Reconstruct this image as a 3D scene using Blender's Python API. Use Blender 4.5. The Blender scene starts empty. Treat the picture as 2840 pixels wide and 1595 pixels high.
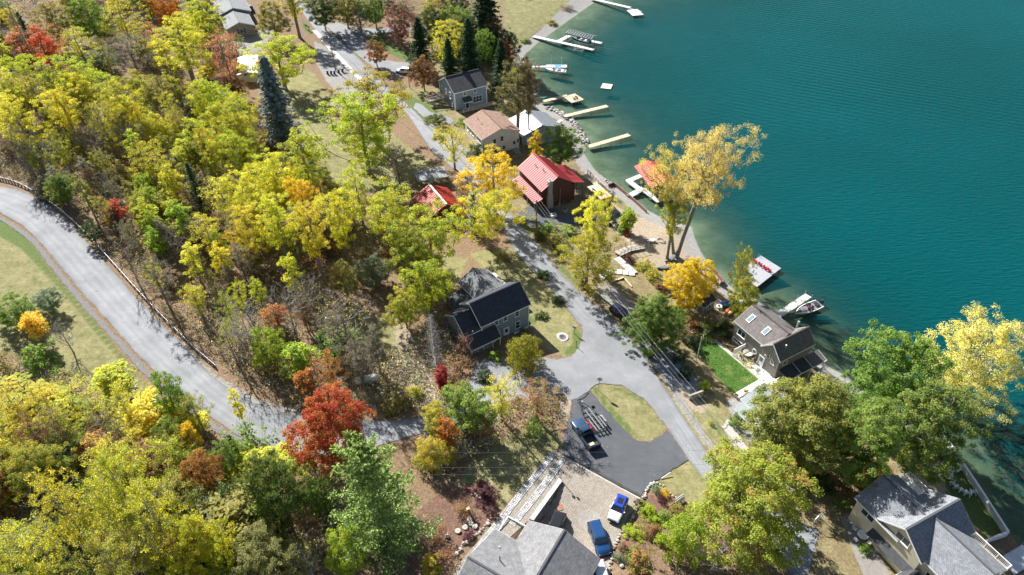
import bpy, bmesh, math, random
import numpy as np
from mathutils import Vector, Matrix
from mathutils.geometry import delaunay_2d_cdt
SC = bpy.context.scene
COL = SC.collection
# ---------------------------------------------------------------- camera
PITCH, ROLL, FPX, CAM_H = 40.5, -1.0, 1895.0, 88.0      # drone camera: degrees, focal length in photo pixels, metres above the lake
def _axes():
    th, r = math.radians(PITCH), math.radians(ROLL)
    F = np.array([0, math.cos(th), -math.sin(th)]); R = np.array([1.0, 0, 0]); U = np.cross(R, F)
    return math.cos(r)*R + math.sin(r)*U, math.cos(r)*U - math.sin(r)*R, F
AX_R, AX_U, AX_F = _axes()
cam_d = bpy.data.cameras.new('camera')
cam_d.sensor_width = 36.0; cam_d.lens = FPX/2840*36.0; cam_d.clip_start = 1; cam_d.clip_end = 6000
cam = bpy.data.objects.new('camera', cam_d); COL.objects.link(cam)
_m = Matrix.Identity(4)
for i in range(3):
    _m[i][0] = AX_R[i]; _m[i][1] = AX_U[i]; _m[i][2] = -AX_F[i]
_m[2][3] = CAM_H
cam.matrix_world = _m
SC.camera = cam
# ---------------------------------------------------------------- sky, sun, exposure
SUN_EL, SUN_AZ = 36.0, 126.0            # elevation; direction towards the sun counted from +X anticlockwise
wd = bpy.data.worlds.new('World'); SC.world = wd; wd.use_nodes = True
nt = wd.node_tree; nt.nodes.clear()
_o = nt.nodes.new('ShaderNodeOutputWorld'); _b = nt.nodes.new('ShaderNodeBackground'); _s = nt.nodes.new('ShaderNodeTexSky')
_s.sky_type = 'NISHITA'; _s.sun_disc = False
_s.sun_elevation = math.radians(SUN_EL); _s.sun_rotation = math.radians(90 - SUN_AZ)
_b.inputs[1].default_value = 0.05
nt.links.new(_s.outputs[0], _b.inputs[0]); nt.links.new(_b.outputs[0], _o.inputs[0])
sl = bpy.data.lights.new('sun', 'SUN'); sl.energy = 5.0; sl.angle = math.radians(0.53); sl.color = (1.0, 0.97, 0.92)
so = bpy.data.objects.new('sun', sl); COL.objects.link(so)
_d = Vector((math.cos(math.radians(SUN_AZ))*math.cos(math.radians(SUN_EL)), math.sin(math.radians(SUN_AZ))*math.cos(math.radians(SUN_EL)), math.sin(math.radians(SUN_EL))))
so.rotation_euler = (-_d).to_track_quat('-Z', 'Y').to_euler(); so.location = (-60, 200, 200)
vs = SC.view_settings
vs.view_transform = 'Standard'; vs.look = 'None'; vs.gamma = 1.0; vs.use_curve_mapping = False; vs.exposure = 1.55
# ---------------------------------------------------------------- the lie of the land (metres; lake level is z = 0)
def at(x, y, z=0.0):
    """world point at height z seen at photo pixel (x, y): used to survey the place from the photograph"""
    d = AX_F*FPX + AX_R*(x-1420) + AX_U*(797.5-y)
    t = (z-CAM_H)/d[2]
    return np.array([d[0]*t, d[1]*t, z])
SHORE_PX = [(1900,-130),(1780,-60),(1653,3),(1556,72),(1495,116),(1457,150),(1452,185),(1470,225),(1492,276),(1517,299),(1567,323),(1595,346),(1617,375),(1628,400),
 (1619,426),(1632,447),(1652,474),(1693,506),(1760,551),(1800,585),(1850,612),(1919,629),(1927,661),(1945,700),(1968,735),(2009,780),(2050,812),(2106,832),(2161,880),
 (2225,945),(2276,996),(2310,1024),(2360,1050),(2450,1110),(2550,1180),(2647,1245),(2675,1291),(2721,1359),(2798,1474),(2900,1610),(3050,1800)]
SHORE = np.array([at(x, y, 0.0)[:2] for x, y in SHORE_PX])
def shore_dist(X, Y):
    """signed distance to the shoreline, positive on land"""
    P = np.stack([np.asarray(X, float), np.asarray(Y, float)], -1)
    best = np.full(P.shape[:-1], 1e9); sgn = np.ones(P.shape[:-1])
    for a, b in zip(SHORE[:-1], SHORE[1:]):
        e = b-a; w = P-a
        t = np.clip((w@e)/(e@e), 0, 1)
        q = w-t[..., None]*e
        d = np.hypot(q[..., 0], q[..., 1])
        c = e[0]*w[..., 1]-e[1]*w[..., 0]
        m = d < best-1e-9
        best = np.where(m, d, best); sgn = np.where(m, np.where(c < 0, 1.0, -1.0), sgn)
    return best*sgn
_HD = [-400,-90,-40,-22,-12,-5,0,3,8,16,26,36,48,70,100,140,200,400]
_HZ = [-14,-12,-7,-4.2,-2.0,-.75,0,.4,1.3,2.4,3.6,4.6,5.6,8.2,12.5,18,24,32]
def height(X, Y, d=None):
    X = np.asarray(X, float); Y = np.asarray(Y, float)
    if d is None: d = shore_dist(X, Y)
    hz = np.interp(d, _HD, _HZ)
    # shallow bay by the far docks
    bay = np.clip((Y-128)/25, 0, 1)
    hz = np.where(hz < 0, hz*(1-0.45*bay), hz)
    land = np.clip((d-55)/40, 0, 1)
    hz = hz + land*(0.5*np.sin(X*.07+1)*np.cos(Y*.06)+.35*np.sin(X*.15+Y*.11))
    # the far shore lots lie flatter
    flat = np.clip((Y-150)/60, 0, 1)*np.clip(1-(X+150)/200, 0, 1)
    return np.where(d > 30, hz*(1-flat*.25)+3.9*flat*.25, hz)
def gz(x, y): return float(height(np.array([x]), np.array([y]))[0])
def gp(x, y, dz=0.0):
    """ground point seen at photo pixel (x, y)"""
    z = 5.0
    for _ in range(25):
        p = at(x, y, z); z = .5*z+.5*(gz(p[0], p[1])+dz)
    p = at(x, y, z); return np.array([p[0], p[1], z])
def pxm(x, y, z=5.0):
    """photo pixels per metre across the line of sight at that ground point"""
    p = at(x, y, z)-np.array([0, 0, CAM_H]); return FPX/float(p@AX_F)
# ---------------------------------------------------------------- helpers: meshes, things, materials
RND = random.Random(7)
class MB:
    """collects faces; build() links them as ONE mesh object"""
    def __init__(s): s.v = []; s.f = []; s.m = []; s.uv = {}
    def add(s, verts, faces, mi=0):
        n = len(s.v); s.v += [tuple(map(float, q)) for q in verts]
        for f in faces: s.f.append([n+i for i in f]); s.m.append(mi)
    def box(s, c, d, rz=0.0, mi=0, M=None):
        hx, hy, hz = d[0]/2, d[1]/2, d[2]/2; cs, sn = math.cos(rz), math.sin(rz); V = []
        for dz in (-hz, hz):
            for dx, dy in ((-hx, -hy), (hx, -hy), (hx, hy), (-hx, hy)):
                p = (c[0]+dx*cs-dy*sn, c[1]+dx*sn+dy*cs, c[2]+dz)
                V.append(M @ Vector(p) if M else p)
        s.add(V, [(3, 2, 1, 0), (4, 5, 6, 7), (0, 1, 5, 4), (1, 2, 6, 5), (2, 3, 7, 6), (3, 0, 4, 7)], mi)
    def bar(s, a, b, w, h, mi=0, up=(0, 0, 1)):
        """square bar from a to b"""
        a = Vector(a); b = Vector(b); t = (b-a)
        if t.length < 1e-6: return
        t.normalize(); u = Vector(up)
        if abs(t.dot(u)) > .98: u = Vector((1, 0, 0))
        x = t.cross(u).normalized(); y = x.cross(t).normalized(); V = []
        for p in (a, b):
            for i, j in ((-1, -1), (1, -1), (1, 1), (-1, 1)): V.append(p+x*(i*w/2)+y*(j*h/2))
        s.add(V, [(3, 2, 1, 0), (4, 5, 6, 7), (0, 1, 5, 4), (1, 2, 6, 5), (2, 3, 7, 6), (3, 0, 4, 7)], mi)
    def tube(s, pts, rad, n=6, mi=0, cap=True):
        pts = [Vector(p) for p in pts]; k = len(pts)
        if not hasattr(rad, '__len__'): rad = [rad]*k
        V = []; prev = None
        for i, p in enumerate(pts):
            t = (pts[min(i+1, k-1)]-pts[max(i-1, 0)]).normalized()
            x = t.cross(Vector((0, 0, 1))) if prev is None else prev-t*prev.dot(t)
            if x.length < 1e-4: x = t.cross(Vector((1, 0, 0)))
            x.normalize(); prev = x; y = t.cross(x)
            for j in range(n):
                a = 2*math.pi*j/n; V.append(p+(x*math.cos(a)+y*math.sin(a))*rad[i])
        F = [(i*n+j, i*n+(j+1) % n, (i+1)*n+(j+1) % n, (i+1)*n+j) for i in range(k-1) for j in range(n)]
        if cap: F += [tuple(range(n))[::-1], tuple(range((k-1)*n, k*n))]
        s.add(V, F, mi)
    def prism(s, poly, z0, z1, mi=0):
        """vertical prism over a plan polygon (anticlockwise)"""
        n = len(poly)
        if sum(poly[i][0]*poly[(i+1) % n][1]-poly[(i+1) % n][0]*poly[i][1] for i in range(n)) < 0: poly = poly[::-1]
        zf = (lambda z: z if hasattr(z, '__len__') else [z]*n)
        a, b = zf(z0), zf(z1)
        V = [(p[0], p[1], a[i]) for i, p in enumerate(poly)]+[(p[0], p[1], b[i]) for i, p in enumerate(poly)]
        s.add(V, [tuple(range(n))[::-1], tuple(range(n, 2*n))]+[(i, (i+1) % n, n+(i+1) % n, n+i) for i in range(n)], mi)
    def slab(s, P, th, mi=0):
        """flat polygon P (top face corners) given thickness th downwards; UV in metres (u along the first edge)"""
        P = [Vector(p) for p in P]; n = len(P)
        nr = Vector((0, 0, 0))
        for i in range(n): nr += (P[i]-P[0]).cross(P[(i+1) % n]-P[0])
        nr.normalize()
        if nr.z < 0: P = P[::-1]; nr = -nr
        e = (P[1]-P[0]).normalized()
        # u axis horizontal within the plane
        h = Vector((0, 0, 1)).cross(nr)
        if h.length > .05: e = h.normalized()
        w = nr.cross(e); n0 = len(s.v)
        V = P+[p-nr*th for p in P]
        F = [tuple(range(n)), tuple(range(n, 2*n))[::-1]]+[((i+1) % n, i, n+i, n+(i+1) % n) for i in range(n)]
        s.add(V, F, mi)
        for i, p in enumerate(V): s.uv[n0+i] = (p.dot(e), p.dot(w))
    def lathe(s, prof, c=(0, 0, 0), n=12, mi=0):
        V = []; k = len(prof)
        for r, z in prof:
            for j in range(n):
                a = 2*math.pi*j/n; V.append((c[0]+r*math.cos(a), c[1]+r*math.sin(a), c[2]+z))
        s.add(V, [(i*n+j, i*n+(j+1) % n, (i+1)*n+(j+1) % n, (i+1)*n+j) for i in range(k-1) for j in range(n)]+[tuple(range(n))[::-1], tuple(range((k-1)*n, k*n))], mi)
    def loft(s, rings, mi=0, cap=True):
        n = len(rings[0]); V = [p for r in rings for p in r]
        F = [(i*n+j, i*n+(j+1) % n, (i+1)*n+(j+1) % n, (i+1)*n+j) for i in range(len(rings)-1) for j in range(n)]
        if cap: F += [tuple(range(n))[::-1], tuple(range((len(rings)-1)*n, len(rings)*n))]
        s.add(V, F, mi)
    def mesh(s, name, mats, smooth=False):
        me = bpy.data.meshes.new(name); me.from_pydata(s.v, [], s.f)
        for m in (mats if isinstance(mats, (list, tuple)) else [mats]): me.materials.append(m)
        if any(s.m): me.polygons.foreach_set('material_index', s.m)
        if s.uv:
            ul = me.uv_layers.new(name='UVMap')
            li = np.zeros(len(me.loops), np.int32); me.loops.foreach_get('vertex_index', li)
            ul.data.foreach_set('uv', np.array([s.uv.get(i, (s.v[i][0], s.v[i][1])) for i in li], np.float32).ravel())
        if smooth: me.polygons.foreach_set('use_smooth', [True]*len(me.polygons))
        bm = bmesh.new(); bm.from_mesh(me); bmesh.ops.recalc_face_normals(bm, faces=bm.faces); bm.to_mesh(me); bm.free()
        me.update(); return me
    def build(s, name, mats, parent=None, smooth=False, loc=None, rz=0):
        return link(name, s.mesh(name, mats, smooth), parent, loc, rz)
def link(name, me, parent=None, loc=None, rz=0):
    o = bpy.data.objects.new(name, me); COL.objects.link(o)
    if loc is not None: o.location = loc
    o.rotation_euler = (0, 0, rz); o.parent = parent
    return o
def tag(o, label=None, cat=None, group=None, kind=None):
    for k, v in (('label', label), ('category', cat), ('group', group), ('kind', kind)):
        if v: o[k] = v
    return o
def thing(name, label, cat, loc=(0, 0, 0), rz=0.0, group=None):
    o = bpy.data.objects.new(name, None); COL.objects.link(o)
    o.location = loc; o.rotation_euler = (0, 0, rz); o.empty_display_size = .3
    return tag(o, label, cat, group)
def kids(o): return [c for c in bpy.data.objects if c.parent == o]
def dup(root, loc, rz, label=None, group=None):
    def cp(o, par):
        c = o.copy(); COL.objects.link(c); c.parent = par
        for ch in list(o.children): cp(ch, c)
        return c
    r = cp(root, None); r.location = loc; r.rotation_euler = (0, 0, rz)
    if label: r['label'] = label
    if group: r['group'] = group
    return r
def ang(a, b): return math.atan2(b[1]-a[1], b[0]-a[0])
# ---- materials
def _n(nt, t, **k):
    n = nt.nodes.new(t)
    for a, v in k.items(): setattr(n, a, v)
    return n
MATS = {}
def pm(name, c1, c2=None, scale=3.0, rough=.7, bump=0.0, bscale=None, metal=0.0, spec=.4, stretch=None, coat=0.0, detail=6, coord='Object', wear=None):
    """procedural material: two colours mixed by noise, optional relief, optional dirt of a third colour"""
    if name in MATS: return MATS[name]
    m = bpy.data.materials.new(name); m.use_nodes = True; nt = m.node_tree; L = nt.links.new
    bs = nt.nodes['Principled BSDF']; bs.inputs['Roughness'].default_value = rough; bs.inputs['Metallic'].default_value = metal
    bs.inputs['Specular IOR Level'].default_value = spec; bs.inputs['Coat Weight'].default_value = coat
    tc = _n(nt, 'ShaderNodeTexCoord'); mp = _n(nt, 'ShaderNodeMapping'); L(tc.outputs[coord], mp.inputs[0])
    if stretch: mp.inputs['Scale'].default_value = stretch
    no = _n(nt, 'ShaderNodeTexNoise'); no.inputs['Scale'].default_value = scale; no.inputs['Detail'].default_value = detail; no.inputs['Roughness'].default_value = .65
    L(mp.outputs[0], no.inputs['Vector'])
    c2 = c2 or tuple(x*.8 for x in c1)
    rp = _n(nt, 'ShaderNodeValToRGB'); rp.color_ramp.elements[0].position = .33; rp.color_ramp.elements[1].position = .67
    rp.color_ramp.elements[0].color = (*c1, 1); rp.color_ramp.elements[1].color = (*c2, 1)
    L(no.outputs[0], rp.inputs[0]); out = rp.outputs[0]
    if wear:
        n3 = _n(nt, 'ShaderNodeTexNoise'); n3.inputs['Scale'].default_value = wear[1]; n3.inputs['Detail'].default_value = 8; L(tc.outputs[coord], n3.inputs['Vector'])
        r3 = _n(nt, 'ShaderNodeValToRGB'); r3.color_ramp.elements[0].position = wear[2]; r3.color_ramp.elements[1].position = wear[2]+.12; L(n3.outputs[0], r3.inputs[0])
        mx = _n(nt, 'ShaderNodeMixRGB'); mx.inputs[2].default_value = (*wear[0], 1); L(r3.outputs[0], mx.inputs[0]); L(out, mx.inputs[1]); out = mx.outputs[0]
    L(out, bs.inputs['Base Color'])
    if bump:
        nb = _n(nt, 'ShaderNodeTexNoise'); nb.inputs['Scale'].default_value = bscale or scale*6; nb.inputs['Detail'].default_value = 5; L(mp.outputs[0], nb.inputs['Vector'])
        b = _n(nt, 'ShaderNodeBump'); b.inputs['Strength'].default_value = bump; b.inputs['Distance'].default_value = .05; L(nb.outputs[0], b.inputs['Height']); L(b.outputs[0], bs.inputs['Normal'])
    MATS[name] = m; return m
def brickm(name, c1, c2, mortar, bw, bh, msz=.012, rough=.85, bump=.6, coord='UV', rz=0.0, offset=.5, noise=.35, patch=None):
    """courses of shingles, pavers or stone too small to build one by one: colour per piece, recessed joints"""
    if name in MATS: return MATS[name]
    m = bpy.data.materials.new(name); m.use_nodes = True; nt = m.node_tree; L = nt.links.new
    bs = nt.nodes['Principled BSDF']; bs.inputs['Roughness'].default_value = rough; bs.inputs['Specular IOR Level'].default_value = .3
    tc = _n(nt, 'ShaderNodeTexCoord'); mp = _n(nt, 'ShaderNodeMapping'); mp.inputs['Rotation'].default_value = (0, 0, rz); L(tc.outputs[coord], mp.inputs[0])
    bt = _n(nt, 'ShaderNodeTexBrick'); bt.offset = offset; L(mp.outputs[0], bt.inputs['Vector'])
    bt.inputs['Scale'].default_value = 1; bt.inputs['Brick Width'].default_value = bw; bt.inputs['Row Height'].default_value = bh
    bt.inputs['Mortar Size'].default_value = msz; bt.inputs['Mortar Smooth'].default_value = .3; bt.inputs['Bias'].default_value = 0
    bt.inputs['Color1'].default_value = (*c1, 1); bt.inputs['Color2'].default_value = (*c2, 1); bt.inputs['Mortar'].default_value = (*mortar, 1)
    no = _n(nt, 'ShaderNodeTexNoise'); no.inputs['Scale'].default_value = 1.1; no.inputs['Detail'].default_value = 8; no.inputs['Roughness'].default_value = .7; L(mp.outputs[0], no.inputs['Vector'])
    mr = _n(nt, 'ShaderNodeMapRange'); mr.inputs[1].default_value = .25; mr.inputs[2].default_value = .75; mr.inputs[3].default_value = 1-noise; mr.inputs[4].default_value = 1+noise; L(no.outputs[0], mr.inputs[0])
    mu = _n(nt, 'ShaderNodeMixRGB', blend_type='MULTIPLY'); mu.inputs[0].default_value = 1; L(bt.outputs['Color'], mu.inputs[1]); L(mr.outputs[0], mu.inputs[2])
    L(mu.outputs[0], bs.inputs['Base Color'])
    b = _n(nt, 'ShaderNodeBump'); b.invert = True; b.inputs['Strength'].default_value = bump; b.inputs['Distance'].default_value = .03; L(bt.outputs['Fac'], b.inputs['Height']); L(b.outputs[0], bs.inputs['Normal'])
    MATS[name] = m; return m
def siding(name, c, pitch=.15, vertical=False, c2=None):
    """lap siding or boards: shallow relief along the height (or across for upright boards)"""
    if name in MATS: return MATS[name]
    m = pm(name, c, c2 or tuple(x*.88 for x in c), scale=.8, rough=.6); nt = m.node_tree; L = nt.links.new; bs = nt.nodes['Principled BSDF']
    tc = _n(nt, 'ShaderNodeTexCoord'); sx = _n(nt, 'ShaderNodeSeparateXYZ'); L(tc.outputs['Object'], sx.inputs[0])
    ma = _n(nt, 'ShaderNodeMath', operation='DIVIDE'); ma.inputs[1].default_value = pitch
    if vertical:
        ad = _n(nt, 'ShaderNodeMath', operation='ADD'); L(sx.outputs[0], ad.inputs[0]); L(sx.outputs[1], ad.inputs[1]); L(ad.outputs[0], ma.inputs[0])
    else: L(sx.outputs[2], ma.inputs[0])
    fr = _n(nt, 'ShaderNodeMath', operation='FRACT'); L(ma.outputs[0], fr.inputs[0])
    b = _n(nt, 'ShaderNodeBump'); b.inputs['Strength'].default_value = .7; b.inputs['Distance'].default_value = .03; L(fr.outputs[0], b.inputs['Height']); L(b.outputs[0], bs.inputs['Normal'])
    return m
M_WHITE = pm('white_paint', (.7, .7, .68), (.62, .62, .6), rough=.5)
M_GLASS = pm('window_glass', (.02, .03, .04), (.04, .05, .06), scale=.4, rough=.06, spec=.9)
M_STEEL = pm('galvanised_steel', (.36, .38, .4), (.28, .3, .32), scale=4, rough=.5, metal=.45)
M_ALU = pm('aluminium', (.6, .61, .62), (.5, .51, .53), rough=.4, metal=.7)
M_BLACK = pm('black_plastic', (.018, .018, .02), (.028, .028, .03), rough=.5)
M_RUBBER = pm('tyre_rubber', (.02, .02, .02), (.03, .03, .03), rough=.85)
M_WOODGREY = pm('weathered_wood', (.33, .30, .26), (.24, .21, .18), scale=5, rough=.8, bump=.3)
M_WOODTAN = pm('tan_decking', (.5, .4, .28), (.4, .32, .22), scale=4, rough=.75, bump=.3)
M_CONC = pm('concrete', (.42, .4, .37), (.33, .32, .3), scale=2.5, rough=.85, bump=.25)
M_STONE = pm('field_stone', (.42, .4, .37), (.26, .25, .235), scale=3, rough=.85, bump=.5)
M_DARKW = pm('creosoted_wood', (.13, .1, .08), (.19, .15, .12), scale=6, rough=.85)
def asphalt(name, c, c2, streak=None, speck=(.55, .45, .2), speck_at=.735):
    """tarmac: patches, faint wear along the lanes, cracks and fallen leaves"""
    m = pm(name, c, c2, scale=.35, rough=.85, bump=.25, bscale=40, coord='Object', detail=9, spec=.25); nt = m.node_tree; L = nt.links.new; bs = nt.nodes['Principled BSDF']
    base = bs.inputs['Base Color'].links[0].from_socket; tc = _n(nt, 'ShaderNodeTexCoord')
    v = _n(nt, 'ShaderNodeTexVoronoi'); v.inputs['Scale'].default_value = 1.15; L(tc.outputs['Object'], v.inputs['Vector'])
    r = _n(nt, 'ShaderNodeMath', operation='LESS_THAN'); r.inputs[1].default_value = .055; L(v.outputs['Distance'], r.inputs[0])
    n2 = _n(nt, 'ShaderNodeTexNoise'); n2.inputs['Scale'].default_value = .22; n2.inputs['Detail'].default_value = 2; L(tc.outputs['Object'], n2.inputs['Vector'])
    g = _n(nt, 'ShaderNodeMath', operation='GREATER_THAN'); g.inputs[1].default_value = .47; L(n2.outputs[0], g.inputs[0])
    mm = _n(nt, 'ShaderNodeMath', operation='MULTIPLY'); L(r.outputs[0], mm.inputs[0]); L(g.outputs[0], mm.inputs[1])
    mx = _n(nt, 'ShaderNodeMixRGB'); mx.inputs[2].default_value = (*speck, 1); L(mm.outputs[0], mx.inputs[0]); L(base, mx.inputs[1])
    big = _n(nt, 'ShaderNodeTexNoise'); big.inputs['Scale'].default_value = .09; big.inputs['Detail'].default_value = 6; big.inputs['Roughness'].default_value = .7; L(tc.outputs['Object'], big.inputs['Vector'])
    mr = _n(nt, 'ShaderNodeMapRange'); mr.inputs[1].default_value = .3; mr.inputs[2].default_value = .7; mr.inputs[3].default_value = .8; mr.inputs[4].default_value = 1.18; L(big.outputs[0], mr.inputs[0])
    mu = _n(nt, 'ShaderNodeMixRGB', blend_type='MULTIPLY'); mu.inputs[0].default_value = 1; L(mx.outputs[0], mu.inputs[1]); L(mr.outputs[0], mu.inputs[2])
    L(mu.outputs[0], bs.inputs['Base Color']); return m
M_ROAD = asphalt('grey_asphalt', (.205, .21, .221), (.162, .167, .176))
M_DRIVE = asphalt('sealed_asphalt', (.062, .066, .074), (.085, .09, .098))
def lane_wear(m):
    """paler wheel tracks and a dirty, leaf strewn edge, following the UV across the lane"""
    nt = m.node_tree; L = nt.links.new; bs = nt.nodes['Principled BSDF']; base = bs.inputs['Base Color'].links[0].from_socket
    tc = _n(nt, 'ShaderNodeTexCoord'); sx = _n(nt, 'ShaderNodeSeparateXYZ'); L(tc.outputs['UV'], sx.inputs[0])
    r = _n(nt, 'ShaderNodeValToRGB'); e = r.color_ramp.elements; e[0].position = 0; e[0].color = (.62, .58, .5, 1); e[1].position = 1; e[1].color = (.62, .58, .5, 1)
    for p, v in ((.06, .88), (.15, 1.0), (.22, 1.14), (.3, .98), (.38, 1.12), (.5, .94), (.62, 1.12), (.7, .98), (.78, 1.14), (.85, 1.0), (.94, .88)): q = e.new(p); q.color = (v, v, v, 1)
    n = _n(nt, 'ShaderNodeTexNoise'); n.inputs['Scale'].default_value = .5; L(tc.outputs['Object'], n.inputs['Vector']); a = _n(nt, 'ShaderNodeMath', operation='MULTIPLY_ADD'); L(n.outputs[0], a.inputs[0]); a.inputs[1].default_value = .12; s = _n(nt, 'ShaderNodeMath', operation='SUBTRACT'); L(sx.outputs[0], s.inputs[0]); s.inputs[1].default_value = .06; L(s.outputs[0], a.inputs[2]); L(a.outputs[0], r.inputs[0])
    mu = _n(nt, 'ShaderNodeMixRGB', blend_type='MULTIPLY'); mu.inputs[0].default_value = 1; L(base, mu.inputs[1]); L(r.outputs[0], mu.inputs[2]); L(mu.outputs[0], bs.inputs['Base Color']); return m
M_LANE = lane_wear(asphalt('worn_asphalt', (.205, .21, .221), (.162, .167, .176)))
def shingle(name, c1, c2): return brickm(name, c1, c2, tuple(x*.45 for x in c1), .32, .15, .012, noise=.3)
# ---- draped sheets
def in_poly(X, Y, poly):
    inside = np.zeros(np.shape(X), bool); n = len(poly)
    for i in range(n):
        x0, y0 = poly[i][:2]; x1, y1 = poly[(i+1) % n][:2]
        c = ((y0 > Y) != (y1 > Y)) & (X < (x1-x0)*(Y-y0)/((y1-y0) or 1e-12)+x0)
        inside ^= c
    return inside
def poly_sd(X, Y, poly):
    """signed distance to a polygon, negative inside"""
    best = np.full(np.shape(X), 1e9); n = len(poly)
    for i in range(n):
        a = np.array(poly[i][:2], float); e = np.array(poly[(i+1) % n][:2], float)-a
        wx, wy = X-a[0], Y-a[1]; t = np.clip((wx*e[0]+wy*e[1])/(e@e+1e-9), 0, 1)
        best = np.minimum(best, np.hypot(wx-t*e[0], wy-t*e[1]))
    return np.where(in_poly(X, Y, poly), -best, best)
def smooth_poly(pts, k=6, closed=True):
    """Catmull-Rom through the surveyed points"""
    P = [np.array(p, float) for p in pts]; n = len(P); out = []
    for i in range(n if closed else n-1):
        g = (lambda j: P[j % n]) if closed else (lambda j: P[max(0, min(n-1, j))])
        p0, p1, p2, p3 = g(i-1), g(i), g(i+1), g(i+2)
        for s in range(k):
            t = s/k; out.append(.5*((2*p1)+(p2-p0)*t+(2*p0-5*p1+4*p2-p3)*t*t+(3*p1-p0-3*p2+p3)*t**3))
    if not closed: out.append(P[-1])
    return out
def sheet_mesh(name, poly, mat, dz, step=1.5, zf=None):
    """polygon (world xy) draped dz above the ground"""
    poly = [tuple(map(float, p[:2])) for p in poly]
    A = np.array(poly); x0, y0 = A.min(0); x1, y1 = A.max(0)
    gx, gy = np.meshgrid(np.arange(x0, x1, step), np.arange(y0, y1, step)); gx, gy = gx.ravel(), gy.ravel()
    k = poly_sd(gx, gy, poly) < -step*.35
    pts = [Vector(p) for p in poly]
    nb = len(pts); pts += [Vector((a, b)) for a, b in zip(gx[k], gy[k])]
    r = delaunay_2d_cdt(pts, [], [list(range(nb))], 1, 1e-4)
    V = np.array([(p.x, p.y) for p in r[0]]); Z = (height(V[:, 0], V[:, 1]) if zf is None else zf(V[:, 0], V[:, 1]))+dz
    me = bpy.data.meshes.new(name); me.from_pydata([(a, b, c) for (a, b), c in zip(V, Z)], [], [list(f) for f in r[2]]); me.materials.append(mat)
    ul = me.uv_layers.new(name='UVMap'); li = np.zeros(len(me.loops), np.int32); me.loops.foreach_get('vertex_index', li)
    ul.data.foreach_set('uv', V[li].astype(np.float32).ravel()); me.polygons.foreach_set('use_smooth', [True]*len(me.polygons))
    me.update(); return me
def jag(poly, amp=.13, step=.55, seed=1):
    """crumbling edge: resample the outline and shift each point a little"""
    r = random.Random(seed); out = []
    for a, b in zip(poly, list(poly[1:])+[poly[0]]):
        a = np.array(a[:2], float); b = np.array(b[:2], float); L_ = float(np.hypot(*(b-a))); n = max(1, int(L_/step))
        for k in range(n): q = a+(b-a)*k/n; out.append(q+np.array([r.uniform(-amp, amp), r.uniform(-amp, amp)]))
    return out
def gpoly(px): return [gp(x, y)[:2] for x, y in px]
def lane_mesh(name, left_px, right_px, mat, dz, k=8, n=10):
    """a road as a strip of quads: u across, v along (metres)"""
    A = smooth_poly(gpoly(left_px), k, False); B = smooth_poly(gpoly(right_px), k, False); r = random.Random(len(A)); V, UV, F = [], [], []; s = 0; pm_ = None
    for i, (a, b) in enumerate(zip(A, B)):
        m = (a+b)/2; s += 0 if pm_ is None else float(np.hypot(*(m-pm_))); pm_ = m; ja, jb = r.uniform(-.02, .02), r.uniform(-.02, .02)
        for j in range(n+1): t = j/n; q = a+(b-a)*(t*(1+jb-ja)+ja); V.append(q); UV.append((t, s))
    V = np.array(V); Z = height(V[:, 0], V[:, 1])+dz
    for i in range(len(A)-1):
        for j in range(n): F.append((i*(n+1)+j, i*(n+1)+j+1, (i+1)*(n+1)+j+1, (i+1)*(n+1)+j))
    me = bpy.data.meshes.new(name); me.from_pydata([(x, y, z) for (x, y), z in zip(V, Z)], [], F); me.materials.append(mat)
    ul = me.uv_layers.new(name='UVMap'); ul.data.foreach_set('uv', np.array([UV[i] for f in F for i in f], np.float32).ravel()); me.polygons.foreach_set('use_smooth', [True]*len(F)); me.update(); return me
def ribbon(left_px, right_px, k=6):
    L = smooth_poly(gpoly(left_px), k, False); R = smooth_poly(gpoly(right_px), k, False)
    return L+R[::-1]
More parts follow.
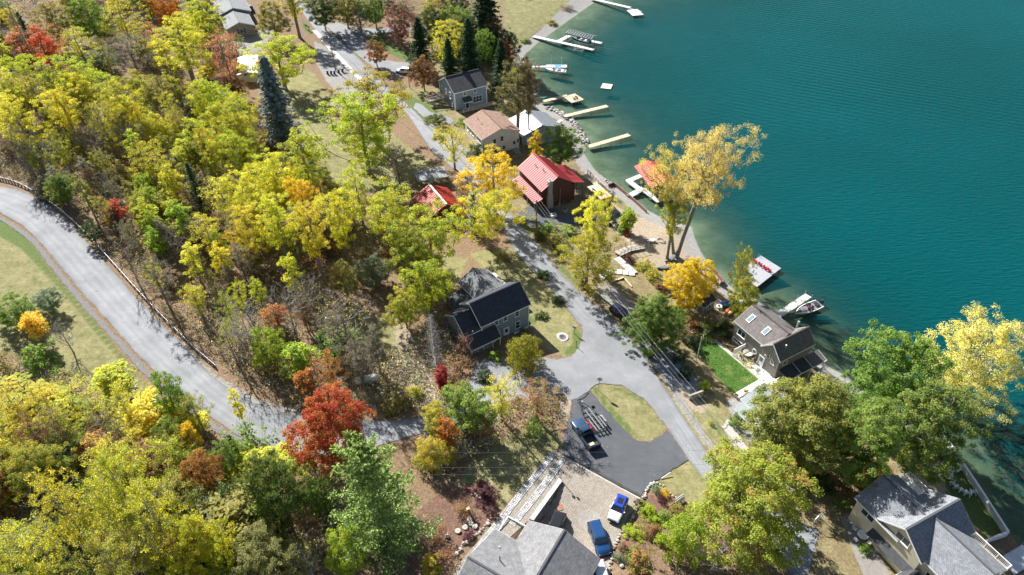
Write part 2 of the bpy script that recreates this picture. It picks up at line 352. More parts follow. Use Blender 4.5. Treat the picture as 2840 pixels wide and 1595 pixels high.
# ---------------------------------------------------------------- ground, lake, roads
def pxpoly(*a): return gpoly(a)
Z_DRY = [pxpoly((-40,600),(0,625),(60,655),(130,755),(200,835),(260,905),(330,985),(385,1045),(430,1090),(300,1110),(120,1010),(-60,960)),
 pxpoly((800,205),(860,190),(920,275),(930,330),(960,400),(1000,500),(960,590),(890,590),(850,520),(830,420),(800,320),(780,260)),
 pxpoly((1462,820),(1530,790),(1590,880),(1612,920),(1608,960),(1580,992),(1545,985),(1490,940),(1470,900)),
 pxpoly((1390,690),(1440,690),(1500,790),(1560,830),(1590,900),(1480,900),(1470,840),(1330,740),(1300,700)),
 pxpoly((1640,1078),(1660,1066),(1720,1070),(1790,1112),(1850,1187),(1840,1200),(1800,1224),(1770,1222),(1735,1195),(1700,1155),(1662,1112)),
 pxpoly((1825,1335),(1900,1280),(1945,1270),(1990,1340),(1950,1420),(1880,1410),(1850,1360),(1790,1350)),
 pxpoly((1270,1330),(1300,1290),(1440,1190),(1545,1180),(1565,1240),(1500,1290),(1400,1400),(1350,1450),(1290,1400)),
 pxpoly((1395,-60),(1700,-80),(1600,10),(1540,60),(1490,80),(1440,135),(1415,120),(1405,60)),
 pxpoly((1615,470),(1650,480),(1700,520),(1790,595),(1750,600),(1690,540)),
 pxpoly((1500,295),(1540,310),(1600,380),(1612,440),(1570,410),(1530,340)),
 pxpoly((1120,240),(1180,250),(1240,300),(1260,340),(1180,320),(1130,290)),
 pxpoly((1850,1120),(1960,1100),(2000,1130),(2080,1300),(2120,1400),(2060,1390),(1970,1250)),
 pxpoly((970,830),(1030,870),(1090,900),(1150,960),(1100,990),(1010,960),(950,900)),
 pxpoly((430,430),(520,420),(560,470),(500,500),(440,470)),
 pxpoly((1180,740),(1240,700),(1300,720),(1260,800),(1210,830)),
 pxpoly((1040,320),(1120,400),(1200,450),(1250,500),(1180,530),(1050,530),(950,520),(1000,400)),
 pxpoly((650,140),(720,130),(760,160),(720,180),(660,170))]
Z_GREEN = [pxpoly((1020,95),(1060,105),(1140,150),(1150,172),(1110,165),(1050,130)),
 pxpoly((-30,600),(20,610),(80,665),(150,755),(225,845),(300,935),(400,1050),(380,1050),(280,940),(200,845),(130,765),(60,690),(-30,640)),
 pxpoly((1640,1078),(1655,1072),(1690,1120),(1740,1175),(1770,1215),(1750,1215),(1700,1160)),
 pxpoly((1700,1070),(1760,1090),(1810,1130),(1800,1135),(1750,1100),(1700,1082)),
 pxpoly((1585,900),(1612,925),(1608,960),(1580,992),(1560,975),(1590,955)),
 pxpoly((1470,870),(1490,890),(1480,910),(1462,890)),
 pxpoly((1540,715),(1585,760),(1610,790),(1595,790),(1550,745)),
 pxpoly((1440,590),(1480,640),(1470,650),(1440,620)),
 pxpoly((840,50),(868,90),(862,100),(838,75)),
 pxpoly((965,125),(1015,160),(1012,175),(975,140)),
 pxpoly((1100,265),(1170,330),(1240,370),(1210,300),(1150,270)),
 pxpoly((2620,1250),(2740,1360),(2790,1470),(2740,1500),(2640,1380),(2600,1300)),
 pxpoly((1985,1165),(2020,1220),(2040,1250),(2020,1250),(1990,1200))]
Z_GRAVEL = [pxpoly((870,112),(905,130),(1010,240),(1000,262),(940,262),(905,225),(880,180)),
 pxpoly((925,245),(1050,240),(1040,320),(960,330),(915,290)),
 pxpoly((1180,330),(1300,420),(1330,480),(1290,470),(1200,380)),
 pxpoly((1640,800),(1700,790),(1780,860),(1730,880)),
 pxpoly((1840,1010),(1870,1060),(1930,1160),(1990,1250),(1960,1240),(1880,1120),(1835,1050)),
 pxpoly((1480,160),(1700,-60),(1640,-60),(1450,130)),
 pxpoly((2010,1110),(2060,1100),(2090,1200),(2150,1280),(2110,1270),(2040,1180)),
 pxpoly((490,935),(600,1040),(716,1108),(828,1140),(828,1158),(700,1128),(590,1062),(480,950)),
 pxpoly((640,110),(700,90),(740,70),(760,90),(720,140),(660,150))]
Z_LEAF = [pxpoly((1690,560),(1740,590),(1850,625),(1925,640),(1925,690),(1870,745),(1790,740),(1720,650),(1660,600)),
 pxpoly((1090,880),(1150,930),(1200,1060),(1230,1130),(1150,1120),(1110,1010)),
 pxpoly((1560,1095),(1590,1115),(1570,1180),(1540,1150)),
 pxpoly((200,480),(300,470),(360,560),(280,600)),
 pxpoly((1850,1060),(1960,1120),(1950,1150),(1880,1120)),
 pxpoly((2500,1270),(2640,1280),(2620,1380),(2500,1330)),
 pxpoly((0,1400),(100,1380),(120,1480),(0,1500))]
Z_MULCH = [pxpoly((1790,1370),(1900,1370),(1900,1440),(1830,1480),(1760,1590),(1700,1560),(1770,1420)),
 pxpoly((1290,1345),(1345,1335),(1380,1390),(1362,1450),(1300,1500),(1230,1580),(1130,1600),(1110,1480),(1180,1400),(1240,1350))]
WALL_A, WALL_B = gp(1555, 1333)[:2], gp(1474, 1444)[:2]
_h0 = height
def height(X, Y, d=None):
    """ground height, with the garage court cut down below the path wall"""
    X = np.asarray(X, float); Y = np.asarray(Y, float); z = _h0(X, Y, d)
    e = WALL_B-WALL_A; n = e/np.hypot(*e); t = ((X-WALL_A[0])*n[0]+(Y-WALL_A[1])*n[1])/np.hypot(*e)
    s = -(X-WALL_A[0])*n[1]*-1-(Y-WALL_A[1])*n[0]*1
    s = (X-WALL_A[0])*-n[1]+(Y-WALL_A[1])*n[0]
    c = 1.6*np.clip(t, 0, 1.1)*np.clip((s+.15)/.5, 0, 1)*np.clip((13-s)/7, 0, 1)*np.clip((3.2-t)/1.0, 0, 1)
    return z-c
def build_ground():
    xs = np.arange(-215, 130, 1.0); ys = np.arange(14, 330, 1.0)
    X, Y = np.meshgrid(xs, ys); X = X.ravel(); Y = Y.ravel(); nx, ny = len(xs), len(ys)
    d = shore_dist(X, Y); Z = height(X, Y, d)
    rng = np.random.default_rng(3)
    Z = Z + np.where(d > 1.0, rng.normal(0, .03, len(Z)), 0)*0.6
    def mask(polys, w=1.2):
        m = np.zeros(len(X))
        for p in polys:
            A = np.array(p); k = (X > A[:, 0].min()-4) & (X < A[:, 0].max()+4) & (Y > A[:, 1].min()-4) & (Y < A[:, 1].max()+4)
            if k.any(): m[k] = np.maximum(m[k], np.clip(.5-poly_sd(X[k], Y[k], p)/(2*w), 0, 1))
        return m
    beach = np.clip(1-np.abs(d-1.2)/3.9, 0, 1)*np.clip((d+2.5)/2.5, 0, 1)
    beach *= np.where(Y < 62, .25, 1)
    A = np.stack([mask(Z_DRY), mask(Z_GREEN, .8), np.maximum(mask(Z_GRAVEL, .7), beach*1.25), np.ones(len(X))], 1)
    B = np.stack([mask(Z_LEAF, 1.6), mask(Z_MULCH, .8), np.clip(-d/1.5+.5, 0, 1), np.ones(len(X))], 1)
    # yards near the lake are grassy by default, the hill is leaf litter
    A[:, 0] = np.maximum(A[:, 0], np.where((d > 4) & (d < 34), .5, 0))
    # skirt: push the outermost ring far out so the sheet reaches past every view
    I = np.arange(nx*ny).reshape(ny, nx)
    xs2 = np.concatenate([[-2500], xs[1:-1], [2500]]); ys2 = np.concatenate([[-600], ys[1:-1], [3500]])
    X2, Y2 = np.meshgrid(xs2, ys2); X2 = X2.ravel(); Y2 = Y2.ravel()
    F = np.stack([I[:-1, :-1], I[:-1, 1:], I[1:, 1:], I[1:, :-1]], -1).reshape(-1, 4)
    me = bpy.data.meshes.new('ground'); me.from_pydata(np.stack([X2, Y2, Z], 1).tolist(), [], F.tolist())
    for nm, a in (('cover_a', A), ('cover_b', B)):
        at_ = me.attributes.new(nm, 'FLOAT_COLOR', 'POINT'); at_.data.foreach_set('color', a.astype(np.float32).ravel())
    me.polygons.foreach_set('use_smooth', [True]*len(me.polygons)); me.materials.append(ground_mat()); me.update()
    tag(link('ground', me), kind='structure')
def ground_mat():
    m = bpy.data.materials.new('ground'); m.use_nodes = True; nt = m.node_tree; L = nt.links.new; bs = nt.nodes['Principled BSDF']
    bs.inputs['Roughness'].default_value = .95; bs.inputs['Specular IOR Level'].default_value = .1
    tc = _n(nt, 'ShaderNodeTexCoord')
    def noise(s, d=6, r=.65):
        n = _n(nt, 'ShaderNodeTexNoise'); n.inputs['Scale'].default_value = s; n.inputs['Detail'].default_value = d; n.inputs['Roughness'].default_value = r; L(tc.outputs['Object'], n.inputs[0]); return n.outputs[0]
    big, mid, fine, vfine = noise(.12, 5), noise(.6), noise(2.6, 8, .7), noise(9, 6, .75)
    def ramp(f, stops):
        r = _n(nt, 'ShaderNodeValToRGB'); e = r.color_ramp.elements
        e[0].position, e[0].color = stops[0][0], (*stops[0][1], 1); e[1].position, e[1].color = stops[-1][0], (*stops[-1][1], 1)
        for p, c in stops[1:-1]: q = e.new(p); q.color = (*c, 1)
        L(f, r.inputs[0]); return r.outputs[0]
    def addn(a, b, w):
        x = _n(nt, 'ShaderNodeMath', operation='MULTIPLY_ADD'); L(b, x.inputs[0]); x.inputs[1].default_value = w; L(a, x.inputs[2]); return x.outputs[0]
    def mix(f, a, b):
        x = _n(nt, 'ShaderNodeMixRGB'); L(f, x.inputs[0]); L(a, x.inputs[1]); L(b, x.inputs[2]); return x.outputs[0]
    def avg(a, b, wa=.5):
        x = _n(nt, 'ShaderNodeMath', operation='MULTIPLY'); L(a, x.inputs[0]); x.inputs[1].default_value = wa
        y = _n(nt, 'ShaderNodeMath', operation='MULTIPLY_ADD'); L(b, y.inputs[0]); y.inputs[1].default_value = 1-wa; L(x.outputs[0], y.inputs[2]); return y.outputs[0]
    f1 = avg(fine, mid); f2 = avg(vfine, fine, .6); f3 = avg(vfine, big, .55)
    litter = ramp(f2, [(.34, (.055, .04, .028)), (.46, (.14, .095, .06)), (.56, (.24, .165, .1)), (.66, (.34, .27, .17))])
    dry = ramp(f1, [(.32, (.08, .095, .038)), (.45, (.155, .15, .066)), (.57, (.23, .205, .102)), (.7, (.31, .275, .15))])
    green = ramp(f2, [(.34, (.045, .075, .02)), (.5, (.085, .12, .035)), (.64, (.165, .18, .07))])
    gravel = ramp(f2, [(.32, (.09, .085, .08)), (.47, (.2, .192, .18)), (.56, (.28, .27, .25)), (.68, (.42, .4, .37))])
    leaf = ramp(f2, [(.36, (.13, .1, .07)), (.47, (.25, .2, .145)), (.57, (.36, .3, .225)), (.67, (.52, .45, .36))])
    mulch = ramp(f2, [(.35, (.05, .035, .028)), (.48, (.12, .075, .055)), (.56, (.2, .115, .08)), (.66, (.38, .22, .15))])
    bed = ramp(f3, [(.33, (.035, .055, .03)), (.44, (.085, .105, .062)), (.53, (.145, .16, .1)), (.64, (.25, .255, .18))])
    aa = _n(nt, 'ShaderNodeAttribute'); aa.attribute_name = 'cover_a'; ab = _n(nt, 'ShaderNodeAttribute'); ab.attribute_name = 'cover_b'
    sa = _n(nt, 'ShaderNodeSeparateColor'); L(aa.outputs['Color'], sa.inputs[0]); sb = _n(nt, 'ShaderNodeSeparateColor'); L(ab.outputs['Color'], sb.inputs[0])
    def edge(mk, w=.16, amp=.9):
        a = _n(nt, 'ShaderNodeMath', operation='SUBTRACT'); L(f1, a.inputs[0]); a.inputs[1].default_value = .5
        x = addn(mk, a.outputs[0], amp); r = _n(nt, 'ShaderNodeMapRange', interpolation_type='SMOOTHSTEP'); r.inputs[1].default_value = .5-w; r.inputs[2].default_value = .5+w; L(x, r.inputs[0]); return r.outputs[0]
    c = litter
    for mk, col in ((sa.outputs[0], dry), (sb.outputs[0], leaf), (sa.outputs[1], green), (sb.outputs[1], mulch), (sa.outputs[2], gravel), (sb.outputs[2], bed)):
        c = mix(edge(mk), c, col)
    L(c, bs.inputs['Base Color'])
    b = _n(nt, 'ShaderNodeBump'); b.inputs['Strength'].default_value = .8; b.inputs['Distance'].default_value = .12; L(f2, b.inputs['Height']); L(b.outputs[0], bs.inputs['Normal'])
    return m
def build_lake():
    xs = np.concatenate([[-2500, -400], np.arange(-20, 330, 2.5), [600, 2500]]); ys = np.concatenate([[-600, -50], np.arange(16, 470, 2.5), [900, 3500]])
    X, Y = np.meshgrid(xs, ys); X = X.ravel(); Y = Y.ravel(); nx, ny = len(xs), len(ys)
    D = np.clip(-height(np.clip(X, -30, 330), np.clip(Y, 14, 420)), 0, 14)
    I = np.arange(nx*ny).reshape(ny, nx); F = np.stack([I[:-1, :-1], I[:-1, 1:], I[1:, 1:], I[1:, :-1]], -1).reshape(-1, 4)
    me = bpy.data.meshes.new('lake'); me.from_pydata(np.stack([X, Y, 0*X], 1).tolist(), [], F.tolist())
    a = me.attributes.new('depth', 'FLOAT', 'POINT'); a.data.foreach_set('value', D.astype(np.float32))
    m = bpy.data.materials.new('lake_water'); m.use_nodes = True; nt = m.node_tree; L = nt.links.new; nt.nodes.clear()
    out = _n(nt, 'ShaderNodeOutputMaterial'); at_ = _n(nt, 'ShaderNodeAttribute'); at_.attribute_name = 'depth'
    tc = _n(nt, 'ShaderNodeTexCoord')
    # depth -> opacity of the blue-green water body
    e = _n(nt, 'ShaderNodeMath', operation='MULTIPLY'); e.inputs[1].default_value = -.55; L(at_.outputs['Fac'], e.inputs[0])
    ex = _n(nt, 'ShaderNodeMath', operation='EXPONENT'); L(e.outputs[0], ex.inputs[0])
    op = _n(nt, 'ShaderNodeMath', operation='SUBTRACT'); op.inputs[0].default_value = 1; L(ex.outputs[0], op.inputs[1])
    tr = _n(nt, 'ShaderNodeBsdfTransparent'); tr.inputs[0].default_value = (.86, .97, .94, 1)
    n1 = _n(nt, 'ShaderNodeTexNoise'); n1.inputs['Scale'].default_value = .018; n1.inputs['Detail'].default_value = 4; L(tc.outputs['Object'], n1.inputs[0])
    rc = _n(nt, 'ShaderNodeValToRGB'); rc.color_ramp.elements[0].position = .35; rc.color_ramp.elements[1].position = .7
    rc.color_ramp.elements[0].color = (.0006, .046, .05, 1); rc.color_ramp.elements[1].color = (.0008, .056, .063, 1); L(n1.outputs[0], rc.inputs[0])
    # ripples: wind waves plus a faint long wake
    mp = _n(nt, 'ShaderNodeMapping'); mp.inputs['Rotation'].default_value = (0, 0, math.radians(-14)); mp.inputs['Scale'].default_value = (.45, 1.9, 1); L(tc.outputs['Object'], mp.inputs[0])
    w1 = _n(nt, 'ShaderNodeTexNoise'); w1.inputs['Scale'].default_value = .85; w1.inputs['Detail'].default_value = 5; w1.inputs['Roughness'].default_value = .6; w1.inputs['Distortion'].default_value = .4; L(mp.outputs[0], w1.inputs[0])
    mp2 = _n(nt, 'ShaderNodeMapping'); mp2.inputs['Rotation'].default_value = (0, 0, math.radians(28)); L(tc.outputs['Object'], mp2.inputs[0])
    w2 = _n(nt, 'ShaderNodeTexWave'); w2.inputs['Scale'].default_value = .14; w2.inputs['Distortion'].default_value = 2.2; w2.inputs['Detail'].default_value = 2; w2.inputs['Detail Scale'].default_value = .25; w2.bands_direction = 'Y'; L(mp2.outputs[0], w2.inputs[0])
    ms = _n(nt, 'ShaderNodeTexNoise'); ms.inputs['Scale'].default_value = .012; ms.inputs['Detail'].default_value = 1; L(tc.outputs['Object'], ms.inputs[0])
    mr = _n(nt, 'ShaderNodeMapRange'); mr.inputs[1].default_value = .45; mr.inputs[2].default_value = .65; mr.inputs[3].default_value = 0.05; mr.inputs[4].default_value = .5; L(ms.outputs[0], mr.inputs[0])
    wm = _n(nt, 'ShaderNodeMath', operation='MULTIPLY_ADD'); L(w2.outputs['Fac'], wm.inputs[0]); L(mr.outputs[0], wm.inputs[1]); L(w1.outputs[0], wm.inputs[2])
    b = _n(nt, 'ShaderNodeBump'); b.inputs['Strength'].default_value = 1.0; b.inputs['Distance'].default_value = .3; L(wm.outputs[0], b.inputs['Height'])
    df = _n(nt, 'ShaderNodeBsdfDiffuse'); L(rc.outputs[0], df.inputs[0]); L(b.outputs[0], df.inputs['Normal'])
    mx = _n(nt, 'ShaderNodeMixShader'); L(op.outputs[0], mx.inputs[0]); L(tr.outputs[0], mx.inputs[1]); L(df.outputs[0], mx.inputs[2])
    gl = _n(nt, 'ShaderNodeBsdfGlossy'); gl.inputs['Roughness'].default_value = .12; L(b.outputs[0], gl.inputs['Normal'])
    fr = _n(nt, 'ShaderNodeFresnel'); fr.inputs[0].default_value = 1.33; L(b.outputs[0], fr.inputs['Normal'])
    pz = _n(nt, 'ShaderNodeMath', operation='MULTIPLY'); pz.inputs[1].default_value = .2; L(fr.outputs[0], pz.inputs[0])      # seen through a polarising filter
    m2 = _n(nt, 'ShaderNodeMixShader'); L(pz.outputs[0], m2.inputs[0]); L(mx.outputs[0], m2.inputs[1]); L(gl.outputs[0], m2.inputs[2]); L(m2.outputs[0], out.inputs[0])
    me.materials.append(m); me.update(); tag(link('lake', me), kind='structure')
build_ground(); build_lake()
def paved(name, poly, mat, dz, step=1.5): return tag(link(name, sheet_mesh(name, jag(poly) if mat in (M_ROAD, M_DRIVE, M_PALEG, M_PATH, M_GG) else poly, mat, dz, step)), kind='structure')
M_PALEG = pm('limestone_shoulder', (.5, .47, .42), (.36, .34, .3), scale=1.4, rough=.95, bump=.4, bscale=14)
M_PATH = pm('crushed_stone', (.36, .34, .31), (.27, .26, .24), scale=2.5, rough=.95, bump=.4, bscale=16)
M_GG = pm('grey_gravel', (.09, .09, .092), (.17, .165, .16), scale=5, rough=.95, bump=.5, bscale=16)
MAIN_L = [(800,-30),(833,28),(872,80),(915,135),(962,188),(1040,250),(1123,311),(1194,415),(1280,490),(1370,600),(1408,662),(1455,730),(1523,796),(1611,906),(1690,985),(1773,1062),(1852,1189),(1920,1290),(2030,1420),(2150,1545),(2230,1640)]
MAIN_R = [(828,-30),(858,28),(900,72),(960,127),(1012,179),(1080,245),(1147,305),(1222,388),(1310,475),(1410,585),(1461,645),(1509,700),(1572,773),(1650,845),(1741,930),(1785,990),(1826,1050),(1950,1238),(2010,1320),(2110,1400),(2272,1473),(2401,1595),(2460,1680)]
HILL_U = [(-90,505),(0,516),(86,540),(173,599),(242,671),(346,789),(440,888),(501,950),(600,1053),(714,1122),(828,1152),(960,1165),(1071,1167),(1223,1145),(1290,1100)]
HILL_D = [(-90,568),(0,591),(88,649),(165,737),(246,833),(346,943),(391,993),(456,1055),(592,1163),(699,1227),(824,1265),(960,1262),(1067,1232),(1170,1202),(1300,1160)]
tag(link('main_road', lane_mesh('main_road', MAIN_L, MAIN_R, M_LANE, .05)), kind='structure')
tag(link('hill_road', lane_mesh('hill_road', HILL_U, HILL_D, M_LANE, .058)), kind='structure')
paved('road_junction', gpoly([(1614,908),(1616,935),(1606,965),(1585,990),(1545,997),(1500,992),(1440,1000),(1380,990),(1345,995),(1322,1012),(1308,1048),(1285,1082),(1223,1145),(1175,1203),(1250,1185),(1330,1140),(1420,1110),(1500,1100),(1560,1093),(1588,1112),(1634,1084),(1644,1073),(1665,1064),(1722,1068),(1792,1110),(1852,1187),(1880,1200),(1826,1050),(1741,930),(1660,850)]), M_ROAD, .066)
paved('sealed_driveway', gpoly([(1585,1112),(1578,1163),(1566,1200),(1558,1256),(1600,1280),(1660,1311),(1720,1343),(1777,1374),(1807,1340),(1860,1306),(1909,1276),(1880,1232),(1852,1193),(1838,1205),(1803,1226),(1768,1224),(1735,1197),(1698,1155),(1660,1112),(1638,1086)]), M_DRIVE, .075)
LINEM = pm('road_paint', (.75, .75, .72), (.55, .55, .53), scale=2.5, rough=.7)
def stripe(px, w, name, mat, dz):
    P = smooth_poly(gpoly(px), 6, False); Lf, Rt = [], []
    for i, p in enumerate(P):
        t = P[min(i+1, len(P)-1)]-P[max(i-1, 0)]; t = t/np.hypot(*t); n = np.array([-t[1], t[0]]); Lf.append(p+n*w/2); Rt.append(p-n*w/2)
    return paved(name, Lf+Rt[::-1], mat, dz)
M_PALEG = pm('limestone_shoulder', (.56, .53, .47), (.4, .38, .34), scale=1.4, rough=.95, bump=.4, bscale=14)
stripe([(872,84),(905,122),(945,165),(985,207),(1030,247)], 1.5, 'gravel_shoulder', M_PALEG, .062)
stripe([(-60,589),(0,606),(84,662),(158,752),(238,848),(338,958),(384,1008),(448,1072),(585,1180),(697,1238)], .8, 'gravel_shoulder', M_GG, .064)
M_PATH = pm('crushed_stone', (.36, .34, .31), (.27, .26, .24), scale=2.5, rough=.95, bump=.4, bscale=16)
# side drives off the main road
paved('side_driveway', gpoly([(962,120),(900,70),(930,62),(985,78),(1060,80),(1140,70),(1140,82),(1060,95),(1000,100),(1030,115),(1012,140)]), M_ROAD, .045)
paved('side_driveway', gpoly([(960,126),(965,108),(1010,100),(1030,130),(1060,165),(1100,172),(1150,175),(1150,205),(1090,210),(1040,190)]), M_ROAD, .047)
paved('side_driveway', gpoly([(1147,300),(1152,285),(1170,290),(1195,312),(1230,318),(1260,335),(1250,345),(1215,332),(1175,325)]), M_ROAD, .044)
paved('side_driveway', gpoly([(1470,628),(1440,590),(1490,555),(1560,590),(1640,600),(1720,590),(1722,606),(1640,625),(1560,622)]), M_DRIVE, .047)
paved('parking_bay', gpoly([(1755,955),(1790,945),(1870,970),(1945,1075),(1920,1095),(1850,1060)]), M_ROAD, .056)
paved('garden_path', gpoly([(2003,1185),(2018,1160),(2034,1170),(2052,1210),(2080,1250),(2104,1268),(2110,1300),(2080,1290),(2040,1245)]), M_PATH, .05)
# block-paved court, drain channel and path
M_PAVER = brickm('paver', (.38, .325, .26), (.27, .24, .205), (.1, .09, .075), .26, .17, .024, bump=.8, rz=.5, noise=.18)
M_PAVERW = brickm('pale_paver', (.66, .66, .66), (.5, .51, .52), (.2, .2, .2), .3, .2, .02, bump=.9, rz=.85, noise=.2)
paved('paver_court', gpoly([(1562,1268),(1775,1381),(1772,1392),(1724,1468),(1692,1536),(1683,1620),(1480,1620),(1474,1440),(1556,1332),(1545,1290)]), M_PAVER, .06, 1.0)
paved('paver_path', gpoly([(1536,1248),(1557,1262),(1545,1290),(1551,1329),(1467,1443),(1404,1500),(1290,1640),(1240,1640),(1265,1573),(1363,1457),(1440,1360),(1513,1270)]), M_PAVER, .05, 1.0)
M_DRAIN = pm('drain_grate', (.03, .025, .025), (.05, .045, .04), rough=.8)
stripe([(1559,1259),(1660,1314),(1777,1377)], .34, 'drain_channel', M_DRAIN, .1)
stripe([(1557,1264),(1658,1320),(1775,1384)], .22, 'drain_edging', M_CONC, .096)
def paver_track(px):
    # two wheel tracks of pale blocks, far too many to pick apart: one joined piece of real blocks
    P = smooth_poly(gpoly(px), 10, False); mb = MB(); r = random.Random(3); ds = [0]
    for a, b in zip(P[:-1], P[1:]): ds.append(ds[-1]+float(np.hypot(*(b-a))))
    PX, PY = [p[0] for p in P], [p[1] for p in P]; t = .1
    while t < ds[-1]:
        x, y = np.interp(t, ds, PX), np.interp(t, ds, PY); x2, y2 = np.interp(t+.3, ds, PX), np.interp(t+.3, ds, PY); an = math.atan2(y2-y, x2-x)
        for k in range(4):
            o = (k-1.5)*.245+r.uniform(-.012, .012); w = r.uniform(.17, .2); l = r.uniform(.18, .265); qx, qy = x-math.sin(an)*o, y+math.cos(an)*o
            mb.box((qx, qy, gz(qx, qy)+.085), (l, w, .05+r.uniform(0, .02)), an+r.uniform(-.05, .05), r.randrange(3))
        t += .305
    return tag(mb.build('paver_track', [pm('pale_block', (.44, .44, .44), (.38, .38, .38), rough=.85), pm('pale_block_grey', (.3, .31, .32), rough=.85), pm('pale_block_white', (.52, .52, .52), rough=.85)]), kind='stuff')
paver_track([(1532,1262),(1490,1315),(1440,1376),(1385,1448),(1330,1520),(1262,1620)]); paver_track([(1560,1275),(1530,1318),(1490,1370),(1450,1420),(1420,1455)])
# round rosette of setts in the court
def rosette():
    c = gp(1636, 1444); mb = MB(); cx, cy = c[0], c[1]
    for i in range(1, 10):
        r = i*.155; n = max(5, int(2*math.pi*r/.2))
        for k in range(n):
            a0 = 2*math.pi*(k+.1)/n; a1 = 2*math.pi*(k+.9)/n; r0, r1 = r-.055, r+.055
            q = [(cx+rr*math.cos(a), cy+rr*math.sin(a)) for rr, a in ((r0, a0), (r1, a0), (r1, a1), (r0, a1))]
            mb.prism(q, [gz(*p)+.05 for p in q], [gz(*p)+.085 for p in q])
    tag(mb.build('paving_rosette', pm('pale_sett', (.38, .36, .33), (.27, .26, .24), scale=5, rough=.9)), kind='stuff')
rosette()
# ---------------------------------------------------------------- trees: skeleton of limbs, leaves on the limb ends
def leaf_mat(name, transl=.55, gloss=.012):
    m = bpy.data.materials.new(name); m.use_nodes = True; nt = m.node_tree; L = nt.links.new; nt.nodes.clear()
    out = _n(nt, 'ShaderNodeOutputMaterial')
    a = _n(nt, 'ShaderNodeAttribute', attribute_type='OBJECT'); a.attribute_name = 'leaf_colour'
    b = _n(nt, 'ShaderNodeAttribute', attribute_type='OBJECT'); b.attribute_name = 'leaf_colour_second'
    t = _n(nt, 'ShaderNodeAttribute'); t.attribute_name = 'tint'
    sh = _n(nt, 'ShaderNodeAttribute', attribute_type='OBJECT'); sh.attribute_name = 'second_share'; ad = _n(nt, 'ShaderNodeMath', operation='ADD'); L(t.outputs['Fac'], ad.inputs[0]); L(sh.outputs['Fac'], ad.inputs[1])
    ms = _n(nt, 'ShaderNodeMapRange', interpolation_type='SMOOTHSTEP'); ms.inputs[1].default_value = .8; ms.inputs[2].default_value = 1.2; L(ad.outputs[0], ms.inputs[0])
    mx = _n(nt, 'ShaderNodeMixRGB'); L(ms.outputs[0], mx.inputs[0]); L(a.outputs['Color'], mx.inputs[1]); L(b.outputs['Color'], mx.inputs[2])
    v = _n(nt, 'ShaderNodeAttribute'); v.attribute_name = 'shade'
    hs = _n(nt, 'ShaderNodeHueSaturation'); L(mx.outputs[0], hs.inputs['Color']); L(v.outputs['Fac'], hs.inputs['Value'])
    df = _n(nt, 'ShaderNodeBsdfDiffuse'); tr = _n(nt, 'ShaderNodeBsdfTranslucent'); L(hs.outputs[0], df.inputs[0]); L(hs.outputs[0], tr.inputs[0])
    m1 = _n(nt, 'ShaderNodeMixShader'); m1.inputs[0].default_value = transl; L(df.outputs[0], m1.inputs[1]); L(tr.outputs[0], m1.inputs[2])
    gl = _n(nt, 'ShaderNodeBsdfGlossy'); gl.inputs['Roughness'].default_value = .65
    m2 = _n(nt, 'ShaderNodeMixShader'); m2.inputs[0].default_value = gloss; L(m1.outputs[0], m2.inputs[1]); L(gl.outputs[0], m2.inputs[2]); L(m2.outputs[0], out.inputs[0])
    return m
M_LEAF = leaf_mat('leaf'); M_NEEDLE = leaf_mat('needle', .2, .008)
M_BARK = pm('bark', (.17, .15, .13), (.27, .24, .21), scale=4, rough=.95, bump=.6, stretch=(1, 1, .25))
M_BARKPALE = pm('pale_bark', (.36, .34, .31), (.24, .225, .205), scale=4, rough=.95, bump=.5)
M_BARKDARK = pm('dark_bark', (.06, .05, .042), (.1, .085, .07), scale=4, rough=.95, bump=.6)
def leaf_mesh(name, P, N, T, ln, wd, tint, shade, mat):
    """one kite-shaped leaf (or leaf spray) per row; N normal, T direction"""
    n = len(P); T = T-N*(T*N).sum(1, keepdims=True); T /= np.linalg.norm(T, axis=1, keepdims=True)+1e-9; S = np.cross(N, T)
    ln = ln[:, None]; wd = wd[:, None]
    V = np.stack([P-T*ln*.5, P-T*ln*.02+S*wd*.5+N*wd*.12, P+T*ln*.5, P-T*ln*.02-S*wd*.5+N*wd*.12], 1).reshape(-1, 3)
    me = bpy.data.meshes.new(name); me.vertices.add(4*n); me.vertices.foreach_set('co', V.astype(np.float32).ravel())
    me.loops.add(4*n); me.loops.foreach_set('vertex_index', np.arange(4*n, dtype=np.int32))
    me.polygons.add(n); me.polygons.foreach_set('loop_start', np.arange(0, 4*n, 4, dtype=np.int32)); me.polygons.foreach_set('loop_total', np.full(n, 4, np.int32))
    me.materials.append(mat); me.update(calc_edges=True)
    for nm, a in (('tint', tint), ('shade', shade)):
        q = me.attributes.new(nm, 'FLOAT', 'FACE'); q.data.foreach_set('value', np.asarray(a, np.float32))
    return me
def unit(v): return v/(np.linalg.norm(v, axis=-1, keepdims=True)+1e-9)
def leaves_at(rng, C, nl, rc, ll, lw, axis_c, flat=.65, up=.75, out=.55, droop=.25):
    """nl leaves round every cluster centre"""
    k = len(C); rcs = rc*rng.uniform(.6, 1.35, k); cnt = rng.poisson(nl*(rcs/rc)**1.6)
    idx = np.repeat(np.arange(k), cnt); n = len(idx)
    q = unit(rng.normal(size=(n, 3)))*rng.random((n, 1))**.45; q[:, 2] *= flat
    P = C[idx]+q*rcs[idx, None]
    o = unit(P-axis_c); N = unit(o*out+np.array([0, 0, up])+q*.5+rng.normal(size=(n, 3))*.55)
    T = unit(o+rng.normal(size=(n, 3))*.8-np.array([0, 0, droop]))
    ct = rng.random(k)
    return P, N, T, ll*rng.uniform(.6, 1.35, n), lw*rng.uniform(.6, 1.35, n), idx, ct, q
PROTO = {}
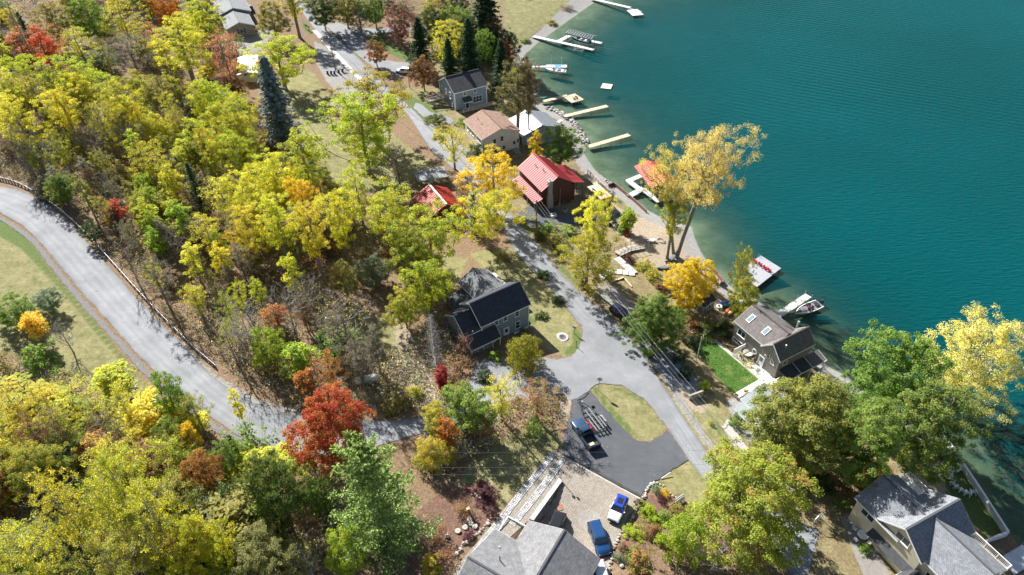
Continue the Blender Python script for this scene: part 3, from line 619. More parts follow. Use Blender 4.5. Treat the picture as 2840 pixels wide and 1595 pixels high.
def skeleton(rng, H, R, zb, ncl, prof, lobes=.28, lean=(0, 0), trunk_top=.8, outb=.5, gaps=1.0):
    t = rng.random(ncl*3); a = rng.random(ncl*3)*2*math.pi
    f = prof(t); k = rng.random(ncl*3) < (f/f.max())**1.3+.05; t, a = t[k][:ncl], a[k][:ncl]; f = prof(t)
    ph = rng.random(6)*6.28; lob = 1+lobes*(np.sin(2*a+ph[0]+3*t)*.5+np.sin(3*a+ph[1]-4*t)*.5+np.sin(5*a+ph[2]+7*t)*.35)
    r = R*f*lob*rng.random(len(t))**outb
    cz = zb+t*(H-zb)*(1+.06*np.sin(2*a+ph[3])); lx = np.array(lean)
    C = np.stack([r*np.cos(a)+lx[0]*cz/H, r*np.sin(a)+lx[1]*cz/H, cz], 1)
    # trunk
    K = 8; nodes = []; par = []
    for i in range(K):
        z = H*trunk_top*i/(K-1); w = .02*H*i/K
        nodes.append(np.array([lx[0]*z/H+rng.normal(0, w*.35), lx[1]*z/H+rng.normal(0, w*.35), z])); par.append(i-1)
    gap = np.sin(C[:, 0]*6.5/R+ph[4])*np.sin(C[:, 1]*6.5/R+ph[5])*np.sin(C[:, 2]*8/R+ph[0]); C = C[gap > -gaps]
    order = np.argsort(np.hypot(C[:, 0]-lx[0]*C[:, 2]/H, C[:, 1]-lx[1]*C[:, 2]/H)+.15*np.abs(C[:, 2]-zb))
    tips = []
    for j in order:
        c = C[j]; A = np.array(nodes); d = c-A; dh = np.hypot(d[:, 0], d[:, 1]); dist = np.linalg.norm(d, axis=1)
        cost = dist+2.2*np.maximum(0, .35*dh-d[:, 2])+np.where(A[:, 2] < zb*.75, 3, 0)
        b = int(np.argmin(cost)); p = A[b]
        if dist[b] > .9:
            m = p*.45+c*.55+np.array([0, 0, -.05*dist[b]])+rng.normal(0, .06*dist[b], 3); nodes.append(m); par.append(b); b = len(nodes)-1
        nodes.append(c); par.append(b); tips.append(len(nodes)-1)
    return C[order], nodes, par, tips, K
def wood_mesh(name, nodes, par, K, r0, mat, H, rmin=.012, n=5, e=2.25):
    k = len(nodes); acc = np.zeros(k); has = np.zeros(k, int)
    for p in par:
        if p >= 0: has[p] += 1
    rad = np.zeros(k)
    for i in range(k-1, -1, -1):
        rad[i] = max(rmin, acc[i]**(1/e)) if has[i] else rmin
        if par[i] >= 0: acc[par[i]] += rad[i]**e
    s = r0/max(rad[0], 1e-6); rad = np.where(np.arange(k) < K, rad*s, np.minimum(rad*s**.6, r0*.7))
    # the trunk flares at its foot
    rad[0] *= 1.35; mb = MB()
    mb.tube([nodes[0]-np.array([0, 0, .8])]+[nodes[i] for i in range(K)], [rad[0]*1.1]+[max(rad[i], r0*.12) for i in range(K)], 8, cap=False)
    for i in range(K, k):
        p = par[i]; mb.tube([nodes[p], nodes[i]], [min(rad[i]*1.35, max(rad[p], rmin)), rad[i]], n if rad[i] > .05 else 3, cap=False)
    me = bpy.data.meshes.new(name); me.from_pydata(mb.v, [], mb.f); me.materials.append(mat); me.polygons.foreach_set('use_smooth', [True]*len(me.polygons)); me.update(); return me
P_ROUND = lambda t: np.sqrt(np.clip(1-(2*t-1)**2, 0, 1))
P_OVAL = lambda t: np.sqrt(np.clip(1-(1.9*t-.85)**2, 0, 1))**.9
P_VASE = lambda t: (.35+.85*t)*np.sqrt(np.clip(1-t**6, 0, 1))
P_COL = lambda t: (.35+np.sin(np.clip(t, 0, 1)*math.pi)*.75)
P_CONE = lambda t: 1.02-t*.95
P_DOME = lambda t: np.sqrt(np.clip(1-t**2, 0, 1))
def proto(kind, seed, H, R, zb, ncl, nl, rc, ll, lw, prof, r0=None, bark=None, lobes=.28, trunk_top=.8, outb=.5, lean=(0, 0), tint_h=0.0, flat=.65, up=.75, droop=.25, shade=(.78, 1.25), mat=None, twigs=0, gaps=1.0):
    rng = np.random.default_rng(seed)
    C, nodes, par, tips, K = skeleton(rng, H, R, zb, ncl, prof, lobes, lean, trunk_top, outb, gaps)
    if twigs:
        base = list(tips)
        for i in base:
            p = nodes[i]; d0 = unit(p-np.array([0, 0, zb*.9]))
            for _ in range(twigs):
                nodes.append(p+unit(d0+rng.normal(size=3)*.6)*rng.uniform(.4, 1.0)); par.append(i)
    wood = wood_mesh(kind+'_limbs', nodes, par, K, r0 or H*.018, bark or M_BARK, H, rmin=H*.0011 if not twigs else H*.0009)
    crown = None
    if nl > 0:
        P, N, T, l, w, idx, ct, q = leaves_at(rng, C, nl, rc, ll, lw, np.array([lean[0]*.6, lean[1]*.6, zb+(H-zb)*.35]), flat, up, .55, droop)
        zt = np.clip((P[:, 2]-zb)/(H-zb), 0, 1)
        tint = np.clip(ct[idx]*.75+rng.normal(0, .16, len(P))+tint_h*(zt-.5), 0, 1)
        sh = np.clip(rng.normal(.96, .13, len(P)), *shade)
        crown = leaf_mesh(kind+'_leaves', P, N, T, l, w, tint, sh, mat or M_LEAF)
    PROTO.setdefault(kind, []).append((crown, wood, H, R, zb))
def conifer(kind, seed, H, R, step, per, ll, lw, sprays, bark, sparse=0.0, rise=.15, soft=False, droop=.35, bare=False):
    """whorled branches carrying needle sprays"""
    rng = np.random.default_rng(seed); mb = MB(); P, T, N, ti, sh = [], [], [], [], []
    mb.tube([(0, 0, -.8), (0, 0, H*.5), (0, 0, H)], [H*.017, H*.011, .02], 7, cap=False)
    z = H*.06
    while z < H*.985:
        t = z/H; Lb = R*(1-t)**(.75 if not soft else .62)*rng.uniform(.85, 1.1)+.15
        if soft and t < .3: Lb *= .8+.66*t
        m = per
        a0 = rng.random()*6.28
        for k in range(m):
            if rng.random() < sparse: continue
            a = a0+6.283*k/m+rng.normal(0, .18); L_ = Lb*(rng.uniform(.55, 1.22) if not soft else rng.uniform(.5, 1.3)); u = np.array([math.cos(a), math.sin(a), 0])
            rs = rise*(1 if not soft else 1.6)*(t+.2)
            pt = lambda s: np.array([0, 0, z])+u*L_*s+np.array([0, 0, L_*(rs*s-droop*(1-t)*s*s+(.14*s**3))])
            mb.tube([pt(0), pt(.5), pt(1)], [.05*(1-t)+.02, .03, .01], 3, cap=False)
            if bare:
                for _ in range(5):
                    s = rng.uniform(.3, 1); q = pt(s); mb.tube([q, q+unit(u*.6+rng.normal(size=3)*.5)*rng.uniform(.3, .7)], [.012, .006], 3, cap=False)
                continue
            ns = int(sprays*(.35+L_/R))
            s = rng.random(ns)**.7*.98+.05; side = rng.normal(size=ns)
            for j in range(ns):
                sd = np.array([-u[1], u[0], 0]); wd_ = .34*L_*s[j]*(1.15-s[j]) if not soft else .15*L_*(1.15-s[j]*.6)
                q = pt(s[j])+sd*side[j]*wd_+np.array([0, 0, rng.normal(0, .05)-.1*abs(side[j])*wd_+(rng.random()*.3 if soft else 0)])
                P.append(q); T.append(unit(u+sd*side[j]*.9+rng.normal(size=3)*(.35 if not soft else .8)+np.array([0, 0, -.25 if not soft else .35])))
                N.append(unit(np.array([0, 0, 1])+u*.5+rng.normal(size=3)*(.4 if not soft else .8))); ti.append(np.clip(rng.normal(.35+.5*s[j]*t, .2), 0, 1)); sh.append(np.clip(rng.normal(.9+.15*s[j], .14), .6, 1.3))
        z += step*(1.25-t*.6)
    wm = bpy.data.meshes.new(kind+'_limbs'); wm.from_pydata(mb.v, [], mb.f); wm.materials.append(bark); wm.update()
    cr = None
    if P:
        n = len(P); cr = leaf_mesh(kind+'_needles', np.array(P), np.array(N), np.array(T), ll*rng.uniform(.7, 1.3, n), lw*rng.uniform(.7, 1.3, n), np.array(ti), np.array(sh), M_NEEDLE)
    PROTO.setdefault(kind, []).append((cr, wm, H, R, H*.1))
for s in range(5): proto('ash', 10+s, 14, 4.3, 3.2, 340, 64, .56, .22, .12, [P_OVAL, P_ROUND, P_VASE][s % 3], lobes=.55, outb=.42, gaps=.12, shade=(.7, 1.3))
for s in range(4): proto('maple', 30+s, 11, 4.4, 2.0, 330, 60, .58, .23, .16, [P_ROUND, P_OVAL][s % 2], lobes=.34, gaps=.3, tint_h=.5)
for s in range(3): proto('airy', 50+s, 12, 3.6, 2.6, 200, 34, .55, .2, .11, P_VASE if s else P_OVAL, lobes=.5, gaps=.15, twigs=2)
for s in range(4): proto('tall', 60+s, 18, 3.6, 6.5, 270, 66, .56, .22, .12, [P_OVAL, P_VASE][s % 2], lobes=.5, gaps=.14)
for s in range(3): proto('slim', 75+s, 10, 1.7, 2.0, 70, 40, .5, .28, .16, P_COL, lobes=.3)
for s in range(2): proto('bare', 80+s, 13, 5.0, 3.0, 170, 1.4, .5, .3, .16, P_VASE, bark=M_BARKPALE if s else M_BARK, twigs=5)
proto('deadtall', 84, 18, 3.2, 8, 60, 0, .5, .3, .16, P_VASE, bark=M_BARKPALE, twigs=4)
for s in range(4): proto('shrub', 90+s, 2.6, 1.7, .15, 46, 46, .42, .2, .13, P_DOME, r0=.07, lobes=.22, trunk_top=.5, tint_h=.3)
for s in range(2): proto('thinshrub', 96+s, 2.8, 1.5, .3, 40, 14, .42, .2, .12, P_VASE, r0=.05, trunk_top=.5, twigs=3)
proto('column', 101, 5.0, 1.0, .3, 80, 44, .36, .2, .14, P_COL, r0=.07, lobes=.2)
proto('dome', 105, 6.5, 4.0, .5, 260, 42, .6, .24, .15, P_DOME, lobes=.18, tint_h=.6)
proto('mound', 107, 1.5, 1.2, .05, 50, 50, .26, .11, .07, P_DOME, r0=.05, lobes=.08, trunk_top=.4)
proto('cottonwood', 110, 25, 9.5, 12.0, 700, 66, .95, .18, .14, P_ROUND, r0=.55, lobes=.6, outb=.5, gaps=.12, lean=(5.0, 0), trunk_top=.62, twigs=3)
proto('cottonwood', 111, 22, 8.5, 6, 620, 84, .9, .19, .15, P_OVAL, r0=.5, lobes=.5, outb=.5, gaps=.2, twigs=3)
proto('leaning', 112, 25, 6.0, 14, 300, 60, .85, .18, .14, P_OVAL, r0=.4, lobes=.55, outb=.5, gaps=.15, lean=(-7.5, 0), trunk_top=.7, twigs=3)
for s in range(3): proto('bigmaple', 115+s, 15, 7.0, 2.4, 640, 88, .68, .24, .18, [P_ROUND, P_DOME, P_OVAL][s], r0=.32, lobes=.36, gaps=.3, tint_h=.4)
for s in range(2): proto('bigpopular', 120+s, 14, 6.0, 2.6, 460, 30, .6, .22, .17, P_ROUND, r0=.25, bark=M_BARKPALE, lobes=.55, gaps=.1, twigs=2)
conifer('spruce', 130, 20, 4.6, .55, 10, .75, .27, 40, M_BARKDARK)
conifer('spruce', 131, 16, 3.9, .52, 9, .7, .25, 36, M_BARKDARK, sparse=.06)
conifer('cedar', 133, 10, 1.7, .4, 6, .4, .16, 14, M_BARKDARK, rise=.7, droop=.1)
conifer('pine', 135, 19, 6.0, .95, 7, .4, .13, 190, M_BARKDARK, rise=.35, soft=True, sparse=.16)
conifer('deadconifer', 137, 12, 3.2, .42, 8, .3, .1, 0, M_BARKPALE, rise=.15, bare=True, droop=.1)
LC = dict(yellow=((.84, .75, .06), (.64, .64, .06)), yelgreen=((.66, .66, .045), (.4, .5, .045)), lime=((.44, .54, .04), (.28, .4, .035)), green=((.17, .29, .045), (.3, .4, .07)),
 dkgreen=((.05, .11, .025), (.1, .16, .04)), olive=((.3, .29, .07), (.42, .35, .08)), gold=((.88, .58, .03), (.8, .66, .045)), orange=((.56, .2, .03), (.58, .32, .04)),
 red=((.66, .1, .04), (.62, .2, .04)), crimson=((.48, .05, .06), (.36, .06, .04)), coral=((.72, .29, .14), (.62, .36, .17)), russet=((.3, .14, .06), (.36, .22, .07)), mint=((.22, .31, .16), (.3, .36, .2)),
 blue=((.15, .21, .185), (.22, .29, .245)), dkconifer=((.035, .07, .03), (.06, .1, .04)), pine=((.15, .24, .06), (.29, .37, .1)), palegold=((.93, .8, .25), (.88, .72, .13)), purple=((.1, .035, .045), (.16, .06, .07)),
 pink=((.42, .14, .13), (.2, .2, .06)), greengold=((.4, .43, .055), (.62, .5, .06)), brown=((.26, .16, .08), (.34, .24, .12)), greenred=((.22, .29, .05), (.48, .26, .08)), grey=((.27, .25, .17), (.34, .3, .18)), cypress=((.13, .19, .03), (.22, .25, .04)))
KINDCAT = dict(shrub='shrub', thinshrub='shrub', mound='shrub')
NAME = dict(ash='ash_tree', maple='maple_tree', airy='young_tree', tall='woodland_tree', slim='slender_tree', bare='bare_tree', deadtall='dead_tree', shrub='shrub', thinshrub='shrub', column='upright_tree', dome='ornamental_tree', mound='shrub',
 cottonwood='cottonwood_tree', leaning='cottonwood_tree', bigmaple='maple_tree', bigpopular='poplar_tree', spruce='spruce_tree', cedar='cedar_tree', pine='pine_tree', deadconifer='dead_conifer')
_cnt = {}
GROW = dict(spruce=1.2, pine=1.3, cedar=1.2, ash=1.04, airy=1.1, tall=1.05, maple=1.05, slim=1.1, bigpopular=1.0)
def tree_at(kind, p, R, H, label, col, cat=None, group=None, share=.5, rz=None, pidx=None):
    L = PROTO[kind]; i = _cnt.get(kind, 0); _cnt[kind] = i+1
    crown, wood, H0, R0, zb = L[(i if pidx is None else pidx) % len(L)]
    r = random.Random(int(p[0]*37+p[1]*101)); name = NAME[kind]
    o = thing(name, label, cat or KINDCAT.get(kind, 'tree'), (p[0], p[1], gz(p[0], p[1])-.05), r.uniform(0, 6.28) if rz is None else rz, group)
    o.scale = (R/R0, R/R0, H/H0)
    link('trunk' if kind not in KINDCAT else 'stems', wood, o)
    if crown:
        c = link('crown' if kind not in KINDCAT else 'foliage', crown, o)
        ca, cb = LC[col] if isinstance(col, str) else col
        j = [1+r.uniform(-.12, .12) for _ in range(3)]; g = .92*(1+r.uniform(-.08, .08))
        c['leaf_colour'] = [ca[k]*(j[k]*.5+.5)*g for k in range(3)]; c['second_share'] = share; c['leaf_colour_second'] = [cb[k]*(j[k]*.5+.5)*g for k in range(3)]
    return o
def tree(kind, x, y, rx, label, col, H=None, base=None, frac=.6, **k):
    """a tree whose crown shows at photo pixel (x, y), rx pixels in half-width"""
    H0, R0 = PROTO[kind][0][2:4]; rx *= GROW.get(kind, 1.0)
    if base:
        p = gp(*base); R = rx/pxm(base[0], base[1], p[2]+.5*(H or H0))
        if H is None: H = H0*R/R0
    else:
        z = 8.0; h = H or H0
        for _ in range(30):
            p = at(x, y, z); R = rx/pxm(x, y, z); h = H or H0*R/R0; z = .5*z+.5*(gz(p[0], p[1])+frac*h)
        p = at(x, y, z); H = h
    return tree_at(kind, p, R, H, label, col, **k)
# ---------------------------------------------------------------- every tree and shrub one can tell apart
G_H = 'trees on the wooded slope between the hill road and the lake road'
G_L = 'trees in the lower left wood below the hill road'
G_S = 'trees along the lake shore'
G_T = 'trees round the far houses'
T = tree
# upper left wood
T('deadtall', 42, 60, 30, 'bare grey leaning trunk in the upper left corner of the wood', 'grey', H=20, group=G_H)
T('cedar', 75, 95, 22, 'dark grey green cedar beside the bare trunk in the upper left corner', 'dkconifer', H=14, group=G_H)
T('maple', 150, 62, 46, 'olive tree with pale leaves between the upper left cedar and the dark green tree', 'olive', H=13, group=G_H)
T('maple', 245, 42, 52, 'dark green tree at the top edge of the left wood', 'green', H=14, group=G_H)
T('airy', 340, 55, 58, 'sparse yellow tree at the top edge right of the dark green tree', 'yellow', H=14, group=G_H)
T('maple', 455, 22, 38, 'orange tree at the top edge left of the grey roofed ranch house', 'orange', H=12, group=G_H)
T('ash', 560, 48, 56, 'yellow green tree overhanging the left side of the ranch house roof', 'yelgreen', H=14, group=G_H)
T('tall', 508, 135, 68, 'tall bright yellow tree in front of the ranch house with a long bare trunk', 'yellow', H=21, group=G_H)
T('airy', 622, 160, 52, 'coral orange tree with bare dark trunk below the ranch house', 'coral', H=18, group=G_H, pidx=1)
T('maple', 650, 235, 26, 'small rusty red tree at the foot of the coral tree', 'russet', H=7, group=G_H)
T('slim', 128, 150, 32, 'scarlet red slim tree among the upper left olive shrubs', 'red', H=15, group=G_H)
T('slim', 62, 135, 30, 'coral red slim tree left of the scarlet one', 'coral', H=12, group=G_H)
T('airy', 55, 172, 46, 'grey olive thin tree below the coral red slim tree near the left edge', 'grey', H=8, group=G_H)
T('airy', 215, 122, 50, 'light yellow thin tree above the minty sumac thicket', 'yellow', H=11, group=G_H)
T('maple', 275, 165, 50, 'low minty green sumac clump in the upper left wood', 'mint', H=5, group=G_H)
T('airy', 362, 150, 54, 'thin grey green tree with dark forked trunk right of the minty sumac', 'grey', H=13, group=G_H, pidx=2)
T('slim', 398, 112, 18, 'small pinkish red sapling behind the forked grey green tree', 'coral', H=6, group=G_H)
T('ash', 208, 232, 74, 'broad yellow green tree in the middle of the left wood', 'yelgreen', H=16, group=G_H)
T('ash', 78, 215, 46, 'pale yellow green tree left of the broad yellow green tree', 'yelgreen', H=13, group=G_H)
T('ash', 22, 262, 50, 'yellow tree on the left edge below the pale yellow green tree', 'yellow', H=14, group=G_H)
T('ash', 50, 335, 62, 'broad yellow tree on the left edge above the hill road', 'yellow', H=15, group=G_H)
T('tall', 185, 322, 44, 'yellow tree with long pale leaning trunk above the guardrail', 'yellow', H=16, group=G_H)
T('ash', 332, 292, 66, 'bright yellow and green tree at the centre of the left wood', 'yelgreen', H=16, group=G_H)
T('maple', 392, 248, 44, 'yellow olive rounded tree behind the bright tree at the centre of the left wood', 'greengold', H=12, group=G_H)
T('maple', 455, 268, 46, 'olive rounded tree above the brush pile clearing', 'olive', H=11, group=G_H)
T('cedar', 314, 240, 18, 'small golden brown cone shaped tree in the left wood', 'brown', H=7, group=G_H)
T('airy', 285, 350, 50, 'patchy green and yellow tree left of the brush pile clearing', 'greengold', H=13, group=G_H)
T('airy', 400, 450, 46, 'thin yellow tree just below the brush pile', 'yellow', H=11, group=G_H)
T('bare', 55, 410, 52, 'bare grey tree above the start of the guardrail', 'grey', H=12, group=G_H)
T('bare', 130, 430, 40, 'second bare grey tree above the guardrail, nearer the leaning trunk', 'grey', H=10, group=G_H)
T('ash', 600, 292, 58, 'lime green tree left of the blue spruce, the higher of two', 'yelgreen', H=15, group=G_H)
T('ash', 648, 352, 66, 'broad lime green tree left of the foot of the blue spruce', 'yelgreen', H=15, group=G_H)
T('ash', 560, 398, 58, 'lime and yellow tree right of the brush pile', 'yelgreen', H=13, group=G_H)
T('ash', 655, 425, 55, 'yellow tree below the broad lime green tree by the spruce', 'yelgreen', H=14, group=G_H)
T('spruce', 735, 280, 58, 'tall blue green spruce beside the tan lawn', 'blue', H=22, base=(792, 405), pidx=0)
# middle of the wood
T('tall', 845, 455, 62, 'bright yellow green tree at the edge of the tan lawn, centre of the picture', 'yelgreen', H=19, group=G_H, pidx=0)
T('ash', 762, 500, 66, 'golden yellow tree left of the bright tree at the lawn edge', 'yellow', H=16, group=G_H)
T('ash', 688, 530, 60, 'yellow tree right of the dark cedar in the middle wood', 'yellow', H=15, group=G_H)
T('airy', 622, 560, 60, 'thin yellow tree standing over the dark cedar', 'yellow', H=12, group=G_H)
T('cedar', 541, 520, 25, 'dark green cedar alone in the yellow middle wood', 'dkconifer', H=13, group=G_H)
T('ash', 842, 570, 40, 'orange tinted yellow tree below the lawn edge tree', 'gold', H=14, group=G_H)
T('ash', 990, 528, 56, 'yellow green tree left of the red roofed barn', 'yelgreen', H=14, group=G_H)
T('ash', 1075, 600, 82, 'broad yellow green tree below left of the red roofed barn', 'yelgreen', H=15, group=G_H)
T('ash', 1190, 648, 96, 'wide spreading yellow green tree between the red barn and the slate house', 'yelgreen', H=15, group=G_H)
T('ash', 1130, 690, 60, 'yellow green tree over the slate house back lawn', 'greengold', H=13, group=G_H)
T('ash', 940, 610, 55, 'yellow tree in the middle wood left of the barn trees', 'yellow', H=15, group=G_H)
T('tall', 868, 660, 52, 'tall yellow tree with long trunk over the dark hollow', 'yellow', H=17, group=G_H)
T('tall', 770, 625, 55, 'tall golden tree left of the dark hollow in the middle wood', 'yellow', H=17, group=G_H)
T('ash', 700, 640, 55, 'yellow tree in the middle wood above the hill road guardrail', 'yellow', H=13, group=G_H)
T('slim', 500, 610, 30, 'lime green slender tree leaning near the guardrail', 'lime', H=9, group=G_H)
T('airy', 575, 650, 48, 'thin yellow tree near the guardrail, below the dark cedar', 'yellow', H=10, group=G_H)
T('slim', 615, 720, 26, 'small bright yellow tree near the guardrail', 'yellow', H=8, group=G_H)
T('slim', 810, 760, 26, 'narrow yellow tree right of the dark hollow', 'yellow', H=10, group=G_H)
T('maple', 1035, 745, 50, 'low blue green sumac left of the chestnut tree', 'mint', H=6, group=G_H)
T('maple', 1180, 790, 66, 'chestnut tree with yellow green leaves behind the slate house', 'yelgreen', H=11, group=G_H)
T('maple', 1120, 850, 48, 'yellow green broad leaved tree behind the dead grey conifer', 'greengold', H=8, group=G_H)
T('maple', 950, 770, 40, 'dark olive tree in the shaded hollow', 'olive', H=8, group=G_H)
T('maple', 742, 955, 52, 'bright yellow green rounded tree standing alone near the hill road', 'lime', H=8, group=G_H)
T('slim', 825, 1000, 40, 'lime green small tree right of the rounded yellow green tree', 'lime', H=7, group=G_H)
T('bare', 955, 905, 96, 'big bare walnut with a few gold leaves above the white tank', 'gold', H=15, group=G_H, pidx=0)
T('bare', 800, 860, 60, 'bare grey tree in the brush left of the walnut', 'grey', H=11, group=G_H, pidx=1)
T('slim', 1040, 960, 24, 'thin nearly leafless tree in front of the white tank', 'grey', H=11, group=G_H)
T('deadconifer', 1206, 950, 42, 'dead grey conifer beside the slate house', 'grey', H=12, base=(1211, 1022))
T('bigmaple', 941, 1165, 118, 'large red and orange maple over the hill road', ((.52, .2, .04), (.54, .085, .05)), H=13, base=(945, 1290), pidx=0)
T('column', 1226, 1045, 17, 'small crimson upright tree by the leafy path', 'crimson', H=6.5)
T('thinshrub', 1288, 955, 28, 'wine red shrub at the corner of the slate house', 'pink', H=4.5)
T('airy', 912, 1020, 48, 'orange leaved thin tree left of the white tank', 'orange', H=8, group=G_H)
T('slim', 845, 1060, 26, 'small orange sapling left of the orange thin tree', 'orange', H=6, group=G_H)
T('slim', 765, 880, 30, 'small orange red tree above the rounded yellow green tree', 'orange', H=6, group=G_H)
T('slim', 322, 590, 28, 'small scarlet tree just above the guardrail', 'red', H=6, group=G_H)
T('maple', 170, 520, 36, 'dark green bushy tree just above the guardrail', 'green', H=7, group=G_H)
T('maple', 250, 640, 26, 'dark shrubby tree leaning over the guardrail', 'dkgreen', H=4.5, group=G_H)
T('slim', 420, 560, 22, 'green slender tree in the open brush above the guardrail', 'lime', H=9, group=G_H)
T('bare', 300, 520, 45, 'bare dark tree right of the dark green bushy tree', 'grey', H=9, group=G_H, pidx=0)
T('airy', 540, 830, 30, 'thin yellow sapling leaning beside the hill road guardrail', 'yellow', H=8, group=G_H)
# far left corner below hill road, lower left wood
T('maple', 130, 830, 38, 'pale minty sumac on the field left of the hill road', 'mint', H=4)
T('maple', 35, 860, 55, 'dark green thicket tree on the left field', 'green', H=5.5)
T('slim', 90, 905, 34, 'orange and yellow small tree below the minty sumac on the field', 'gold', H=5)
T('bare', 175, 930, 36, 'bare shrub tree below the orange small tree on the field', 'grey', H=6)
T('airy', 55, 1150, 55, 'golden yellow thin tree at the left edge of the lower wood', 'yellow', H=11, group=G_L)
T('airy', 140, 1130, 60, 'thin yellow tree with dark trunk in the lower left wood', 'yellow', H=10, group=G_L)
T('airy', 30, 1215, 55, 'yellow green tree at the left edge below the golden thin tree', 'yellow', H=11, group=G_L)
T('airy', 175, 1195, 52, 'yellow and olive tree in the lower left wood', 'greengold', H=10, group=G_L)
T('airy', 345, 1130, 66, 'bright golden tree near the bend of the hill road', 'yellow', H=10, group=G_L)
T('maple', 470, 1100, 46, 'dark green tree beside the hill road, left of the bend', 'green', H=11, group=G_L)
T('airy', 540, 1140, 42, 'thin green tree at the edge of the hill road', 'greengold', H=9, group=G_L)
T('maple', 470, 1210, 48, 'dark green tree behind the orange brown tree', 'green', H=9, group=G_L)
T('maple', 270, 1245, 48, 'low orange tree in the lower left wood', 'coral', H=6, group=G_L)
T('maple', 565, 1310, 52, 'orange brown tree in the lower left wood', ((.36, .16, .05), (.45, .22, .06)), H=10, group=G_L)
T('maple', 630, 1270, 40, 'dark green tree right of the orange brown tree', 'green', H=8, group=G_L)
T('bigpopular', 330, 1340, 96, 'big yellow poplar with pale branches in the lower left wood', ((.78, .7, .05), (.5, .54, .06)), H=15, group=G_L)
T('bigpopular', 180, 1420, 86, 'big yellow green poplar near the bottom left corner', ((.78, .7, .05), (.5, .54, .06)), H=15, group=G_L)
T('bigpopular', 430, 1440, 92, 'big yellow green poplar over the power lines', ((.78, .7, .05), (.5, .54, .06)), H=15, group=G_L)
T('bigpopular', 80, 1545, 90, 'yellow green poplar in the bottom left corner', ((.78, .7, .05), (.5, .54, .06)), H=13, group=G_L)
T('bigpopular', 300, 1560, 92, 'yellow poplar with white branches at the bottom edge', 'greengold', H=13, group=G_L)
T('ash', 90, 1300, 70, 'yellow tree at the left edge of the lower wood above the poplars', 'greengold', H=11, group=G_L)
T('bigmaple', 560, 1515, 88, 'bright yellow tree at the bottom edge right of the poplars', ((.58, .52, .03), (.42, .46, .04)), H=12, group=G_L, pidx=1)
T('bigmaple', 735, 1550, 96, 'pale olive green tree at the bottom edge left of the pine', ((.24, .28, .08), (.34, .36, .12)), H=10, group=G_L, pidx=2)
T('bigmaple', 762, 1355, 86, 'dark green cherry tree beside the hill road', ((.1, .17, .03), (.2, .24, .05)), H=14, group=G_L, pidx=0)
T('maple', 880, 1370, 50, 'green tree at the foot of the red maple', 'green', H=7, group=G_L)
T('airy', 845, 1455, 45, 'thin reddish brush tree between the cherry and the pine', 'russet', H=7, group=G_L)
T('bare', 850, 1550, 50, 'bare pale branched tree at the bottom edge beside the pine', 'gold', H=9, group=G_L, pidx=1)
T('pine', 1065, 1400, 130, 'large soft green white pine at the bottom edge', 'pine', H=21, base=(1068, 1520))
T('maple', 960, 1520, 60, 'light green tree below the pine at the bottom edge', 'lime', H=8, group=G_L)
T('cedar', 650, 1245, 22, 'small dark cedar on the bank below the hill road', 'dkgreen', H=7, group=G_L)
T('slim', 655, 1120, 16, 'spindly sapling with a few yellow leaves at the hill road edge', 'yellow', H=8, group=G_L)
T('slim', 530, 1220, 24, 'golden slim tree between the dark green trees', 'gold', H=8, group=G_L)
# round the road and the slate house
T('ash', 1066, 240, 98, 'tall yellow tree leaning over the lake road, upper part of a pair', ((.56, .43, .03), (.36, .37, .03)), H=19, base=(1046, 400))
T('ash', 1012, 350, 118, 'huge yellow green tree on the tan lawn beside the lake road', 'yelgreen', H=20, base=(1025, 482), pidx=1)
T('ash', 776, 140, 88, 'round headed yellow green tree on the tan lawn with curved trunk', 'yelgreen', H=15, base=(792, 248), pidx=0)
T('slim', 735, 192, 24, 'small orange tree between the spruce and the round headed tree', 'orange', H=8)
T('maple', 752, 45, 46, 'olive green tree at the top right of the ranch house', 'olive', H=12, group=G_T)
T('tall', 805, 20, 46, 'yellow tree with twin trunks at the top beside the lake road', 'yelgreen', H=17, base=(832, 105))
T('maple', 892, 22, 46, 'dark green tree at the top right of the lake road', 'dkgreen', H=12, group=G_T)
T('maple', 955, 12, 44, 'brown green tree at the top edge beyond the side drive', 'olive', H=13, group=G_T)
T('maple', 1035, 10, 40, 'dark olive tree at the top edge left of the pinkish tree', 'green', H=14, group=G_T)
T('airy', 997, 52, 32, 'grey olive bare looking shrub tree by the side drive', 'grey', H=8, pidx=0)
T('maple', 1107, 55, 36, 'pinkish red topped oval tree beside the green lawn', 'pink', H=13, group=G_T)
T('maple', 1040, 142, 30, 'round orange and green tree beside the concrete drive', ((.5, .18, .05), (.14, .17, .04)), H=8)
T('mound', 1055, 85, 18, 'round pale green hydrangea bush on the green lawn', 'mint', H=3.2)
T('maple', 1172, 195, 36, 'russet tree beside the slate blue cottage', 'russet', H=10, group=G_T)
T('spruce', 1350, 55, 58, 'very tall black green spruce at the top beside the shore lawn', 'dkconifer', H=27, base=(1352, 155), pidx=0)
T('spruce', 1162, 110, 34, 'thin ragged dark spruce right of the pinkish tree', 'dkconifer', H=16, group=G_T, pidx=1)
T('ash', 1238, 115, 40, 'bright yellow tree among the dark spruces behind the slate blue cottage', 'yellow', H=15, group=G_T)
T('spruce', 1300, 130, 36, 'dark spruce directly behind the slate blue cottage roof', 'dkconifer', H=20, group=G_T, pidx=1)
T('spruce', 1245, 165, 30, 'dark spruce below the bright yellow tree', 'dkconifer', H=15, group=G_T, pidx=1)
T('spruce', 1390, 165, 30, 'dark spruce between the cottage and the orange red tree', 'dkconifer', H=15, group=G_T, pidx=0)
T('maple', 1362, 92, 30, 'golden brown tree in front of the tall black green spruce', 'brown', H=14, group=G_T)
T('ash', 1205, 30, 44, 'gold and green tree at the top edge left of the tall spruce', 'greengold', H=15, group=G_T)
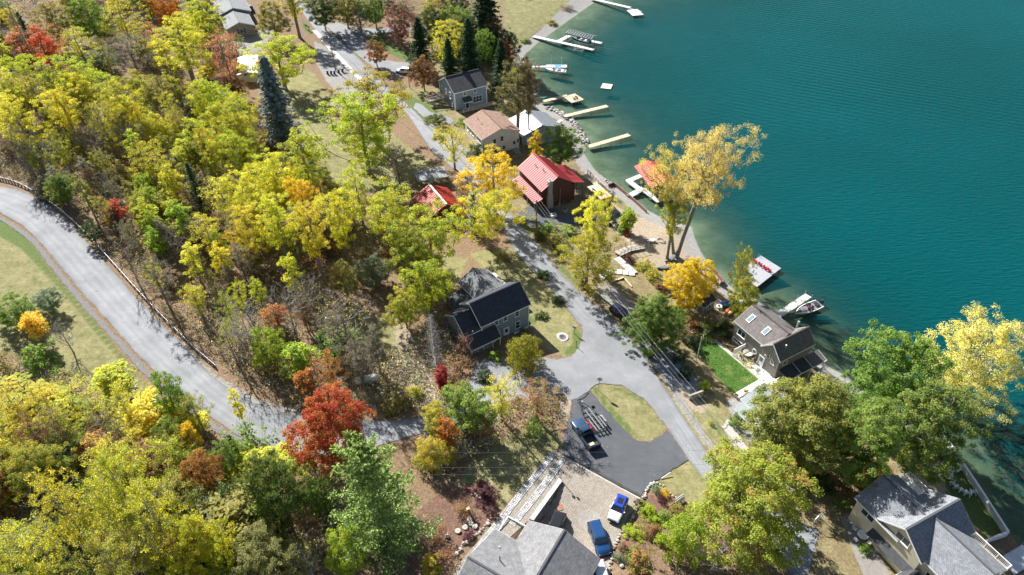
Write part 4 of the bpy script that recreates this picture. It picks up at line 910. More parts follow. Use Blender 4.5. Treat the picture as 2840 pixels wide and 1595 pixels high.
T('maple', 1270, 20, 36, 'dark green tree at the top edge beside the tall spruce', 'dkgreen', H=14, group=G_T)
T('slim', 1405, 148, 15, 'slim orange red tree at the shore beside the long white dock', 'red', H=10)
T('slim', 1456, 180, 13, 'small salmon orange tree at the shore by the flag dock', 'coral', H=7)
T('maple', 1432, 215, 34, 'green and yellow bushy tree at the shore by the flag dock', 'greengold', H=6)
T('bare', 1430, 152, 16, 'bare grey shrub tree at the shore right of the orange red tree', 'grey', H=6, pidx=1)
T('maple', 1395, 245, 30, 'dark green tree right of the slate blue cottage', 'dkgreen', H=7)
T('tall', 1418, 275, 62, 'big olive green oak between the cottages', ((.17, .18, .05), (.28, .22, .07)), H=22, base=(1437, 396), pidx=0)
T('tall', 1472, 245, 30, 'slender brown orange oak at the shore beside the big oak', 'brown', H=22, base=(1467, 395), pidx=1)
T('maple', 1553, 418, 56, 'dark green round tree behind the red roofed house', 'green', H=11, base=(1553, 468), pidx=0)
T('slim', 1487, 405, 20, 'small pale orange tree beside the dark green round tree', 'gold', H=9)
T('ash', 1383, 470, 84, 'golden walnut at the roadside left of the red roofed house', ((.88, .68, .04), (.74, .64, .05)), H=15, base=(1372, 590))
T('ash', 1360, 620, 78, 'golden green lower tree below the golden walnut at the roadside', ((.8, .64, .04), (.5, .52, .05)), H=14, base=(1356, 690))
T('airy', 1228, 415, 48, 'sparse yellow tree over the lake road near the white cottage', 'yellow', H=11, base=(1262, 470))
T('airy', 1100, 450, 40, 'nearly bare tree with a few yellow leaves near the lake road', 'grey', H=10)
T('mound', 1330, 415, 40, 'dark green laurel shrub at the front of the white cottage', 'dkgreen', H=3.5)
T('cedar', 1312, 580, 24, 'grey green cedar right of the red roofed barn', 'blue', H=10)
T('airy', 1282, 548, 26, 'thin russet tree at the corner of the red roofed barn', 'russet', H=10, pidx=1)
T('ash', 1650, 575, 56, 'yellow tree at the roadside behind the power lines, upper crown', 'yellow', H=16, base=(1640, 740))
T('ash', 1652, 705, 84, 'yellow green walnut at the roadside beside the black bins', ((.5, .42, .03), (.34, .37, .03)), H=12, base=(1625, 792))
T('column', 1742, 605, 22, 'small pale yellow tree at the end of the red house drive', 'lime', H=6)
T('cottonwood', 1915, 440, 120, 'giant pale gold cottonwood leaning over the water', 'palegold', H=29, base=(1876, 712), pidx=0, rz=0)
T('leaning', 1795, 430, 66, 'gold branch crown left of the giant cottonwood over the red boat lift', ((.92, .78, .16), (.84, .72, .1)), H=25, base=(1868, 708), rz=0)
T('tall', 1848, 590, 46, 'green gold tree with straight trunk beside the giant cottonwood', 'greengold', H=16, base=(1849, 722), pidx=1)
T('bigmaple', 1910, 772, 72, 'bright gold maple on the shore below the giant cottonwood', ((.9, .68, .03), (.74, .6, .04)), H=11, base=(1905, 855), pidx=0)
T('maple', 2052, 800, 46, 'yellow green tree between the red chair dock and the grey house', 'greengold', H=10, base=(2048, 885), pidx=1)
T('ash', 2042, 722, 30, 'slender yellow tree in front of the red chair dock', 'yellow', H=13, base=(2035, 830))
T('bigmaple', 1800, 872, 84, 'broad green linden between the road and the gold maple', ((.13, .23, .035), (.23, .3, .06)), H=11, base=(1808, 960), pidx=1)
T('dome', 1455, 975, 58, 'round yellow green bush tree in front of the slate house', ((.38, .35, .03), (.26, .3, .03)), H=7, base=(1454, 1020))
T('bigmaple', 2235, 1150, 158, 'large olive green tree over the white porch house', ((.24, .28, .055), (.4, .38, .08)), H=15, pidx=1)
T('bigmaple', 2482, 1035, 122, 'large bright green tree on the shore below the cottonwood', 'green', H=18, pidx=0)
T('bigmaple', 2590, 1165, 122, 'large green tree at the shore right of the olive tree', ((.22, .3, .055), (.38, .4, .09)), H=17, pidx=2)
T('bigmaple', 2400, 1215, 105, 'green shaded tree between the olive tree and the beige house', 'green', H=15, pidx=0)
T('cottonwood', 2722, 990, 138, 'pale gold cottonwood at the right edge over the water', 'palegold', H=20, pidx=1)
T('bigmaple', 2085, 1375, 168, 'large green maple with red tips over the road at the bottom', ((.38, .46, .06), (.6, .24, .1)), H=15, pidx=2, share=.1)
T('dome', 2435, 1310, 52, 'golden shrub tree beside the beige house', 'gold', H=5)
T('dome', 1905, 1480, 70, 'yellow green bushy tree at the bottom left of the red tipped maple', 'lime', H=7)
T('bare', 1990, 1540, 70, 'bare branched shrub tree at the bottom edge', 'grey', H=6, pidx=1)
T('airy', 2080, 1560, 60, 'thin yellow and red tree at the bottom edge under the maple', 'greenred', H=7)
T('maple', 1210, 1160, 42, 'green shrubby tree at the left end of the hedge between the drives', 'greengold', H=6)
T('maple', 1290, 1130, 74, 'green tree in the hedge between the drives', 'green', H=8, pidx=0)
T('airy', 1388, 1100, 56, 'bright yellow thin tree in the hedge between the drives', 'yellow', H=8.5, pidx=1)
T('slim', 1240, 1195, 24, 'bright orange small tree in the hedge at the lower drive', 'orange', H=7)
T('airy', 1490, 1110, 64, 'pink and orange sumac at the end of the hedge', ((.5, .24, .12), (.34, .36, .08)), H=7.5, pidx=2)
T('mound', 1480, 1175, 26, 'small dark green bush at the end of the hedge', 'green', H=4)
T('dome', 1200, 1250, 58, 'green bush tree below the orange tree in the hedge', 'greengold', H=5)
T('thinshrub', 1330, 1190, 46, 'russet brush in the hedge above the shaded lawn', 'russet', H=3.5)
# garden shrubs
G_B = 'garden shrubs in the stone bordered bed by the court'
for (x, y, r, c, h, l, k) in [(1820, 1352, 14, 'mint', 1.2, 'small grey green round shrub at the top of the bed by the court', 'mound'), (1846, 1362, 14, 'gold', 1.5, 'clipped golden ball shrub in the bed by the court', 'mound'),
 (1836, 1382, 14, 'purple', 1.1, 'dark purple shrub next to the golden ball shrub', 'mound'), (1805, 1408, 16, 'yelgreen', 1.4, 'yellow green spiky shrub in the bed by the white and blue car', 'shrub'),
 (1790, 1415, 34, 'lime', .8, 'spreading light green juniper beside the white and blue car', 'mound'), (1820, 1440, 28, 'lime', .8, 'second spreading light green juniper, further into the bed', 'mound'), (1760, 1475, 36, 'lime', .8, 'spreading green juniper beside the blue wagon', 'mound'),
 (1815, 1470, 28, 'russet', 1.8, 'rust brown round shrub in the bed by the court', 'shrub'), (1730, 1515, 16, 'brown', 1.1, 'small brown shrub beside the blue wagon', 'mound'),
 (1775, 1545, 44, 'greenred', 2.2, 'green and rust shrub at the bottom of the bed', 'shrub'), (1720, 1545, 20, 'mint', .9, 'grey green low shrub near the boulder', 'mound'), (1880, 1415, 34, 'olive', 2.2, 'olive green shrub at the right side of the bed', 'shrub'),
 (1845, 1430, 22, 'green', 1.6, 'dark green shrub in the middle of the bed', 'shrub'), (1775, 1395, 18, 'purple', .9, 'dark plum low shrub near the stones', 'mound')]:
    T(k, x, y, r, l, c, H=h, group=G_B)
for (x, y, r, c, h, l, k) in [(1285, 1410, 34, 'russet', 1.6, 'russet bush in the leafy bed above the stone discs', 'thinshrub'), (1215, 1480, 38, 'russet', 1.8, 'russet bush at the left side of the leafy bed', 'thinshrub'), (1195, 1560, 36, 'greengold', 1.8, 'green gold bush at the bottom of the leafy bed', 'shrub'), (1345, 1365, 44, 'purple', 1.5, 'black plum shrub in the leafy bed by the pale paver track', 'mound'), (1365, 1420, 24, 'purple', 1.0, 'second black plum shrub beside the stone discs', 'mound'), (1300, 1485, 20, 'purple', 1.0, 'plum shrub below the stone discs', 'mound'),
 (1235, 1540, 40, 'russet', 1.0, 'rust coloured brush below the pine branches', 'thinshrub')]:
    T(k, x, y, r, l, c, H=h)
# shrubs between road and lake
for (x, y, r, c, h, l, k) in [(1515, 625, 30, 'green', 1.8, 'green shrub bank at the corner of the red house drive', 'shrub'), (1545, 660, 36, 'olive', 2, 'olive shrub on the bank under the power lines', 'shrub'), (1575, 640, 34, 'green', 2.2, 'green shrub on the bank below the red house drive', 'shrub'),
 (1500, 650, 26, 'cypress', 1.6, 'yellowish shrub at the road edge of the bank', 'shrub'), (1560, 690, 26, 'green', 1.6, 'dark shrub at the lower end of the bank', 'shrub'), (1690, 605, 28, 'dkgreen', 2.2, 'dark bush behind the roadside walnut', 'shrub'), (1730, 635, 20, 'green', 1.6, 'bright green bush at the end of the red house drive', 'shrub'), (1738, 645, 12, 'crimson', 1.2, 'small red bush beside the leafy yard', 'shrub'),
 (1790, 730, 26, 'greengold', 2.2, 'green gold hedge bush above the gold maple, first in the row', 'shrub'), (1815, 760, 26, 'greengold', 2.2, 'green gold hedge bush second in the row', 'shrub'), (1840, 790, 26, 'russet', 2.0, 'russet hedge bush third in the row', 'shrub'), (1870, 800, 24, 'mint', 2.0, 'grey green hedge bush beside the gold maple', 'shrub'),
 (1745, 715, 20, 'purple', 1.4, 'dark purple barberry near the stepped path', 'mound'), (1875, 850, 32, 'greengold', 2.4, 'yellow green bush below the gold maple', 'shrub'), (1910, 900, 44, 'russet', 2.6, 'rust and green bush beside the green linden', 'shrub'), (1965, 915, 46, 'cypress', 2.4, 'dark green hedge left of the grey house', 'shrub'), (2010, 905, 34, 'dkgreen', 2.4, 'black green hedge against the grey house', 'shrub'),
 (1925, 940, 26, 'dkgreen', 2.2, 'dark hedge at the top of the walled lawn', 'shrub'), (1884, 985, 22, 'dkgreen', 2.4, 'dark green hedge between the parking bay and the walled lawn, upper', 'shrub'), (1903, 1030, 24, 'dkgreen', 2.4, 'dark green hedge between the parking bay and the walled lawn, lower', 'shrub'), (1955, 1065, 18, 'yelgreen', 1.8, 'yellow green bush at the lower corner of the walled lawn', 'shrub'),
 (2042, 970, 16, 'crimson', 1.2, 'red flowering bush at the corner of the walled lawn', 'thinshrub'), (2055, 985, 22, 'greengold', 1.3, 'pale green rose bush beside the white deck, upper', 'thinshrub'), (2078, 1010, 22, 'greengold', 1.3, 'pale green rose bush beside the white deck, lower', 'thinshrub'), (2100, 1030, 18, 'mint', 1.2, 'grey green rose bush at the end of the walled lawn', 'thinshrub'),
 (2042, 1160, 22, 'green', 2.4, 'dark green clipped round bush beside the white porch house', 'mound'), (1973, 1170, 10, 'lime', .9, 'small lime tuft at the foot of the white steps', 'mound'), (1205, 325, 32, 'cypress', 2.0, 'rounded yellow green shrub by the lake road near the slate blue cottage', 'mound'), (1278, 335, 20, 'green', 2.0, 'round green shrub at the corner of the brown roofed cottage', 'mound'),
 (1225, 350, 24, 'olive', 1.4, 'olive low shrub on the bank by the lake road', 'shrub'), (1215, 375, 22, 'greengold', 1.4, 'yellowish low shrub on the bank by the lake road', 'shrub'), (1370, 985, 26, 'green', 1.2, 'green shrub under the slate house porch window', 'shrub'), (1450, 915, 12, 'green', 1.0, 'small green shrub by the slate house wall', 'shrub'),
 (1500, 870, 20, 'dkgreen', 1.0, 'dark low shrub on the slate house bank by the road, upper', 'shrub'), (1545, 830, 22, 'dkgreen', 1.0, 'dark low shrub on the slate house bank by the road, middle', 'shrub'), (1410, 710, 26, 'russet', 1.4, 'brown shrub on the shaded bank above the slate house', 'thinshrub'), (1505, 760, 24, 'dkgreen', 1.2, 'dark shrub on the shaded bank beside the lake road', 'shrub'),
 (2340, 1395, 22, 'green', 1.6, 'low green shrub row at the beige house terrace', 'shrub'), (2380, 1440, 18, 'lime', 1.0, 'low bright green shrub at the beige house front bed', 'shrub'), (2400, 1520, 22, 'green', 1.0, 'low green shrub beside the beige house walk', 'shrub'), (2330, 1340, 36, 'russet', 2.0, 'brown brush at the left of the beige house', 'thinshrub'), (2280, 1330, 40, 'dkgreen', 2.2, 'dark bush in the shade left of the beige house', 'shrub'),
 (1530, 60, 18, 'olive', 1.2, 'low olive shrub on the far beach', 'shrub'), (1575, 20, 22, 'brown', 1.2, 'brown low shrub strip on the far beach', 'thinshrub'), (1455, 110, 16, 'green', 1.0, 'green tuft at the top of the far beach', 'shrub'), (1480, 425, 22, 'gold', 1.8, 'golden low bush behind the red roofed house', 'shrub'),
 (1345, 1040, 26, 'dkgreen', 2.2, 'dark green bush at the left of the slate house drive', 'shrub'), (1255, 1060, 40, 'russet', 2.6, 'brown brush beside the small crimson tree', 'thinshrub'), (1275, 1010, 40, 'russet', 2.6, 'brown brush below the wine red shrub', 'thinshrub'), (1150, 1085, 28, 'greengold', 2.2, 'yellow green bush on the leafy path', 'shrub'), (1090, 1110, 40, 'olive', 2.6, 'olive bush right of the red maple', 'shrub')]:
    T(k, x, y, r, l, c, H=h)
# saplings and brush nobody could tell apart, scattered over the woods
SCATTERED = []
def scatter(poly_px, n, kinds, cols, label, group, seed, hr=(2.5, 5.5), rr=(.5, .8)):
    P = gpoly(poly_px); r = random.Random(seed); A = np.array(P); k = 0
    while k < n:
        p = (r.uniform(A[:, 0].min(), A[:, 0].max()), r.uniform(A[:, 1].min(), A[:, 1].max()))
        if not in_poly(np.array([p[0]]), np.array([p[1]]), P)[0]: continue
        kd = r.choice(kinds); h = r.uniform(*hr); c = r.choice(cols); o = tree_at(kd, p, h*r.uniform(*rr), h, label, c, group=group); SCATTERED.append((o, kd, c, p)); k += 1
W_MID = [(-60,455),(20,488),(80,514),(170,572),(250,640),(336,733),(424,828),(530,935),(620,1022),(722,1098),(830,1138),(960,1150),(1060,1140),(1090,1050),(1000,960),(900,900),(960,800),(1180,690),(1120,620),(980,600),(860,520),(700,330),(560,260),(420,330),(300,330),(120,340),(-60,330)]
W_UP = [(-60,-20),(520,-20),(660,130),(700,300),(480,330),(250,330),(-60,330)]
W_LOW = [(-60,1040),(120,1000),(280,1070),(420,1100),(560,1200),(760,1270),(900,1290),(960,1400),(900,1640),(-60,1640)]
W_TOP = [(880,-60),(1300,-60),(1380,140),(1330,200),(1200,150),(1160,120),(1060,40),(900,40)]
scatter(W_MID, 85, ['shrub','thinshrub','thinshrub','slim'], ['olive','olive','greengold','russet','russet','brown','green','grey'], 'brush and saplings under the trees above the guardrail', 'brush on the slope above the guardrail', 5)
scatter(W_UP, 60, ['shrub','thinshrub','slim','airy'], ['olive','greengold','yellow','russet','grey','green'], 'brush and saplings under the trees of the upper left wood', 'brush in the upper left wood', 6, (2.5, 7))
scatter(W_LOW, 60, ['shrub','thinshrub','slim','airy'], ['olive','greengold','yellow','russet','green','yelgreen'], 'brush and saplings under the trees of the lower left wood', 'brush in the lower left wood', 8, (2.5, 7))
scatter([(60,340),(330,330),(560,300),(700,400),(820,540),(960,620),(900,780),(740,790),(540,640),(330,480),(120,420)], 48, ['ash','airy','tall','slim','airy'], ['yelgreen','yellow','greengold','yellow','olive','yellow'], 'yellow and green trees massed behind one another in the middle wood', 'massed trees of the middle wood', 14, (8, 14), (.18, .28))
scatter([(-60,1280),(300,1260),(520,1290),(640,1420),(600,1640),(-60,1640)], 20, ['airy','airy','bare'], ['yelgreen','yellow','greengold','russet'], 'yellow trees massed behind one another in the lower left corner wood', 'massed trees of the lower wood', 15, (7, 11), (.25, .36))
scatter([(80,480),(250,600),(430,800),(620,980),(760,1050),(880,1040),(860,900),(640,740),(420,560),(200,460)], 46, ['slim','airy','airy','slim'], ['olive','greengold','yellow','lime','russet','grey','yelgreen'], 'thin young trees standing in the brush just above the guardrail', 'young trees above the guardrail', 16, (5, 9.5), (.16, .26))
scatter(W_UP, 30, ['airy','ash','tall','slim'], ['yellow','yelgreen','greengold','olive','coral','yellow'], 'mixed autumn trees massed behind one another in the upper left wood', 'massed trees of the upper left wood', 17, (8, 14), (.2, .3))
scatter(W_MID, 46, ['bare','bare','airy'], ['grey','gold'], 'bare grey branched trees scattered through the middle wood', 'bare trees of the middle wood', 18, (7, 11), (.26, .36))
scatter([(1140,60),(1330,60),(1400,120),(1420,190),(1260,190),(1180,150)], 13, ['maple','maple','airy'], ['dkgreen','olive','dkgreen','green'], 'dark tree by the spruces', 'dark trees among the spruces', 19, (9, 14), (.24, .34))
scatter(W_TOP, 14, ['maple','maple','spruce','airy'], ['green','olive','dkgreen','brown'], 'mixed dark trees massed at the top edge behind the far houses', 'dark trees at the top edge', 9, (8, 14), (.3, .42))
MARKS = [('the guardrail start', 20, 500), ('the guardrail middle', 250, 660), ('the guardrail end', 600, 1015), ('the scrap pile', 450, 395), ('the blue spruce', 735, 300), ('the ranch house', 650, 70), ('the white roofed shed', 665, 195), ('the red barn', 1240, 560), ('the slate blue house', 1380, 870),
 ('the white gas tank', 1018, 1057), ('the large red maple', 941, 1180), ('the white pine', 1068, 1420), ('the dark middle cedar', 541, 520), ('the bare walnut', 955, 905), ('the scarlet slim tree', 128, 150), ('the minty sumac', 275, 165), ('the left picture edge', 0, 300), ('the upper left corner', 0, 0), ('the lower left corner', 0, 1595),
 ('the dark cherry tree', 762, 1355), ('the orange brown tree', 565, 1310), ('the hill road bend', 640, 1130), ('the field sumac', 130, 830), ('the lone lime tree', 742, 955), ('the tan lawn edge', 850, 500), ('the tall black spruce', 1350, 55), ('the side drive', 1030, 90), ('the left wood centre tree', 332, 292), ('the dark hollow', 880, 720), ('the bottom edge poplars', 300, 1560)]
CW = dict(yelgreen='yellow green', greengold='green gold', dkgreen='dark green', grey='grey', coral='coral red')
KW = dict(shrub='bushy shrub', thinshrub='thin twiggy shrub', slim='slender tree', airy='thin crowned tree', ash='round crowned tree', tall='tall tree', maple='dense tree', spruce='conifer', bare='bare branched tree', bigpopular='wide tree')
def name_scattered():
    def px(p, z): v = np.array([p[0], p[1], z-CAM_H]); w = v@AX_F; return 1420+FPX*(v@AX_R)/w, 797.5-FPX*(v@AX_U)/w
    G = {}
    for o, kd, c, p in SCATTERED:
        x, y = px(p, gz(*p)+2); d, nm, mx, my = min((math.hypot(x-a, y-b), n, a, b) for n, a, b in MARKS)
        side = ('left of' if x < mx else 'right of') if abs(x-mx) > abs(y-my) else ('above' if y < my else 'below')
        G.setdefault((CW.get(c, c), KW[kd], side, nm), []).append((d, o))
    O = 'nearest,second,third,fourth,fifth,sixth,seventh,eighth,ninth,tenth'.split(',')
    for (c, kw, side, nm), L in G.items():
        L.sort(key=lambda t: t[0])
        for i, (d, o) in enumerate(L): o['label'] = ('%s %s %s %s' % (c, kw, side, nm)) if len(L) == 1 else '%s %s %s %s, %s from it' % (c, kw, side, nm, O[min(i, 9)])
name_scattered()
# ground cover of the woods: nobody could count it
def undergrowth():
    rng = np.random.default_rng(21); PT = []
    for px, n in ((W_MID, 9000), (W_UP, 6500), (W_LOW, 5500), (W_TOP, 1500), ([(1180,880),(1300,900),(1330,1020),(1300,1090),(1230,1140),(1150,1150),(1060,1150),(960,1120),(1080,980)], 1100), ([(1180,1200),(1300,1140),(1430,1110),(1540,1100),(1560,1150),(1480,1200),(1330,1260),(1200,1330)], 900), ([(1850,820),(1900,780),(2000,880),(2040,930),(1960,960),(1860,940),(1830,880)], 500)):
        P = gpoly(px); A = np.array(P); q = rng.uniform(A.min(0), A.max(0), (n*6, 2)); q = q[in_poly(q[:, 0], q[:, 1], P)][:n]
        nz = np.sin(q[:, 0]*.31+1.3)*np.sin(q[:, 1]*.27+.4)+rng.normal(0, .45, len(q)); PT.append(q[nz > -.35])
    C2 = np.concatenate(PT); avoid = [gpoly(list(zip(*[iter(sum([[a for a in p] for p in HILL_U], []))]*2))+HILL_D[::-1])]+Z_DRY[:2]+Z_DRY[13:14]
    keep = np.ones(len(C2), bool)
    for P in avoid: keep &= ~(poly_sd(C2[:, 0], C2[:, 1], P) < .8)
    C2 = C2[keep]; z = height(C2[:, 0], C2[:, 1]); hgt = rng.gamma(2.0, .42, len(C2)); C = np.stack([C2[:, 0], C2[:, 1], z+hgt*.55], 1)
    pal = np.array([(.3, .3, .08), (.42, .4, .09), (.24, .16, .09), (.42, .26, .13), (.15, .22, .05), (.36, .33, .2), (.52, .45, .07), (.24, .28, .09), (.2, .14, .09)])
    nb = np.clip(((np.sin(C2[:, 0]*.13+2)+np.sin(C2[:, 1]*.17+C2[:, 0]*.05))*.25+.5)*9, 0, 8.99); ci = np.clip((nb+rng.normal(0, 2.2, len(C))).round(), 0, 8).astype(int)
    cnt = rng.poisson(12, len(C)); idx = np.repeat(np.arange(len(C)), cnt); n = len(idx)
    q = rng.normal(size=(n, 3))*np.array([.42, .42, 0]); P = C[idx]+q; P[:, 2] += rng.normal(0, 1, n)*hgt[idx]*.3
    N = unit(rng.normal(size=(n, 3))*.7+np.array([0, 0, .8])); Td = unit(rng.normal(size=(n, 3)))
    tw = rng.random(n) < .27; Td[tw] = unit(Td[tw]*.55+np.array([0, 0, .8])); N[tw] = unit(rng.normal(size=(tw.sum(), 3))); P[tw, 2] += .4
    me = leaf_mesh('undergrowth', P, N, Td, np.where(tw, rng.uniform(.9, 2.0, n), rng.lognormal(-1.42, .45, n)), np.where(tw, .05, rng.uniform(.1, .24, n)), np.zeros(n), np.ones(n), None)
    me.materials.clear(); a = me.attributes.new('plant_colour', 'FLOAT_COLOR', 'FACE'); col = pal[ci[idx]]*rng.uniform(.75, 1.25, (n, 1))
    col[tw] = np.array([.3, .27, .24])*rng.uniform(.6, 1.3, (tw.sum(), 1))
    a.data.foreach_set('color', np.concatenate([col, np.ones((n, 1))], 1).astype(np.float32).ravel())
    m = bpy.data.materials.new('undergrowth_leaf'); m.use_nodes = True; nt = m.node_tree; bs = nt.nodes['Principled BSDF']; at_ = _n(nt, 'ShaderNodeAttribute'); at_.attribute_name = 'plant_colour'
    nt.links.new(at_.outputs['Color'], bs.inputs['Base Color']); bs.inputs['Roughness'].default_value = .8; bs.inputs['Specular IOR Level'].default_value = .2; me.materials.append(m)
    tag(link('undergrowth', me), kind='stuff')
undergrowth()
# ---------------------------------------------------------------- houses
ASPH_DK = shingle('dark_shingle', (.042, .044, .05), (.06, .062, .068))
ASPH_NAVY = shingle('navy_shingle', (.035, .038, .048), (.05, .053, .065))
ASPH_BROWN = shingle('brown_shingle', (.22, .135, .1), (.27, .17, .13))
ASPH_TAUPE = shingle('taupe_shingle', (.125, .11, .105), (.17, .15, .142))
ASPH_GREY = shingle('grey_shingle', (.15, .16, .175), (.22, .23, .245))
ASPH_LGREY = shingle('light_grey_shingle', (.15, .15, .155), (.21, .21, .215))
M_METALGREY = pm('grey_roof_metal', (.36, .37, .39), (.42, .43, .45), scale=.8, rough=.34, metal=.35, spec=.6)
M_METALRED = pm('red_roof_metal', (.3, .03, .032), (.25, .026, .028), scale=.7, rough=.55, spec=.35)
M_METALROSE = pm('barn_red_roof_metal', (.42, .045, .025), (.36, .035, .022), scale=.7, rough=.55, spec=.3)
class House:
    """local frame: u along the ridge, v across, z up from the base"""
    def __init__(s, name, label, cat, o, yaw, z, group=None):
        s.e = thing(name, label, cat, (o[0], o[1], z), math.radians(yaw), group); s.nw = 0
    def part(s, name, mb, mats, parent=None, smooth=False, label=None):
        o = mb.build(name, mats, parent or s.e, smooth)
        if label: o['label'] = label
        return o
    def gable(s, u0, u1, v0, v1, ze, zr, wall, roof, trim=M_WHITE, axis='u', inset=.35, z0=-1.5, vr=None, over=.0, th=.16, ends=(1, 1), fascia=True, names=('wall', 'roof'), roofs=True):
        """gabled block; ridge along axis; walls inset below the overhanging roof"""
        sw = (lambda p: p) if axis == 'u' else (lambda p: (p[1], p[0], p[2]))
        if axis == 'v': u0, u1, v0, v1 = v0, v1, u0, u1
        vr = (v0+v1)/2 if vr is None else vr; i = inset
        k1 = (zr-ze)/(vr-v0); k2 = (zr-ze)/(v1-vr)
        w = MB(); prof = [(v0+i, z0), (v1-i, z0), (v1-i, ze+k2*i-.05), (vr, zr-.06), (v0+i, ze+k1*i-.05)]
        a = [sw((u0+i, *p)) for p in prof]; b = [sw((u1-i, *p)) for p in prof]; w.loft([a, b]); s.part(names[0], w, wall)
        if not roofs: return
        r = MB(); t = .02
        r.slab([sw((u0, v0, ze)), sw((u1, v0, ze)), sw((u1, vr, zr)), sw((u0, vr, zr))], th)
        s.part(names[1], r, roof)
        r = MB(); r.slab([sw((u0, v1, ze)), sw((u1, v1, ze)), sw((u1, vr+t, zr)), sw((u0, vr+t, zr))], th); s.part(names[1], r, roof)
        if fascia:
            f = MB()
            for vv in (v0, v1): f.bar(sw((u0, vv, ze-th*.7)), sw((u1, vv, ze-th*.7)), .05, .2)
            for k, uu in enumerate((u0, u1)):
                if ends[k]:
                    f.bar(sw((uu, v0, ze-th*.8)), sw((uu, vr, zr-th*.8)), .05, .2); f.bar(sw((uu, v1, ze-th*.8)), sw((uu, vr, zr-th*.8)), .05, .2)
            s.part('fascia', f, trim)
        c = MB(); c.bar(sw((u0, vr, zr+.02)), sw((u1, vr, zr+.02)), .26, .05); s.part('ridge_cap', c, roof)
    def metal_roof(s, u0, u1, va, za, vb, zb, n, mat, axis='u'):
        """one slope of standing seam panels, each a part of its own"""
        sw = (lambda p: p) if axis == 'u' else (lambda p: (p[1], p[0], p[2]))
        w = (u1-u0)/n; me = None
        ln = math.hypot(vb-va, zb-za)
        for k in range(n):
            if me is None:
                m = MB(); m.slab([sw((0, va, za)), sw((w-.012, va, za)), sw((w-.012, vb, zb)), sw((0, vb, zb))], .07)
                nz = abs(vb-va)/ln
                m.bar(sw((.03, va, za+.035)), sw((.03, vb, zb+.035)), .05, .09)
                me = m.mesh('roof_panel', mat)
            o = link('roof_panel', me, s.e); o.location = Vector(sw((u0+k*w, 0, 0)))
    def slab(s, name, P, mat, th=.15, parent=None): m = MB(); m.slab(P, th); return s.part(name, m, mat, parent)
    def box(s, name, c, d, mat, rz=0, parent=None): m = MB(); m.box(c, d, rz); return s.part(name, m, mat, parent)
    def win(s, c, face, w, h, cols=1, rows=2, trim=M_WHITE, fw=.09, name='window', shape='rect'):
        """window on a wall: frame with bars; the pane is its sub-part. face: outward direction in degrees"""
        a = math.radians(face); n = Vector((math.cos(a), math.sin(a), 0)); t = Vector((-n.y, n.x, 0)); up = Vector((0, 0, 1)); c = Vector(c)+n*.03
        m = MB(); g = MB()
        if shape == 'rect':
            for sx in (-1, 1): m.bar(c+t*(sx*w/2)-up*(h/2+fw/2), c+t*(sx*w/2)+up*(h/2+fw/2), fw, fw, up=n)
            for sz in (-1, 1): m.bar(c-t*(w/2)+up*(sz*h/2), c+t*(w/2)+up*(sz*h/2), fw, fw, up=n)
            for k in range(1, cols): x = -w/2+w*k/cols; m.bar(c+t*x-up*h/2, c+t*x+up*h/2, fw*.8, fw*.7, up=n)
            for k in range(1, rows): z = -h/2+h*k/rows; m.bar(c-t*w/2+up*z, c+t*w/2+up*z, fw*.45, fw*.6, up=n)
            m.bar(c-t*(w/2+.1)-up*(h/2+.06)+n*.05, c+t*(w/2+.1)-up*(h/2+.06)+n*.05, .12, .05)
            q = [c-t*w/2-up*h/2, c+t*w/2-up*h/2, c+t*w/2+up*h/2, c-t*w/2+up*h/2]
        elif shape == 'round':
            q = [c+t*(math.cos(k*math.pi/8)*w/2)+up*(math.sin(k*math.pi/8)*w/2) for k in range(16)]
            for k in range(16): m.bar(q[k], q[(k+1) % 16], fw, fw, up=n)
        else:
            q = [c+t*(x*w)+up*(z*h) for x, z in shape]
            for k in range(len(q)): m.bar(q[k], q[(k+1) % len(q)], fw, fw, up=n)
        k = len(q); g.add([p-n*.01 for p in q]+[p-n*.04 for p in q], [tuple(range(k)), tuple(range(k, 2*k))[::-1]]+[(i, (i+1) % k, k+(i+1) % k, k+i) for i in range(k)])
        f = s.part(name, m, trim); s.part('pane', g, M_GLASS, f); return f
    def door(s, c, face, w=.95, h=2.05, mat=M_WHITE, glass=True, trim=M_WHITE):
        a = math.radians(face); n = Vector((math.cos(a), math.sin(a), 0)); t = Vector((-n.y, n.x, 0)); up = Vector((0, 0, 1)); c = Vector(c)+n*.02
        m = MB(); m.bar(c-up*h/2, c+up*h/2, w, .06, up=n); d = s.part('door', m, mat)
        f = MB()
        for sx in (-1, 1): f.bar(c+t*(sx*(w/2+.06))-up*h/2, c+t*(sx*(w/2+.06))+up*(h/2+.1), .1, .12, up=n)
        f.bar(c-t*w/2+up*(h/2+.06), c+t*w/2+up*(h/2+.06), .1, .12, up=n); s.part('frame', f, trim, d)
        if glass:
            g = MB(); g.bar(c+n*.035+up*.05, c+n*.035+up*(h*.42), w*.6, .02, up=n); s.part('pane', g, M_GLASS, d)
        k = MB(); k.box(c+t*(w*.38)+n*.07-up*.05, (.07, .07, .07)); s.part('handle', k, M_STEEL, d); return d
    def corner(s, pts, z0, z1, mat=M_WHITE, w=.16):
        me = None
        for u, v in pts:
            if me is None: m = MB(); m.box((0, 0, (z0+z1)/2), (w, w, z1-z0)); me = m.mesh('corner_board', mat)
            link('corner_board', me, s.e, (u, v, 0))
